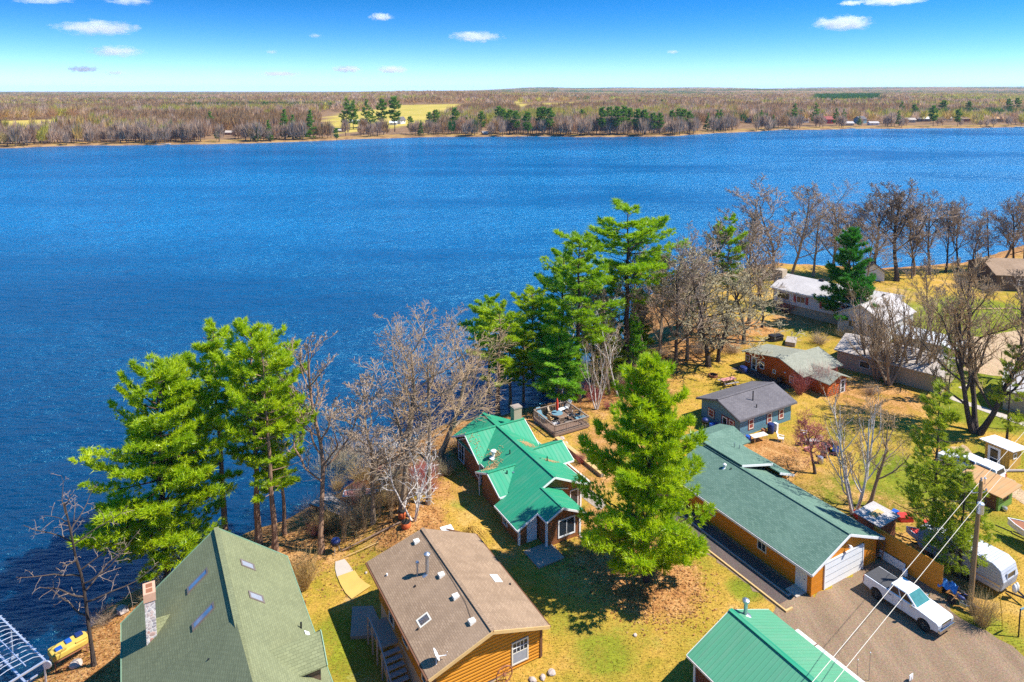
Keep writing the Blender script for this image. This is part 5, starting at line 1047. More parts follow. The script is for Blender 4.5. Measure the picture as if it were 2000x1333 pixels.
# --- long garage with green shingles
oL = lambda u, v: 3.95 - .40*(49.3-u); oR = lambda u, v: 3.95 - .40*(u-49.3)
b = Bld('long_garage', 'long orange board garage with a green shingle roof and a white overhead door', 'garage', 49.3, 40)
m = MB().prism([(45.25,-.1),(53.3,-.1),(53.3,oR(53.3,0)-.02),(49.3,3.92),(45.25,oL(45.25,0)-.02)], 'v', 32.5, 48.2); m.box(46.0, 55.2, 48.2, 51.6, -.1, 2.2); m.box(53.3, 54.8, 42.6, 48.2, -.1, 2.1); b.part('wall', m, 'sid_orange')
r_ = MB().slab([(49.3,32.1),(49.3,48.5),(44.75,48.5),(44.75,32.1)], oL, .12); r_.slab([(49.3,32.1),(53.95,32.1),(53.95,48.5),(49.3,48.5)], oR, .12)
oS = lambda u, v: 4.1 - .235*(u-49.3); r_.slab([(49.3,43.3),(53.6,43.3),(54.0,48.9),(49.3,48.9)], oS, .12, .1); r_.slab([(53.2,42.1),(55.3,42.1),(55.3,47.5),(53.2,47.5)], lambda u, v: 2.95 - .38*(u-53.2), .1)
oB = lambda u, v: 2.35 + .34*(min(v, 54) - 48.3) if False else 3.35 - .30*abs(v-50.2); r_.slab([(49.5,50.2),(55.8,50.2),(55.8,47.9),(49.5,47.9)], oB, .12); r_.slab([(49.5,50.2),(55.8,50.2),(55.8,52.2),(49.5,52.2)], oB, .12)
roofO = b.part('roof', r_, 'sh_green'); rg = MB().bar((49.3,32.1,4.09),(49.3,48.5,4.09),.3,.05); b.part('ridge_cap', rg, 'sh_green', roofO)
b.fascia([(e(oL,44.72,32.1),e(oL,44.72,48.5)),(e(oL,44.75,32.06),e(oL,49.3,32.06)),(e(oR,49.3,32.06),e(oR,53.95,32.06)),(e(oR,53.98,32.1),e(oR,53.98,42)),((49.35,43.26,4.22),(53.6,43.26,3.2)),((53.2,42.06,3.0),(55.3,42.06,2.2))], 'white', .05, .2)
gd = MB().box(46.85, 51.6, 32.44, 32.5, 0, 2.15); gdo = b.part('garage_door', gd, 'white'); gl_ = MB()
for z in (.53, 1.07, 1.61): gl_.box(46.87, 51.58, 32.425, 32.44, z-.012, z+.012)
b.part('panel_groove', gl_, 'galv', gdo); b.part('door_frame', MB().box(46.74,46.85,32.40,32.5,0,2.26).box(51.6,51.71,32.40,32.5,0,2.26).box(46.74,51.71,32.40,32.5,2.15,2.26), 'white', gdo)
b.door('-u', 45.25, 32.95, 33.8, .05, 1.85, 'white'); b.win('-u', 45.25, 36.8, 37.75, .85, 1.65, 'trim', 'glass', (2, 1)); b.win('-u', 45.25, 42.5, 43.2, .9, 1.7, 'trim', 'glass')
b.part('door_lamp', MB().tube([(49.5,32.5,2.85),(49.5,32.2,2.95)],.03,6).lathe([(.2,-.16),(.09,0)],10,(49.5,32.15,2.95)), 'white'); b.part('corner_trim', MB().box(45.17,45.27,32.42,32.55,-.1,2.2).box(53.28,53.38,32.42,32.55,-.1,2.2), 'sid_orange')
pipe(b, roofO, oL, 48.4, 44.5, .3, .09, 'white', True); pipe(b, roofO, oS, 52.2, 46.8, .7, .05, 'galv'); pipe(b, roofO, oS, 52.6, 46.5, .6, .05, 'galv'); pipe(b, roofO, oL, 48.6, 43.9, .25, .06)
b = Bld('door_step', 'square concrete step at the side door of the long garage', 'step', 44.6, 33.4); b.part('slab', MB().box(44.1, 45.2, 32.9, 33.95, -.1, .1), 'concrete', None, False, .02)
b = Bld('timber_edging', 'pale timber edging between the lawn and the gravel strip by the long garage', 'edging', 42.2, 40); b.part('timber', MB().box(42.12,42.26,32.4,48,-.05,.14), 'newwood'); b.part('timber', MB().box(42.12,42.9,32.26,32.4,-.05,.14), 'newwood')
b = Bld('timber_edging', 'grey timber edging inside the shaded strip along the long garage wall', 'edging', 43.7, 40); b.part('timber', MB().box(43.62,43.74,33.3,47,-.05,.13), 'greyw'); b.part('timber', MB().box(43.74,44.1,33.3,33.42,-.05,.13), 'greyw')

# --- green ribbed-steel garage, bottom right
mL = lambda u, v: 4.15 - .42*(34.55-u); mR = lambda u, v: 4.15 - .42*(u-34.55)
b = Bld('metal_roofed_garage', 'garage with a pale green ribbed steel roof, cut by the bottom edge', 'garage', 34.5, 25)
b.part('wall', MB().prism([(31.0,-.1),(38.2,-.1),(38.2,mR(38.2,0)-.02),(34.55,4.1),(31.0,mL(31.0,0)-.02)], 'v', 16, 30.5), 'sid_dark')
roofM = b.part('roof', MB().slab([(34.55,15.8),(34.55,30.88),(30.65,30.88),(30.65,15.8)], mL, .08).slab([(34.55,15.8),(38.65,15.8),(38.65,31.05),(34.55,30.88)], mR, .08), 'green_roof2')
b.part('ridge_cap', MB().bar((34.55,15.8,4.26),(34.55,30.9,4.26),.34,.05), 'green_roof', roofM); pipe(b, roofM, mR, 35.5, 30.4, 1.0, .13, 'galv', True, 'stove_pipe')
gtr = MB(); gtr.bar((38.86,28.9,2.38),(38.86,15.8,2.38),.36,.1); b.part('gutter', gtr, 'gutter'); b.part('gutter_joint', MB().bar((38.86,27.4,2.44),(38.86,27.33,2.44),.37,.03), 'brown'); b.part('corner_trim', MB().box(30.93,31.08,30.42,30.56,-.1,2.55), 'white'); b.fascia([(e(mL,30.62,30.88),e(mL,30.62,15.8)),(e(mL,30.65,30.9),e(mL,34.55,30.9)),(e(mR,34.55,30.9),e(mR,38.65,31.07))], 'gutter', .05, .14)

# --- blue cottage
kN = lambda u, v: 3.3 - .33*(v-55.8); kS = lambda u, v: 3.3 - .33*(55.8-v)
b = Bld('blue_cottage', 'small blue cottage with a charcoal shingle roof and maroon window trim', 'cottage', 64, 55.8)
b.part('wall', MB().prism([(52.8,-.2),(58.8,-.2),(58.8,kN(0,58.8)-.02),(55.8,3.27),(52.8,kS(0,52.8)-.02)], 'u', 59.7, 68.3), 'sid_blue'); b.part('foundation', MB().box(59.72,68.28,52.82,58.78,-.8,-.2), 'stonebeige')
roofK = b.part('roof', MB().slab([(59.15,55.8),(59.15,52.4),(68.85,52.4),(68.85,55.8)], kS, .12).slab([(59.15,55.8),(68.85,55.8),(68.85,59.2),(59.15,59.2)], kN, .12), 'sh_grey'); b.part('ridge_cap', MB().bar((59.15,55.8,3.44),(68.85,55.8,3.44),.3,.05), 'sh_grey', roofK)
b.fascia([(e(kS,59.12,52.4),e(kS,59.12,55.8)),(e(kN,59.12,55.8),e(kN,59.12,59.2)),(e(kS,59.15,52.37),e(kS,68.85,52.37))], 'sh_grey', .05, .16); pipe(b, roofK, kS, 63.4, 54.3, 1.3, .07); pipe(b, roofK, kS, 62.9, 53.3, .5, .06)
def trimmed(side, pl, a0, a1, z0, z1):
    fn = b.f(side, pl); t = MB(); b.bx(t, fn, a0-.1, a1+.1, z0-.1, z1+.1, -.02, .03); w = b.win(side, pl, a0, a1, z0, z1, 'trim', 'glass', (1, 2), .1); b.part('surround', t, 'maroon', w)
trimmed('-u', 59.7, 56.75, 57.65, .55, 1.5); trimmed('-u', 59.7, 53.7, 54.4, .6, 1.5)
for a in (61.1, 64.15, 66.2): trimmed('-v', 52.8, a, a+.75, .6, 1.75)
b.door('-u', 59.7, 54.65, 55.45, -.2, 1.5, 'white', True, 'maroon')

# --- red log cottage
jN = lambda u, v: 3.35 - .19*(v-60.8); jS = lambda u, v: 3.35 - .33*(60.8-v)
b = Bld('red_log_cottage', 'red log cottage with an olive-grey shingle roof and white-framed windows', 'cottage', 79, 61)
b.part('wall', MB().prism([(57.4,-.2),(66.9,-.2),(66.9,jN(0,66.9)-.02),(60.8,3.32),(57.4,jS(0,57.4)-.02)], 'u', 76.2, 80.8).prism([(57.4,-.2),(60.9,-.2),(60.9,3.3),(57.4,jS(0,57.4)-.02)], 'u', 80.8, 83.6).prism([(77.6,-.2),(81.4,-.2),(81.4,1.9),(79.5,2.6),(77.6,1.9)], 'v', 54.6, 57.4), 'log_red')
b.part('roof', MB().slab([(75.75,60.8),(75.75,67.3),(81.2,67.3),(81.2,60.8)], jN, .12).slab([(75.75,60.8),(75.75,56.9),(84,56.9),(84,60.8)], jS, .12).slab([(79.5,54.1),(79.5,58.5),(77.2,58.5),(77.2,54.1)], lambda u, v: 2.66-.37*(79.5-u), .1).slab([(79.5,54.1),(81.8,54.1),(81.8,58.5),(79.5,58.5)], lambda u, v: 2.66-.37*(u-79.5), .1), 'sh_olive')
b.win('-u', 76.2, 66.05, 67.0-.25, .8, 1.85, 'white', 'glass', (1, 2)); b.door('-u', 76.2, 64.85, 65.65, .0, 1.8, 'white', True); b.win('-u', 76.2, 63.5, 64.3, .7, 1.75, 'white', 'glass', (1, 2)); b.win('-u', 76.2, 61.55, 62.05, .8, 1.35, 'white'); b.win('-u', 76.2, 58.6, 59.3, .5, 1.5, 'white', 'glass', (1, 2)); b.win('-v', 57.4, 76.8, 77.4, .7, 1.4, 'white', 'glass', (2, 1)); b.door('-v', 54.6, 80.2, 81.0, -.1, 1.7, 'white', True)
b.part('wall_light', MB().lathe([(.08,0),(.14,.1),(.05,.2)],8,(76.12,60.0,1.5)), 'white')
sheet('patio', [W(*p) for p in [(74.6,58.8),(76.2,58.8),(76.2,67.4),(73.9,67.4)]], M['asphalt'], .02, .05, 2)

# --- white house with shutters (turned further away)
wx, wy = G(1505, 562, 4.0); wrz = math.atan2(-7.9, 7.0)
b = Bld('white_house', 'long white two-storey house with red shutters and a pale grey roof', 'house', 0, 0, 0, None, (wx, wy, 0), wrz)
hl = lambda x, y: 4.0 + .30*y; hr = lambda x, y: 4.0 + .30*(10.6-y)
b.part('wall', MB().prism([(.5,1.6),(10.1,1.6),(10.1,hr(0,10.1)-.02),(5.3,5.56),(.5,hl(0,.5)-.02)], 'u', .5, 16.5), 'sid_white'); b.part('foundation', MB().box(.6,16.4,.65,10,-1,1.6), 'tan')
b.part('roof', MB().slab([(0,0),(17,0),(17,5.3),(0,5.3)], hl, .14).slab([(0,5.3),(17,5.3),(17,10.6),(0,10.6)], hr, .14), 'sh_lt'); b.fascia([((0,-.03,4.05),(17,-.03,4.05)),((-.03,0,4.05),(-.03,5.3,5.65))], 'white')
for a in (4.6, 9.2, 13.0):
    w = b.win('-v', .5, a, a+1.6, 2.3, 3.5, 'white', 'glass', (2, 1)); b.part('shutter', MB().box(a-.5,a-.06,.43,.5,2.25,3.55), 'shutter', w); b.part('shutter', MB().box(a+1.66,a+2.1,.43,.5,2.25,3.55), 'shutter', w)
b.win('-v', .5, 1.2, 3.2, 2.4, 3.4, 'brown', 'glass', (3, 1)); b.part('chimney', MB().box(-1.1,.5,3.2,5.0,-1,6.6), 'tan'); b.part('roof_vent', MB().box(6.4,7.2,5.0,5.6,5.5,5.95), 'black')
# --- other buildings on the right
def shed(name, label, cat, loc, rz, L, Wd, hw, hr_, wallm, roofm, over=.35, axis='x', base=-.3, group=None):
    b_ = Bld(name, label, cat, 0, 0, 0, group, loc, rz)
    k = (hr_-hw)/(Wd/2)
    b_.part('wall', MB().prism([(0,base),(Wd,base),(Wd,hw-.02),(Wd/2,hr_-.02),(0,hw-.02)], 'u', 0, L), wallm)
    fl_ = lambda x, y: hw + k*y; fr_ = lambda x, y: hw + k*(Wd-y); o_ = over
    b_.part('roof', MB().slab([(-o_,-o_),(L+o_,-o_),(L+o_,Wd/2),(-o_,Wd/2)], fl_, .12).slab([(-o_,Wd/2),(L+o_,Wd/2),(L+o_,Wd+o_),(-o_,Wd+o_)], fr_, .12), roofm); return b_
tx, ty = G(1634, 716, 0); b = shed('tan_building', 'tan stucco building with a pale roof behind the fan-shaped bare trees', 'building', (tx, ty, 0), R(-45), 13, 8, 2.5, 3.7, 'tan', 'sh_tan'); b.win('-u', 0, 2.0, 3.6, .9, 1.9, 'trim', 'glass', (2, 1)); b.win('-u', 0, 5.2, 6.6, .9, 1.9, 'trim', 'glass', (2, 1)); b.win('-v', 0, 3, 4.4, .8, 1.8, 'trim')
tx, ty = G(1728, 672, 0); b = shed('white_house', 'white gabled house half hidden behind the fan of bare stems', 'house', (tx, ty, 0), R(38), 10, 7.5, 3.2, 5.2, 'sid_white', 'sh_lt'); b.win('-u', 0, 1.6, 2.8, 1.2, 2.4, 'white', 'glass', (2, 1)); b.win('-u', 0, 4.6, 5.8, 1.2, 2.4, 'white', 'glass', (2, 1)); b.win('-v', 0, 4, 5.2, 1.0, 2.2)
tx, ty = G(1750, 682, 0); b = shed('tin_roofed_shed', 'white shed with a bright tin roof beside the green lawn', 'shed', (tx, ty, 0), R(-52), 8.0, 5.0, 2.4, 3.0, 'sid_white', 'tin'); b.part('garage_door', MB().box(7.97,8.05,1.2,3.8,0,2.1), 'greyw'); b.win('-v', 0, 3, 4.2, .9, 1.8)
tx, ty = G(1655, 600, 0); b = shed('small_outbuilding', 'small outbuilding with a white-edged grey roof right of the dark green pine', 'shed', (tx, ty, 0), R(-40), 8, 4.5, 2.4, 3.2, 'sid_white', 'sh_lt'); b.win('-v', 0, 3, 4, .9, 1.8)
tx, ty = G(1727, 550, 0); b = shed('lakeside_shed', 'small white gabled shed on the lake bank between bare trunks', 'shed', (tx, ty, 0), R(75), 5, 4.2, 1.9, 3.6, 'sid_white', 'sh_grey'); b.door('-u', 0, 1.6, 2.6, -.2, 1.7, 'greyw')
tx, ty = G(1945, 568, 0); b = shed('brown_building', 'low dark brown building at the right edge by the far lawn', 'building', (tx, ty, 0), R(-8), 22, 11, 3.2, 5.2, 'sid_darkbrown', 'sh_brown'); b.win('-v', 0, 4, 5.5, 1.2, 2.3); b.win('-v', 0, 9, 10.5, 1.2, 2.3)
tx, ty = G(1958, 800, 0); b = shed('grey_house', 'grey house with a pale roof behind the massive bare tree at the right edge', 'house', (tx, ty, 0), R(-40), 12, 9, 2.6, 4.2, 'tan', 'sh_lt'); b.win('-u', 0, 2, 3.4, .8, 1.9, 'white'); b.win('-v', 0, 3, 4.4, .8, 1.9, 'white')
b = Bld('yellow_shed', 'tiny ochre shed with a glass door and a slanted white roof', 'shed', 79.6, 35)
b.part('wall', MB().prism([(78.55,-.2),(80.9,-.2),(80.9,1.95),(78.55,2.25)], 'v', 34.05, 36.4), 'sid_ochre'); b.part('roof', MB().slab([(78.1,33.6),(81.3,33.6),(81.3,36.8),(78.1,36.8)], lambda u, v: 2.3-.13*(u-78.55), .09), 'white'); b.door('-u', 78.55, 35.0, 36.0, -.1, 1.9, 'white', True); b.win('-v', 34.05, 79.2, 79.9, 1.1, 1.7)
b.part('step', MB().box(77.5,78.5,34.8,36.2,-.1,.12), 'deckw')
b = Bld('green_shed', 'small green board shed under a rusty tin roof in front of the old pickup', 'shed', 71, 32.5)
b.part('wall', MB().prism([(70.0,-.2),(72.5,-.2),(72.5,1.75),(70.0,1.75)], 'v', 31.0, 34.0), 'sid_green'); b.part('roof', MB().slab([(69.3,30.4),(72.95,30.4),(72.95,34.6),(69.3,34.6)], lambda u, v: 1.8+.06*(u-70), .08), 'rust_roof'); b.win('-v', 31.0, 70.9, 71.7, .8, 1.4, 'brown'); b.part('pipe', MB().tube([(70.3,32.4,1.7),(70.3,32.4,2.5)],.05,8).lathe([(.14,0),(.02,.12)],8,(70.3,32.4,2.5)), 'galv'); b.door('-u', 70.0, 31.3, 32.1, -.1, 1.5, 'brown', False, 'brown')
b = Bld('lean_to_shed', 'low lean-to with a patched pale roof at the corner of the orange fence', 'shed', 56.6, 34.5)
b.part('wall', MB().box(55.0,57.4,33.2,35.2,-.1,2.15), 'rust'); b.part('roof', MB().slab([(54.8,33.0),(57.7,33.0),(57.7,35.5),(54.8,35.5)], lambda u, v: 2.2+.04*(u-55), .08), 'sh_lt'); b.part('roof_patch', MB().slab([(55.6,34.0),(56.9,34.0),(56.9,34.6),(55.6,34.6)], lambda u, v: 2.3+.04*(u-55), .04), 'newwood')
b = Bld('board_fence', 'tall orange board fence between the long garage and the camper', 'fence', 54.4, 30)
b.part('boards', MB().box(54.4,54.5,27.6,33.3,.0,2.35), 'sid_fence'); 
for v_ in (27.7,29.6,31.5,33.2): b.part('post', MB().box(54.5,54.62,v_-.06,v_+.06,-.2,2.3), 'newwood')
b.part('panel', MB().box(54.2,54.26,30.4,32.6,.05,.75), 'white', None, False, 0, 'pale panels leaning on the fence')
b = Bld('ladder', 'small red-brown ladder leaning on the orange fence', 'ladder', 54.2, 32.4); b.part('stile', MB().bar((53.9,32.7,.02),(54.3,32.7,1.7),.06), 'rust'); b.part('stile', MB().bar((53.9,32.2,.02),(54.3,32.2,1.7),.06), 'rust'); m = MB()
for k in range(5): t = .15+.18*k; m.bar((53.9+.4*t,32.2,1.7*t),(53.9+.4*t,32.7,1.7*t),.05)
b.part('rungs', m, 'rust')
bx_, by_, bz_ = at(645, 1005)
b = Bld('boathouse', 'old boathouse on the bank with a flat weathered pale roof, left of the dark-trunked tree', 'boathouse', 16.3, 64.3, -2.0)
b.part('roof', MB().slab([(14.4,66.2),(16.5,67.2),(18.1,63.2),(16.9,62.4)], lambda u, v: -1.35, .1), 'greyw'); b.part('wall', MB().prism([(15.0,65.8),(16.4,66.5),(17.7,63.5),(16.8,62.9)], 'z', -4.2, -1.35), 'sid_dark'); b.part('roof_edge', MB().bar((14.4,66.2,-1.33),(16.9,62.4,-1.33),.06,.16), 'rust')
for k in range(5): b.part('roof_board', MB().bar((14.9+.5*k*.9,66.3-.15*k,-1.22),(16.95+.25*k,62.55+.15*k,-1.22),.08,.02), 'deckw')

# --- cottages on the far shore
def far_house(px, py, wpx, hpx, rz, wallm, roofm, label, cat='cottage', two=False):
    x, y, z = far_at(px, py); s_ = y/F_PX; L = wpx*s_; Hh = hpx*s_; D_ = max(5, L*.6)
    b_ = Bld('far_' + cat.replace(' ', '_'), label, cat, 0, 0, 0, None, (x - L/2, y, z), rz)
    hw = Hh*.62
    b_.part('wall', MB().prism([(0,-1.5),(D_,-1.5),(D_,hw),(D_/2,Hh-.05),(0,hw)], 'u', 0, L), wallm); k = (Hh-hw)/(D_/2)
    b_.part('roof', MB().slab([(-.5,-.6),(L+.5,-.6),(L+.5,D_/2),(-.5,D_/2)], lambda x_, y_: hw+k*y_, .2).slab([(-.5,D_/2),(L+.5,D_/2),(L+.5,D_+.6),(-.5,D_+.6)], lambda x_, y_: hw+k*(D_-y_), .2), roofm)
    for i in range(2 if L < 14 else 3): a = L*(i+.5)/(2 if L < 14 else 3) - .8; b_.win('-v', 0, a, a+1.6, hw*.35, hw*.8, 'white', 'glass', (1, 1), .15)
    return b_
for a in [(790,243,15,14,R(60),'sid_white','sh_grey','white farmhouse with a dark roof in front of the far yellow field','farmhouse'),(768,245,14,8,R(5),'sid_white','tin','white outbuilding left of the far farmhouse','outbuilding'),(692,241,18,6,R(0),'sid_white','sh_lt','pale low building behind the pines left of the far farmhouse','outbuilding'),
          (948,264,10,7,R(15),'sid_dark','sh_tan','small shack on the bank at the middle of the far shore','shack'),(664,259,18,6,R(0),'tan','sh_tan','low tan cottage on the golden far bank','cottage'),(447,264,16,8,R(0),'rust','sh_tan','brown boathouse right of the dark pine clump on the left far shore','boathouse'),
          (1375,240,12,10,R(10),'tan','sh_grey','tan cottage hidden in brush right of the second evergreen stand','cottage'),(1445,237,14,7,R(0),'sid_white','sh_lt','pale cottage at the corner of the right far shore','cottage'),(1462,240,12,11,R(0),'sid_blue','sh_grey','dark blue-grey cottage at the corner of the right far shore','cottage'),
          (1572,240,18,11,R(8),'sid_white','sh_lt','pale cottage between two dark spruces on the right far shore','cottage'),(1615,242,26,14,R(0),'red','maroon','dark red cottage on the right far shore','cottage'),(1690,242,22,14,R(30),'sid_blue','sh_grey','blue-grey gabled cottage on the right far shore','cottage'),(1658,246,20,8,R(0),'tan','sh_lt','low boathouse right of the dark red far cottage','boathouse'),(1708,245,18,7,R(0),'sid_white','sh_lt','small white cottage right of the blue-grey gabled one','cottage'),
          (1780,240,18,9,R(0),'tan','sh_tan','tan cottage on the right far shore above the brushy bank','cottage'),(1805,238,26,9,R(0),'sid_darkbrown','tin','wide brown cottage with a pale roof on the right far shore','cottage'),(1850,236,20,8,R(0),'sid_white','tin','cottage with a bright white roof at the far right of the shore','cottage'),(1885,238,20,9,R(0),'rust','sh_brown','brown cottage second from the end of the right far shore','cottage'),(1945,238,30,9,R(0),'tan','rust_roof','long tan-roofed cottage last before the right edge','cottage'),
          (1087,192,14,5,R(0),'sid_blue','sh_lt','bluish farm building far back in the woods, middle right','farm building'),(1118,196,9,5,R(0),'sid_white','sh_lt','small white farm building far back in the woods, middle right','farm building'),(998,200,10,7,R(0),'sid_white','sh_grey','white house at the edge of the far clearing','house')]: far_house(*a)
for px, py, lab in [(325,284,'pale boat dock on the left far shore'),(1525,254,'white boat dock at the sandy corner of the right far shore'),(1655,250,'boat dock below the red far cottage'),(1985,250,'boat dock at the far right end of the shore')]:
    x, y, z = far_at(px, py); b = Bld('far_dock', lab, 'dock', 0, 0, 0, None, (x, y-6, LAKE), 0); b.part('deck', MB().box(-6,6,-1,1.5,.5,.75), 'white'); 
    for k in (-5,0,5): b.part('post', MB().box(k-.15,k+.15,-.9,-.6,-1,1.5), 'greyw')
# ------------------------------------------------------------------ vehicles and loose things
M['tail'] = basic('tail_lamp', (.45,.02,.02), .3, 0, .1); M['lens'] = basic('headlamp_lens', (.55,.58,.62), .1, .3, .1)
def wheel(b, x, y, r, w, rim='chrome', side=1):
    t = b.part('wheel', MB().lathe([(r*.62,-w/2),(r*.95,-w/2),(r,-w*.35),(r,w*.35),(r*.95,w/2),(r*.62,w/2)], 22, (x, y, r), 'y'), 'rubber', None, True)
    m = MB().lathe([(r*.64,w*.30),(r*.60,w*.47),(r*.2,w*.40),(r*.14,w*.5)] if side > 0 else [(r*.14,-w*.5),(r*.2,-w*.40),(r*.60,-w*.47),(r*.64,-w*.30)], 18, (x, y, r), 'y')
    for k in range(7):
        a = k*.8976; m.bar((x+math.cos(a)*r*.12, y+side*w*.45, r+math.sin(a)*r*.12), (x+math.cos(a)*r*.58, y+side*w*.47, r+math.sin(a)*r*.58), .07, .03)
    b.part('rim', m, rim, t)
def arc(xc, zc, r, n=9): return [(xc + r*math.cos(math.pi*(1 - k/n)), zc + r*math.sin(math.pi*(1 - k/n))) for k in range(n+1)]
def quad_on(b, name, P4, mat, out=.012, parent=None):
    p = [Vector(q) for q in P4]; n = (p[1]-p[0]).cross(p[3]-p[0]).normalized(); return b.part(name, MB().add([q + n*out for q in p] + [q - n*out for q in p], [(0,1,2,3),(7,6,5,4),(0,4,5,1),(1,5,6,2),(2,6,7,3),(3,7,4,0)]), mat, parent)
def pickup(name, label, loc, rz, paint, cap=None, L=5.85):
    """nose towards +x"""
    b = Bld(name, label, 'pickup', 0, 0, 0, None, loc, rz)
    prof = [(-2.92,.62)] + [(-2.42,.55)] + arc(-1.82,.45,.50) + [(-1.25,.48),(1.28,.48)] + arc(1.82,.45,.50) + [(2.40,.55),(2.78,.58),(2.88,.9),(2.84,1.12),(2.70,1.22),(1.35,1.36),(-.98,1.38),(-2.86,1.40),(-2.94,1.1)]
    body = b.part('body', MB().prism(prof, 'v', -.97, .97), paint, None, False, .07)
    for x in (-1.82, 1.82):
        for s_ in (-1, 1): wheel(b, x, s_*.84, .41, .27, 'chrome', s_)
    wl, wh = .92, .74; bl = [(1.28,1.33),(-.98,1.34)]; tl = [(.42,1.92),(-.86,1.93)]
    V8 = [(bl[0][0],-wl,bl[0][1]),(bl[0][0],wl,bl[0][1]),(bl[1][0],wl,bl[1][1]),(bl[1][0],-wl,bl[1][1]),(tl[0][0],-wh,tl[0][1]),(tl[0][0],wh,tl[0][1]),(tl[1][0],wh,tl[1][1]),(tl[1][0],-wh,tl[1][1])]
    cab = b.part('cab', MB().add(V8, [(0,1,2,3),(4,5,6,7),(0,1,5,4),(1,2,6,5),(2,3,7,6),(3,0,4,7)]), paint, None, False, .06)
    def sp(s_, x, t):   # point on the cab side at bottom-x and height fraction
        xb = bl[1][0] + (bl[0][0]-bl[1][0])*x; xt = tl[1][0] + (tl[0][0]-tl[1][0])*x; return (xb + (xt-xb)*t, s_*(wl + (wh-wl)*t), 1.335 + .59*t)
    for s_ in (-1, 1):
        for x0, x1 in ((.08,.42),(.48,.90)):
            q = [sp(s_,x0,.14), sp(s_,x1,.14), sp(s_,x1 - (.05 if x1 > .8 else 0),.86), sp(s_,x0,.86)]
            quad_on(b, 'side_window', q if s_ < 0 else q[::-1], 'glass', .012, cab)
    def fr(x, t): return (1.28 + (.42-1.28)*t, x*(wl + (wh-wl)*t), 1.335 + .59*t)
    quad_on(b, 'windshield', [fr(-.9,.06), fr(.9,.06), fr(.9,.93), fr(-.9,.93)], M.setdefault('wind', glass('windshield_glass', (.03,.10,.10), .05)), .014, cab)
    def bk(x, t): return (-.98 + (.12)*t, x*(wl + (wh-wl)*t), 1.345 + .59*t)
    quad_on(b, 'rear_window', [bk(.8,.15), bk(-.8,.15), bk(-.8,.85), bk(.8,.85)], 'glass', .012, cab)
    b.part('grille', MB().box(2.86,2.92,-.55,.55,.82,1.12).box(2.91,2.94,-.5,.5,.95,.99), 'chrome'); b.part('front_bumper', MB().box(2.78,3.0,-.95,.95,.52,.78), 'chrome', None, False, .05); b.part('rear_bumper', MB().box(-3.05,-2.9,-.93,.93,.55,.75), 'chrome', None, False, .03)
    for s_ in (-1, 1):
        b.part('headlight', MB().box(2.68,2.89,s_*.76-.17,s_*.76+.17,.88,1.10), 'lens', None, False, .03); b.part('tail_light', MB().box(-2.95,-2.86,s_*.88-.09,s_*.88+.095,.85,1.25), 'tail')
        b.part('mirror', MB().box(.88,1.02,s_*1.08-.14,s_*1.08+.14,1.36,1.60).bar((.95,s_*.9,1.42),(.95,s_*1.05,1.42),.06), 'chrome' if cap is None else 'black', None, False, .02)
        for x in (.05, -.75): b.part('door_handle', MB().box(x-.12,x+.1,s_*.975-.02,s_*.975+.02,1.12,1.17), 'black')
        b.part('door_gap', MB().box(.20,.215,s_*.972-.004,s_*.972+.004,.58,1.33).box(-.52,-.505,s_*.972-.004,s_*.972+.004,.7,1.33), 'black')
    if cap is None: b.part('bed_cover', MB().box(-2.84,-1.02,-.88,.88,1.395,1.435), 'vinyl', None, False, .015)
    else:
        c_ = b.part('cap', MB().add([(-2.9,-.94,1.4),(-1.0,-.94,1.4),(-1.0,.94,1.4),(-2.9,.94,1.4),(-2.78,-.80,2.0),(-1.0,-.80,2.0),(-1.0,.80,2.0),(-2.78,.80,2.0)], [(0,1,2,3),(4,5,6,7),(0,1,5,4),(1,2,6,5),(2,3,7,6),(3,0,4,7)]), cap, None, False, .05)
        for s_ in (-1, 1):
            q = [(-2.55,s_*.91,1.53),(-1.2,s_*.91,1.53),(-1.2,s_*.845,1.83),(-2.5,s_*.845,1.83)]; quad_on(b, 'side_window', q if s_ < 0 else q[::-1], 'glass', .02, c_)
        quad_on(b, 'rear_window', [(-2.89,.7,1.5),(-2.89,-.7,1.5),(-2.81,-.62,1.88),(-2.81,.62,1.88)], 'glass', .02, c_)
    return b
pickup('pickup_truck', 'white crew-cab pickup with a black bed cover parked on the gravel', (*W(50.35, 27.95), .0), A - math.pi/2, 'car_white')
x, y, z = at(1893, 926); pickup('pickup_truck', 'old white pickup with a camper cap beside the green shed', (x, y, 0), R(119), 'car_white', 'white')

b = Bld('camper_trailer', 'white travel trailer with grey stripes behind the utility pole', 'camper', 58.8, 28)
pr_ = [(24.95,.7),(31.4,.7),(31.5,1.5),(31.3,2.45),(30.9,2.65),(25.6,2.65),(25.05,2.35),(24.8,1.5)]
b.part('body', MB().prism(pr_, 'u', 57.65, 59.95), 'sid_camper', None, False, .06); b.part('stripe', MB().box(57.62,57.66,25.0,31.3,1.05,1.2), 'galv'); b.part('skirt', MB().box(57.64,57.68,25.1,31.3,.62,.85), 'alu'); b.part('roof_unit', MB().box(58.4,59.2,27.4,28.4,2.65,2.85), 'white', None, False, .04)
for v_ in (26.9, 28.6, 30.2): b.win('-u', 57.65, v_-.35, v_+.35, 1.55, 2.1, 'alu', 'glass', (1, 1), .06)
b.win('-v', 24.85, 58.2, 59.4, 1.5, 2.1, 'alu', 'glass', (1, 1), .06)
for v_ in (27.5, 28.3):
    t = b.part('wheel', MB().lathe([(.16,-.1),(.34,-.1),(.34,.1),(.16,.1)],16,(57.8,v_,.34),'x'), 'rubber'); b.part('rim', MB().lathe([(.17,-.12),(.03,-.12)],14,(57.8,v_,.34),'x'), 'chrome', t)
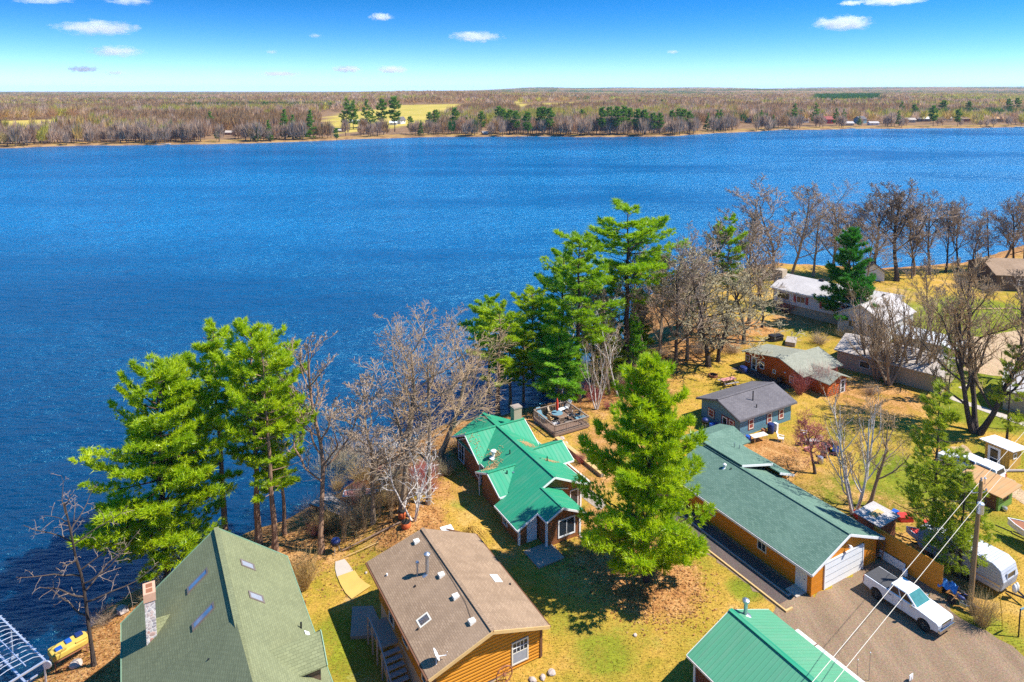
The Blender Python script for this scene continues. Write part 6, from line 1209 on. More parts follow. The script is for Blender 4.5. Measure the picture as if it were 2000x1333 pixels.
b.part('hitch', MB().bar((58.3,24.9,.6),(58.8,23.6,.55),.1).bar((59.3,24.9,.6),(58.8,23.6,.55),.1), 'black')
for u_ in (58.62, 58.98): b.part('gas_bottle', MB().lathe([(.05,0),(.16,.06),(.16,.48),(.09,.6),(.05,.68)],14,(u_,24.45,.65)), 'white', None, True)
def motorcycle(label, px, py, rz, tankm, tarp=False):
    x, y, z = at(px, py); b = Bld('motorcycle', label, 'motorcycle', 0, 0, 0, None, (x, y, 0), rz)
    for xx in (-.72, .75):
        t = b.part('wheel', MB().lathe([(.22,-.07),(.31,-.06),(.32,0),(.31,.06),(.22,.07)],20,(xx,0,.32),'y'), 'rubber'); b.part('rim', MB().lathe([(.225,-.03),(.225,.03)],18,(xx,0,.32),'y'), 'chrome', t)
    b.part('frame', MB().bar((-.72,0,.32),(.1,0,.35),.07).bar((.1,0,.35),(.45,0,.8),.06).bar((-.6,0,.62),(.45,0,.8),.06).bar((.42,.07,.95),(.75,.07,.32),.04).bar((.42,-.07,.95),(.75,-.07,.32),.04), 'chrome'); b.part('engine', MB().box(-.25,.22,-.16,.16,.25,.6), 'galv', None, False, .04)
    b.part('tank', MB().lathe([(.02,-.3),(.13,-.2),(.17,0),(.15,.2),(.03,.3)],12,(.15,0,.85),'x'), tankm, None, True); b.part('seat', MB().box(-.75,-.1,-.16,.16,.7,.8), 'black', None, False, .05); b.part('handlebar', MB().tube([(.2,.38,1.05),(.42,.12,1.0),(.42,-.12,1.0),(.2,-.38,1.05)],.02,6), 'chrome'); b.part('fender', MB().box(-1.05,-.5,-.1,.1,.62,.68), tankm, None, False, .03); b.part('exhaust', MB().tube([(.1,-.2,.3),(-.9,-.22,.33)],.05,8), 'chrome')
    if tarp:
        m = MB(); n = 9; g_ = [[(-.3+1.3*i/n, -.45+.9*j/n, 1.13-.55*abs(j/n-.5)**1.4*2.2-.12*math.sin(i*1.7)-.25*(i/n-.4)**2) for j in range(n+1)] for i in range(n+1)]
        m.add([p for r_ in g_ for p in r_], [(i*(n+1)+j, i*(n+1)+j+1, (i+1)*(n+1)+j+1, (i+1)*(n+1)+j) for i in range(n) for j in range(n)]); b.part('cover', m, 'tarp', None, True)
motorcycle('motorcycle half covered by a crumpled blue tarp beside the fence end', 1862, 1166, R(130), 'navy', True); motorcycle('uncovered dark motorcycle between the blue tarp and the dry bush', 1880, 1190, R(135), 'navy')
def boat(name, label, loc, rz, L, Bm, hullm, deckm, trailer=True, H_=.9):
    b = Bld(name, label, 'boat', 0, 0, 0, None, loc, rz); st = []; n = 8; z0 = .45 if trailer else 0
    for i in range(n+1):
        t = i/n; w = Bm/2*(1 - max(0, (t-.45)/.55)**2.2)*(.92 + .08*min(1, t*4)); st.append([(-L/2+L*t, -w, z0+H_+.12*t), (-L/2+L*t, -w*.75, z0+.25+.3*t*t), (-L/2+L*t, 0, z0+.0+.55*t**3), (-L/2+L*t, w*.75, z0+.25+.3*t*t), (-L/2+L*t, w, z0+H_+.12*t)])
    m = MB(); m.add([p for s_ in st for p in s_], [(i*5+j, i*5+j+1, (i+1)*5+j+1, (i+1)*5+j) for i in range(n) for j in range(4)] + [(0,1,2,3,4)]); b.part('hull', m, hullm)
    m = MB(); tp = [s_[0] for s_ in st] + [s_[4] for s_ in st[::-1]]; m.add([(p[0]*.97, p[1]*.9, p[2]-.02) for p in tp], [tuple(range(len(tp)))]); b.part('deck', m, deckm)
    m = MB()
    for i in range(n): m.bar(st[i][0], st[i+1][0], .07); m.bar(st[i][4], st[i+1][4], .07)
    m.bar(st[0][0], st[0][4], .08); b.part('gunwale', m, 'white')
    b.part('windscreen', MB().add([(.35,-Bm*.4,z0+H_+.05),(.35,Bm*.4,z0+H_+.05),(.1,Bm*.34,z0+H_+.45),(.1,-Bm*.34,z0+H_+.45),(.38,-Bm*.4,z0+H_+.05),(.38,Bm*.4,z0+H_+.05),(.13,Bm*.34,z0+H_+.45),(.13,-Bm*.34,z0+H_+.45)], [(3,2,1,0),(4,5,6,7),(0,1,5,4),(2,3,7,6),(1,2,6,5),(3,0,4,7)]), 'glass')
    if trailer:
        b.part('trailer', MB().bar((-L/2+.3,-.5,.4),(L/2-.4,-.2,.45),.08).bar((-L/2+.3,.5,.4),(L/2-.4,.2,.45),.08).bar((L/2-.4,0,.45),(L/2+.9,0,.4),.08).bar((-.6,-Bm/2,.35),(-.6,Bm/2,.35),.08), 'black')
        for s_ in (-1, 1): b.part('wheel', MB().lathe([(.1,-.09),(.3,-.09),(.3,.09),(.1,.09)],14,(-.6,s_*Bm*.5,.3),'y'), 'rubber')
    return b
x, y, z = at(1826, 1085); boat('runabout_boat', 'small white boat with a red deck behind the orange fence', (x, y, 0), R(133), 4.6, 1.8, 'white', 'red')
x, y, z = at(2040, 1078); boat('cabin_boat', 'white boat with a brown top on a trailer, cut by the right edge', (x, y, 0), R(125), 5.6, 2.2, 'white', 'rust', True, 1.0)
x, y, z = at(707, 972); b = boat('red_rowboat', 'faded red rowboat upturned on the bank behind the boathouse', (x, y, z+.1), R(5), 3.6, 1.1, 'pink', 'pink', False, .4)

# boat lift and pedal boat at the water, bottom left
p0 = Vector((*G(17,1222,-1.6), -1.6)); p1 = Vector((*G(88,1291,-1.6), -1.6)); e1 = (p1-p0); l1 = e1.length; e1.normalize(); e2 = Vector((-e1.y, e1.x, 0)); e2 = e2 if e2.x < 0 else -e2; wv_ = 4.2
b = Bld('boat_lift', 'bare aluminium boat lift canopy frame standing in the water, bottom left corner', 'boat lift', 0, 0, 0, None, (p0.x, p0.y, -1.6), 0); q = lambda a, c, z=0: tuple(e1*a + e2*c + Vector((0,0,z)))
l0 = -1.6; b.part('side_beam', MB().bar(q(l0,0),q(l1,0),.12), 'alu'); b.part('side_beam', MB().bar(q(l0,wv_),q(l1,wv_),.12), 'alu'); b.part('end_beam', MB().bar(q(l1,0),q(l1,wv_),.12), 'alu')
n_ = 13
for i in range(n_):
    a = l0 + (l1-l0)*i/n_; b.part('bow', MB().tube([q(a,-.15,.0),q(a,.5,.35),q(a,wv_/2,.55),q(a,wv_-.5,.35),q(a,wv_+.15,0)], .028, 6), 'alu')
for c_ in (1.2, 3.0): b.part('purlin', MB().bar(q(l0,c_,.48),q(l1,c_,.48),.06), 'alu')
for a, c_ in ((.3,0),(l1-.1,0),(.3,wv_),(l1-.1,wv_)): b.part('leg', MB().bar(q(a,c_,0),q(a,c_,-3.6),.1), 'alu')
b.part('cradle', MB().bar(q(.5,.9,-1.6),q(l1-.5,.9,-1.6),.14).bar(q(.5,3.2,-1.6),q(l1-.5,3.2,-1.6),.14).bar(q(1.4,0,-1.8),q(1.4,wv_,-1.8),.1).bar(q(l1-1.4,0,-1.8),q(l1-1.4,wv_,-1.8),.1), 'alu'); b.part('winch_wheel', MB().lathe([(.3,-.05),(.34,0),(.3,.05)],16,q(l1+.05,-.1,-.35),'y'), 'alu')
zt = -2.0; c0 = Vector((*G(95,1258,zt),zt)); c1 = Vector((*G(155,1226,zt),zt)); c2 = Vector((*G(173,1252,zt),zt)); ax = (c1-c0); Lp = ax.length; rzp = math.atan2(ax.y, ax.x)
ctr = (c0+c2)/2
b = Bld('pedal_boat', 'faded yellow pedal boat with blue seats resting on a rusty rack by the water', 'pedal boat', 0, 0, 0, None, (ctr.x, ctr.y, zt), rzp)
b.part('hull', MB().prism([(-1.25,-.62),(1.05,-.62),(1.25,-.3),(1.25,.3),(1.05,.62),(-1.25,.62)], 'z', -.55, -.02), 'yel_dull', None, False, .12)
b.part('seat', MB().box(-.95,-.5,-.45,.05,-.02,.12), 'blue', None, False, .04); b.part('seat', MB().box(-.2,.2,-.1,.4,-.02,.1), 'blue', None, False, .04); b.part('seat', MB().box(.5,1.0,.0,.5,-.02,.12), 'navy', None, False, .04); b.part('moulding', MB().box(-1.1,-.3,-.6,-.5,-.02,.16).box(.3,1.1,-.58,-.48,-.02,.12), 'yel_dull', None, False, .03)
b = Bld('boat_rack', 'rusty pipe rack under the yellow pedal boat', 'rack', 0, 0, 0, None, (ctr.x, ctr.y, zt), rzp)
for x_ in (-1.1, 1.0):
    for y_ in (-.6, .6): b.part('leg', MB().bar((x_,y_,-.58),(x_,y_,-2.4),.06), 'rust')
b.part('bars', MB().bar((-1.2,-.6,-.6),(1.2,-.6,-.6),.06).bar((-1.2,.6,-.6),(1.2,.6,-.6),.06).bar((-1.1,-.6,-1.3),(1.0,-.6,-1.3),.05).bar((-1.1,-.6,-.6),(-1.1,.6,-.6),.05).bar((1.0,-.6,-.6),(1.0,.6,-.6),.05), 'rust')

# utility pole and lines
x, y, z = at(1897, 1182); hp = height(1897, 1182, 940, 0)
b = Bld('utility_pole', 'weathered wooden utility pole with a grey transformer can', 'utility pole', 0, 0, 0, None, (x, y, 0), R(0)); b.part('shaft', MB().tube([(-.1,0,-.5),(0,0,hp*.5),(.12,0,hp)], [.2,.17,.13], 12), 'pole')
b.part('transformer', MB().lathe([(.05,0),(.22,.02),(.24,.06),(.24,.75),(.26,.78),(.2,.86),(.06,.9)],16,(-.08,-.38,hp-2.35)), 'alu', None, True); b.part('bracket', MB().bar((.05,0,hp-1.7),(-.08,-.3,hp-1.7),.08), 'galv'); b.part('insulator', MB().lathe([(.05,0),(.09,.06),(.05,.12),(.09,.18),(.03,.3)],10,(.12,0,hp)), 'greyw')
b.part('insulator_arm', MB().bar((.1,0,hp-.9),(-.62,-.1,hp-.9),.05).lathe([(.05,0),(.08,.08),(.04,.2)],8,(-.62,-.1,hp-.9)), 'galv'); b.part('insulator_arm', MB().bar((.1,0,hp-1.05),(.62,.1,hp-.85),.05).lathe([(.05,0),(.08,.08),(.04,.2)],8,(.62,.1,hp-.85)), 'galv'); m = MB()
for k in range(3): m.tube([(.1+.45*math.cos(t_)*(1-.1*k)+.2, .1, hp-1.7+.3*math.sin(t_)) for t_ in [i*.7 for i in range(10)]], .018, 5)
b.part('cable_coil', m, 'black')
M['wire'] = basic('bare_line', (.60,.56,.48), .5, .2, .05)
def line(label, pts, sag, r=.017):
    m = MB(); a = []
    for p, q in zip(pts[:-1], pts[1:]):
        p, q = Vector(p), Vector(q); a += [p.lerp(q, i/14) - Vector((0,0,sag*4*(i/14)*(1-i/14))) for i in range(14)]
    a.append(Vector(pts[-1])); m.tube(a, r, 5); o = m.build('power_line', 'wire'); tag(o, label, 'power line', 'power lines'); return o
zA, zB = hp-.75, hp-.7
line('left of the two pale wires running from the utility pole to the bottom edge', [(*G(2330,472,9.2),9.2),(x-.62,y-.1,zA),(*G(1230,1760,8.8),8.8)], .0)
line('right of the two pale wires running from the utility pole to the bottom edge', [(*G(2330,500,9.2),9.2),(x+.0,y-.25,zB-.75),(*G(1290,1752,8.8),8.8)], .0)
x, y, z = at(1959, 1222); b = Bld('marker_pole', 'thin yellow marker pole leaning in the grass by the camper', 'pole', 0, 0, 0, None, (x, y, 0)); b.part('pole', MB().tube([(0,0,-.2),(-.55,.1,2.6)], .035, 8), 'yellow')
x, y, z = at(1989, 1245); b = Bld('sign_post', 'black post with a teal arm standing in the grass at the right edge', 'sign post', 0, 0, 0, None, (x, y, 0)); b.part('post', MB().bar((0,0,-.2),(0,0,2.2),.07), 'black'); b.part('arm', MB().bar((0,0,2.15),(.9,0,1.98),.08,.1), 'teal')
for i, (px, py, h) in enumerate([(1697,1330,2.0),(1674,1322,1.2)]):
    x, y, z = at(px, py); b = Bld('driveway_marker', ['taller thin driveway marker rod beside the steel-roofed garage','shorter thin driveway marker rod beside the steel-roofed garage'][i], 'marker', 0, 0, 0, None, (x, y, 0)); b.part('rod', MB().tube([(0,0,-.2),(0,0,h)], .02, 6), 'galv'); b.part('tip', MB().lathe([(.01,0),(.05,.04),(.01,.1)],8,(0,0,h)), 'white')
x, y, z = at(1779, 1331); b = Bld('white_stake', 'short pale sign stake in the gravel at the bottom edge', 'stake', 0, 0, 0, None, (x, y, 0)); b.part('board', MB().box(-.2,.2,-.02,.02,.1,.5), 'white'); b.part('peg', MB().box(-.03,.03,-.03,.0,-.2,.3), 'greyw')

# deck furniture
def deckpt(px, py): return UV(*G(px, py, FZ_))
u_, v_ = deckpt(1088, 818); b = Bld('patio_table', 'round glass patio table on the wooden deck', 'table', u_, v_, FZ_); b.part('tabletop', MB().lathe([(.02,.70),(.68,.70),(.70,.72),(.68,.74),(.02,.74)],24,(u_,v_,FZ_)), 'teal'); b.part('stand', MB().lathe([(.3,0),(.3,.04),(.04,.08),(.04,.70)],14,(u_,v_,FZ_)), 'black')
b = Bld('closed_umbrella', 'closed red patio umbrella standing through the round table', 'umbrella', u_, v_, FZ_+.74); b.part('pole', MB().tube([(u_,v_,FZ_+.74),(u_,v_,FZ_+2.5)],.025,8), 'white'); b.part('canopy', MB().lathe([(.12,1.0),(.17,1.15),(.17,1.7),(.13,2.2),(.04,2.5),(.01,2.56)],12,(u_,v_,FZ_)), 'redcloth', None, True)
def chair(label, px, py, rz, fm, cm):
    x, y = G(px, py, FZ_); b = Bld('patio_chair', label, 'chair', 0, 0, 0, 'chairs round the deck table', (x, y, FZ_), rz); b.part('seat', MB().box(-.26,.26,-.26,.26,.38,.46), cm, None, False, .03); b.part('backrest', MB().add([(-.26,-.26,.46),(-.2,-.26,.46),(-.2,.26,.46),(-.26,.26,.46),(-.42,-.26,1.0),(-.36,-.26,1.0),(-.36,.26,1.0),(-.42,.26,1.0)], [(3,2,1,0),(4,5,6,7),(0,1,5,4),(1,2,6,5),(2,3,7,6),(3,0,4,7)]), cm)
    for a in (-.22,.22):
        for c_ in (-.22,.22): b.part('leg', MB().box(a-.025,a+.025,c_-.025,c_+.025,0,.4), fm)
    for c_ in (-.27,.27): b.part('armrest', MB().bar((-.3,c_,.62),(.25,c_,.62),.06), fm)
chair('patio chair with tan cushions on the left of the deck table', 1076, 812, R(-20), 'black', 'tan'); chair('patio chair with orange-tan cushions nearest the house side of the deck table', 1076, 825, R(40), 'black', 'newwood'); chair('patio chair with tan cushions on the near side of the deck table', 1096, 829, R(110), 'black', 'tan'); chair('patio chair with grey cushions right of the deck table', 1112, 818, R(170), 'black', 'greyw'); chair('patio chair with blue-grey cushions at the far right corner of the deck', 1128, 816, R(190), 'black', 'teal')
def lounger(label, px, py, rz, cm, fm='white'):
    x, y = G(px, py, FZ_); b = Bld('lounge_chair', label, 'lounge chair', 0, 0, 0, None, (x, y, FZ_), rz); b.part('seat', MB().box(-.3,1.1,-.3,.3,.28,.36), cm, None, False, .02); b.part('backrest', MB().add([(-.3,-.3,.3),(-.3,.3,.3),(-.85,.3,1.0),(-.85,-.3,1.0),(-.3,-.3,.38),(-.3,.3,.38),(-.85,.3,1.08),(-.85,-.3,1.08)], [(0,1,2,3),(7,6,5,4),(0,4,5,1),(1,5,6,2),(2,6,7,3),(3,7,4,0)]), cm)
    for a in (-.25,1.0):
        for c_ in (-.26,.26): b.part('leg', MB().box(a-.03,a+.03,c_-.03,c_+.03,0,.3), fm)
lounger('white lounge chair with a raised back at the far rail of the deck', 1104, 801, R(-140), 'white'); lounger('lounge chair with a pale blue cushion in the left corner of the deck', 1058, 818, R(-60), 'teal'); lounger('lounge chair with a blue cushion along the right rail of the deck', 1128, 822, R(30), 'teal', 'greyw')
for i, (px, py, lab) in enumerate([(1086,828,'white planter box in the near corner of the deck'),(1110,826,'grey planter box beside the near rail of the deck')]):
    x, y = G(px, py, FZ_); b = Bld('planter_box', lab, 'planter', 0, 0, 0, None, (x, y, FZ_), A); b.part('box', MB().box(-.5,.5,-.18,.18,0,.3), ['white','greyw'][i]); b.part('soil', MB().box(-.46,.46,-.14,.14,.3,.32), 'dark')

# yard things
def P3(px, py): return at(px, py)
x, y, z = P3(1422, 751); b = Bld('picnic_table', 'faded pink picnic table with grey benches on the lawn left of the red cottage', 'picnic table', 0, 0, 0, None, (x, y, 0), R(20))
b.part('tabletop', MB().box(-1.1,1.1,-.4,.4,.72,.78), 'pink')
for s_ in (-1, 1): b.part('bench', MB().box(-1.1,1.1,s_*.75-.14,s_*.75+.14,.42,.47), 'greyw')
for a in (-.8, .8): b.part('leg', MB().bar((a,-.7,0),(a,.25,.74),.08).bar((a,.7,0),(a,-.25,.74),.08).bar((a,-.8,.4),(a,.8,.4),.08), 'greyw')
x, y, z = P3(1393, 736); b = Bld('fire_ring', 'rusty round fire ring on the lawn', 'fire ring', 0, 0, 0, None, (x, y, 0)); m = MB(); n = 20
for k in range(n): a = k*2*math.pi/n; a2 = (k+1)*2*math.pi/n; m.add([(.62*math.cos(a),.62*math.sin(a),0),(.62*math.cos(a2),.62*math.sin(a2),0),(.62*math.cos(a2),.62*math.sin(a2),.32),(.62*math.cos(a),.62*math.sin(a),.32),(.54*math.cos(a),.54*math.sin(a),0),(.54*math.cos(a2),.54*math.sin(a2),0),(.54*math.cos(a2),.54*math.sin(a2),.32),(.54*math.cos(a),.54*math.sin(a),.32)], [(0,1,2,3),(7,6,5,4),(3,2,6,7)])
b.part('ring', m, 'rust'); b.part('ash', MB().lathe([(.01,.04),(.54,.05)],18), 'dark')
def barrel(label, px, py, mat, r=.3, h=.9, name='rain_barrel', cat='barrel', lid=None, group=None):
    x, y, z = P3(px, py); b = Bld(name, label, cat, 0, 0, 0, group, (x, y, z)); b.part('body', MB().lathe([(r*.9,0),(r,.08),(r*1.05,h*.5),(r,h*.94),(r*.92,h)],16), mat, None, True); b.part('lid', MB().lathe([(r*.94,h),(r*.94,h+.04),(r*.3,h+.07)],16), lid or mat); return b
barrel('blue rain barrel against the sunny blue wall between two windows', 1505, 846, 'navy', .36, 1.1); barrel('small blue tub beside the cardboard boxes at the blue cottage corner', 1461, 862, 'blue', .3, .6, 'plastic_tub', 'tub'); barrel('blue bin by the blue cottage door among the grill things', 1390, 842, 'blue', .32, .9, 'rubbish_bin', 'bin'); barrel('darker blue bin left of the blue cottage door', 1398, 840, 'navy', .3, .8, 'rubbish_bin', 'bin'); barrel('navy covered tub at the corner of the red cottage', 1452, 728, 'navy', .55, .8, 'covered_tub', 'tub'); barrel('black bin beside the red cottage side wall', 1522, 750, 'black', .35, .8, 'rubbish_bin', 'bin'); barrel('white bucket against the orange fence', 1767, 1125, 'white', .2, .5, 'bucket', 'bucket'); barrel('white propane bottle beside the blue cottage door', 1384, 846, 'white', .2, .5, 'gas_bottle', 'gas bottle')
barrel('orange-red pot with a dry plant behind another below the dead birch', 785, 1012, 'orange', .34, .6, 'flower_pot', 'pot', 'dark'); barrel('larger orange-red pot nearest the log house roof below the dead birch', 793, 1030, 'orange', .42, .5, 'flower_pot', 'pot', 'dark'); barrel('grey can standing on the lawn by the stubby red-twigged tree', 1602, 905, 'galv', .3, .7, 'metal_can', 'can'); barrel('small grey pot under the window of the green shed', 1962, 998, 'galv', .22, .35, 'bucket', 'bucket')
def grill(label, px, py, k=1.0):
    x, y, z = P3(px, py); b = Bld('kettle_grill', label, 'grill', 0, 0, 0, None, (x, y, z)); b.root.scale = (k, k, k); b.part('bowl', MB().lathe([(.05,.55),(.25,.6),(.34,.75),(.35,.85)],18), 'black', None, True); b.part('lid', MB().lathe([(.35,.86),(.3,1.0),(.15,1.1),(.02,1.13)],18), 'navy', None, True)
    for k_ in range(3): a = k_*2.09; b.part('leg', MB().bar((.2*math.cos(a),.2*math.sin(a),.6),(.32*math.cos(a),.32*math.sin(a),0),.03), 'alu')
grill('dark kettle grill standing on the lawn at the top of the concrete path', 656, 1080, 1.25); grill('black grill beside the blue cottage wall left of its door', 1377, 838, 1.2)
def lawn_chair(label, px, py, rz, mat='white'):
    x, y, z = P3(px, py); b = Bld('lawn_chair', label, 'chair', 0, 0, 0, None, (x, y, 0), rz); b.part('seat', MB().box(-.28,.3,-.28,.28,.34,.4), mat, None, False, .02); b.part('backrest', MB().add([(-.28,-.28,.38),(-.28,.28,.38),(-.5,.24,1.02),(-.5,-.24,1.02),(-.24,-.28,.38),(-.24,.28,.38),(-.46,.24,1.02),(-.46,-.24,1.02)], [(0,1,2,3),(7,6,5,4),(0,4,5,1),(1,5,6,2),(2,6,7,3),(3,7,4,0)]), mat)
    for c_ in (-.3,.3): b.part('armrest', MB().box(-.35,.3,c_-.04,c_+.04,.56,.6), mat)
    for a in (-.25,.25):
        for c_ in (-.27,.27): b.part('leg', MB().box(a-.03,a+.03,c_-.03,c_+.03,0,.58 if a > 0 else .36), mat)
lawn_chair('white lawn chair facing right on the grass in front of the blue cottage', 1525, 862, R(-30)); lawn_chair('white lawn chair near the junk pile in the yard', 1569, 853, R(160)); lawn_chair('pale lawn chair tipped beside the red-twigged tree', 1568, 868, R(60), 'greyw')
x, y, z = P3(1482, 862); b = Bld('folding_table', 'pale folding table beside the blue cottage wall', 'table', 0, 0, 0, None, (x, y, 0), R(22)); b.part('tabletop', MB().box(-1.0,1.0,-.4,.4,.7,.75), 'conc' if 'conc' in M else 'trim')
for a in (-.85,.85):
    for c_ in (-.32,.32): b.part('leg', MB().box(a-.02,a+.02,c_-.02,c_+.02,0,.7), 'newwood')
def crate(label, px, py, sx, sy, sz, mat, rz=0, name='crate', cat='box', group=None):
    x, y, z = P3(px, py); b = Bld(name, label, cat, 0, 0, 0, group, (x, y, z), rz); b.part('box', MB().box(-sx/2,sx/2,-sy/2,sy/2,0,sz*.9), mat, None, False, .02); b.part('lid', MB().box(-sx*.52,sx*.52,-sy*.52,sy*.52,sz*.9,sz), mat); return b
crate('cardboard-brown box at the sunny corner of the blue cottage', 1449, 868, .8, .7, .7, 'newwood', A); crate('white tool cabinet leaning by the blue barrel', 1515, 842, .3, .5, .95, 'white', A); crate('small brown crate left of the blue barrel', 1492, 846, .5, .4, .5, 'rust', A); crate('white air conditioner unit on the lawn behind the log house', 873, 1047, 1.0, .8, .7, 'white', R(25), 'ac_unit', 'air conditioner')
for i, (px, py, sx, sy, sz, mt, lab) in enumerate([(1587,868,1.3,.6,.5,'greyw','grey board stack in the yard junk pile'),(1600,860,1.0,.5,.4,'tan','tan box in the yard junk pile'),(1612,878,1.2,.7,.55,'black','black crate in the yard junk pile'),(1626,870,.9,.6,.5,'rust','rusty box at the right of the yard junk pile'),(1608,893,.6,.5,.6,'black','dark box right of the stubby tree trunk'),(1578,880,.7,.5,.3,'pink','pinkish low box left of the yard junk pile'),(1632,885,1.4,.6,.5,'navy','dark blue bundle behind the birch stems'),
      (1676,1012,.7,.5,.6,'red','red box at the foot of the white birch'),(1688,1020,.5,.4,.8,'red','red and white box right of the birch foot'),(1767,1016,1.2,.8,.5,'red','red tarp bundle behind the lean-to'),(1748,1008,.6,.5,.5,'blue','blue box behind the lean-to roof'),(1812,1035,.8,.6,.7,'red','red box in front of the sparse spruce trunk'),(1705,1085,.8,.6,.5,'rust','rusty crate between the garage and the fence'),(1850,1048,1.0,.7,.4,'white','pale box in the conifer shade behind the fence'),(1515,665,2.0,1.2,.9,'black','dark covered stack behind the red cottage roof'),(1545,672,2.6,1.4,.7,'greyw','grey junk heap between the red cottage and tan building')]):
    crate(lab, px, py, sx, sy, sz, mt, i*.7)
# dry-plant pile, logs, rocks, wheel
x, y, z = P3(918, 1050); b = Bld('brush_pile', 'heap of golden dry plant stems beside the log house roof', 'brush pile', 0, 0, 0, None, (x, y, z)); L_ = Limbs(); rr_ = random.Random(5)
for k in range(420):
    a = rr_.uniform(0,6.28); q_ = rr_.random(); c_ = np.array([math.cos(a)*q_*1.3, math.sin(a)*q_*.8, .05]); hh_ = .9*(1-q_*.6); d_ = np.array([rr_.gauss(.5,.5), rr_.gauss(-.2,.5), 0]); L_.add([c_ + [0,0,hh_*.6], c_ + d_*.35 + [0,0,hh_], c_ + d_*.9 + [0,0,hh_*.3]], [.022,.02,.01], 3)
link('stems', L_.mesh('stems', 'straw'), b.root); b.part('poles', MB().tube([(-.6,.2,.5),(-1.9,.9,.9)],.06,6).tube([(-.5,-.1,.4),(-2.1,.2,.55)],.06,6), 'brown')
def log(label, a, c_, r, mat='pole', cat='log', name='log'):
    x0, y0, z0 = P3(*a); x1, y1, z1 = P3(*c_); o = MB().tube([(x0,y0,z0+r),((x0+x1)/2,(y0+y1)/2,(z0+z1)/2+r*1.1),(x1,y1,z1+r)], [r,r*.9,r*.7], 8).build(name, mat); tag(o, label, cat)
log('long fallen log running down the lawn from the orange pots to the grill', (782,1022), (668,1078), .09, 'deckw'); log('thin pole lying just below the long fallen log', (740,1060), (672,1090), .05, 'newwood'); log('short log lying in the grass right of the green shed', (1962,922), (2010,922), .14, 'greyw'); log('fallen grey branch on the lawn left of the red cottage', (1395,640), (1330,668), .1, 'greyw'); log('long pale boards by the far end of the lawn behind the fan trees', (1860,605), (2010,604), .12, 'newwood', 'boards', 'board_pile')
x, y, z = P3(985, 1338); b = Bld('wagon_wheel', 'rusty wagon wheel leaning on the log house foundation', 'wheel', 0, 0, 0, None, (x, y, .62), A); m = MB(); n = 24
m.tube([(.6*math.cos(k*2*math.pi/n), 0, .6*math.sin(k*2*math.pi/n)) for k in range(n+1)], .045, 6, False); b.part('rim', m, 'rust'); b.part('hub', MB().lathe([(.02,-.1),(.1,-.08),(.1,.08),(.02,.1)],12,(0,0,0),'y'), 'rust'); m = MB()
for k in range(10): a = k*.628; m.bar((.08*math.cos(a),0,.08*math.sin(a)),(.58*math.cos(a),0,.58*math.sin(a)),.03)
b.part('spokes', m, 'rust')
def rockmesh(seed):
    bm = bmesh.new(); bmesh.ops.create_icosphere(bm, subdivisions=2, radius=1)
    for v_ in bm.verts: v_.co *= 1 + .3*mnoise.noise(v_.co*1.5 + Vector((seed*5,0,0)))
    me = bpy.data.meshes.new('rock'); bm.to_mesh(me); bm.free(); me.materials.append(M['rockm']); return me
M['rockm'] = basic('field_rock', (.46,.38,.33), .9, 0, .3, 2); RK = [rockmesh(i) for i in range(3)]
for i, (px, py, r, lab) in enumerate([(1098,858,.28,'rock at the near corner of the deck'),(1105,868,.26,'rock beside the board cap below the deck'),(1128,890,.3,'rock in the flower bed right of the retaining wall'),(1145,885,.34,'large rock in the flower bed'),(1152,895,.24,'rock at the right of the flower bed'),(1136,1050,.2,'white rock on the needle-covered lawn by the porch corner'),(1078,1316,.25,'rock by the log house foundation corner'),(1060,1325,.2,'pale rock in the bed by the log house foundation'),(1040,1330,.22,'rock left of others in the log house bed'),(1240,1242,.14,'small dark stump on the lower lawn'),(715,1120,.12,'dark rock on the lawn beside the fallen pole'),(240,1195,.45,'shore rock behind the stone chimney'),(150,1300,.4,'shore rock by the dying pine'),(215,1180,.4,'rock at the water edge behind the chimney')]):
    x, y, z = P3(px, py); o = link('rock', RK[i % 3], None, (x, y, z+r*.3), i*1.1, (r*1.2, r, r*.8)); tag(o, lab, 'rock')
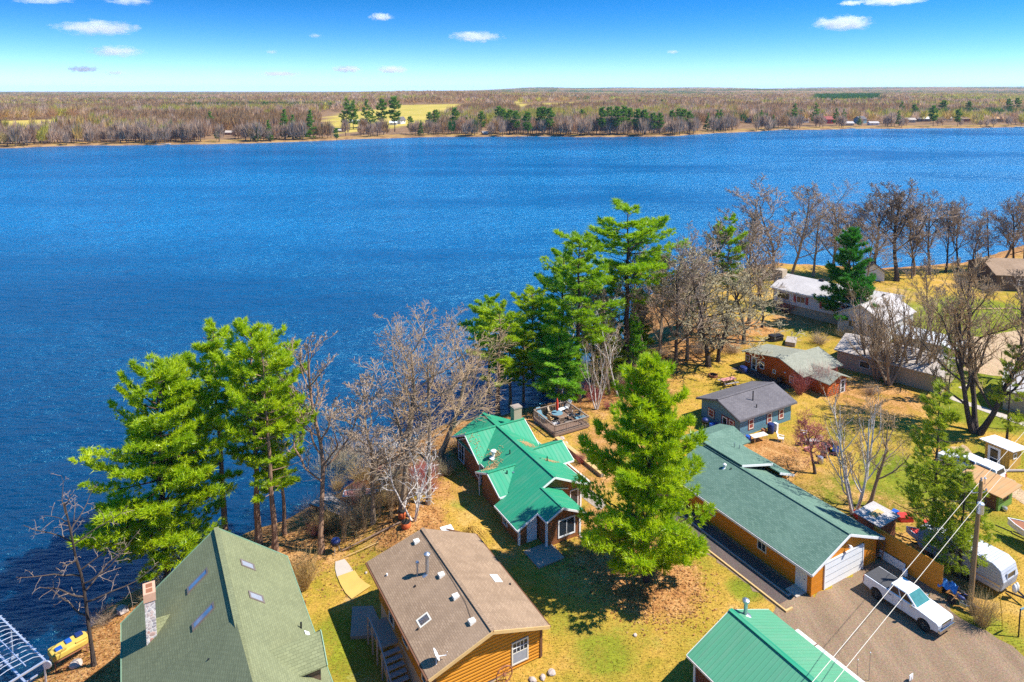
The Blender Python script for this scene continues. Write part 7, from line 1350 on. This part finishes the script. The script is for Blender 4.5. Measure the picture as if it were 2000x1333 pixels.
# stuff on the ground: grass tufts and fallen leaves
def scatter(n, x0, x1, y0, y1, seed):
    g_ = np.random.default_rng(seed); x = g_.uniform(x0, x1, n); y = y0 + (y1-y0)*g_.random(n)**1.5; d = sdist(x, y); u_ = x*CA + y*SA; v_ = -x*SA + y*CA; ok = (d > .6) & ~inpoly(x, y, GRP)
    for a, b_, c_, d_ in [(15.7,23.9,37.9,48.7),(30,36.4,51,64.5),(28.4,34,47.5,52.4),(42.2,53.4,32.4,48.3),(59.7,68.3,52.7,58.8),(76,84,54,67),(31,38.2,15,30.5),(41.3,46.1,63.1,67.8)]: ok &= ~((u_ > a) & (u_ < b_) & (v_ > c_) & (v_ < d_))
    x, y, d = x[ok], y[ok], d[ok]; return x, y, hgt(x, y), d, g_
x, y, z, d, g_ = scatter(190000, -42, 70, 34, 110, 5); n = len(x)
pat = np.clip(.5 + .5*lowf(x, y, .35)*.8 + g_.normal(0,.25,n), 0, 1)[:,None]; gc = np.array([.40,.25,.05])*(1-pat) + np.array([.25,.22,.03])*pat
a = g_.uniform(0, 6.28, n); hb = g_.uniform(.04, .11, n); w_ = g_.uniform(.02,.05,n); lx, ly = g_.normal(0,.05,n), g_.normal(0,.05,n)
V = np.stack([np.stack([x-np.cos(a)*w_, y-np.sin(a)*w_, z-.01],-1), np.stack([x+np.cos(a)*w_, y+np.sin(a)*w_, z-.01],-1), np.stack([x+lx, y+ly, z+hb],-1)], 1).reshape(-1,3)
M['grassb'] = vcol('grass_blades', trans=.3); o = link('grass', npmesh('grass', V, 3, [M['grassb']], np.repeat(gc*g_.uniform(.85,1.15,(n,1)), 3, 0))); tag(o, 'short dry yellow grass over the near lawns', 'grass', kind='stuff')
x, y, z, d, g_ = scatter(120000, -42, 75, 40, 120, 6); k = d < 13 + g_.normal(0,2.5,len(x))
for px, py, r in [(1200,1085,7),(1270,1140,6),(800,1020,4),(1290,690,9),(1370,650,9)]: bx0, by0, _ = at(px, py); k |= np.hypot(x-bx0, y-by0) < r*(.6+.4*g_.random(len(x)))
x, y, z = x[k], y[k], z[k]; n = len(x); a = g_.uniform(0,6.28,n); r1 = g_.uniform(.05,.13,n); c_ = np.array([(.34,.15,.05),(.46,.24,.09),(.24,.11,.05),(.52,.32,.14)])[g_.integers(0,4,n)]
V = np.stack([np.stack([x+r1*np.cos(a+q_), y+r1*np.sin(a+q_), z+.015+g_.uniform(0,.07,n)],-1) for q_ in (0,2.1,4.2)], 1).reshape(-1,3)
o = link('fallen_leaves', npmesh('fallen_leaves', V, 3, [M['grassb']], np.repeat(c_, 3, 0))); tag(o, 'brown fallen leaves on the bank and under the trees', 'leaves', kind='stuff')
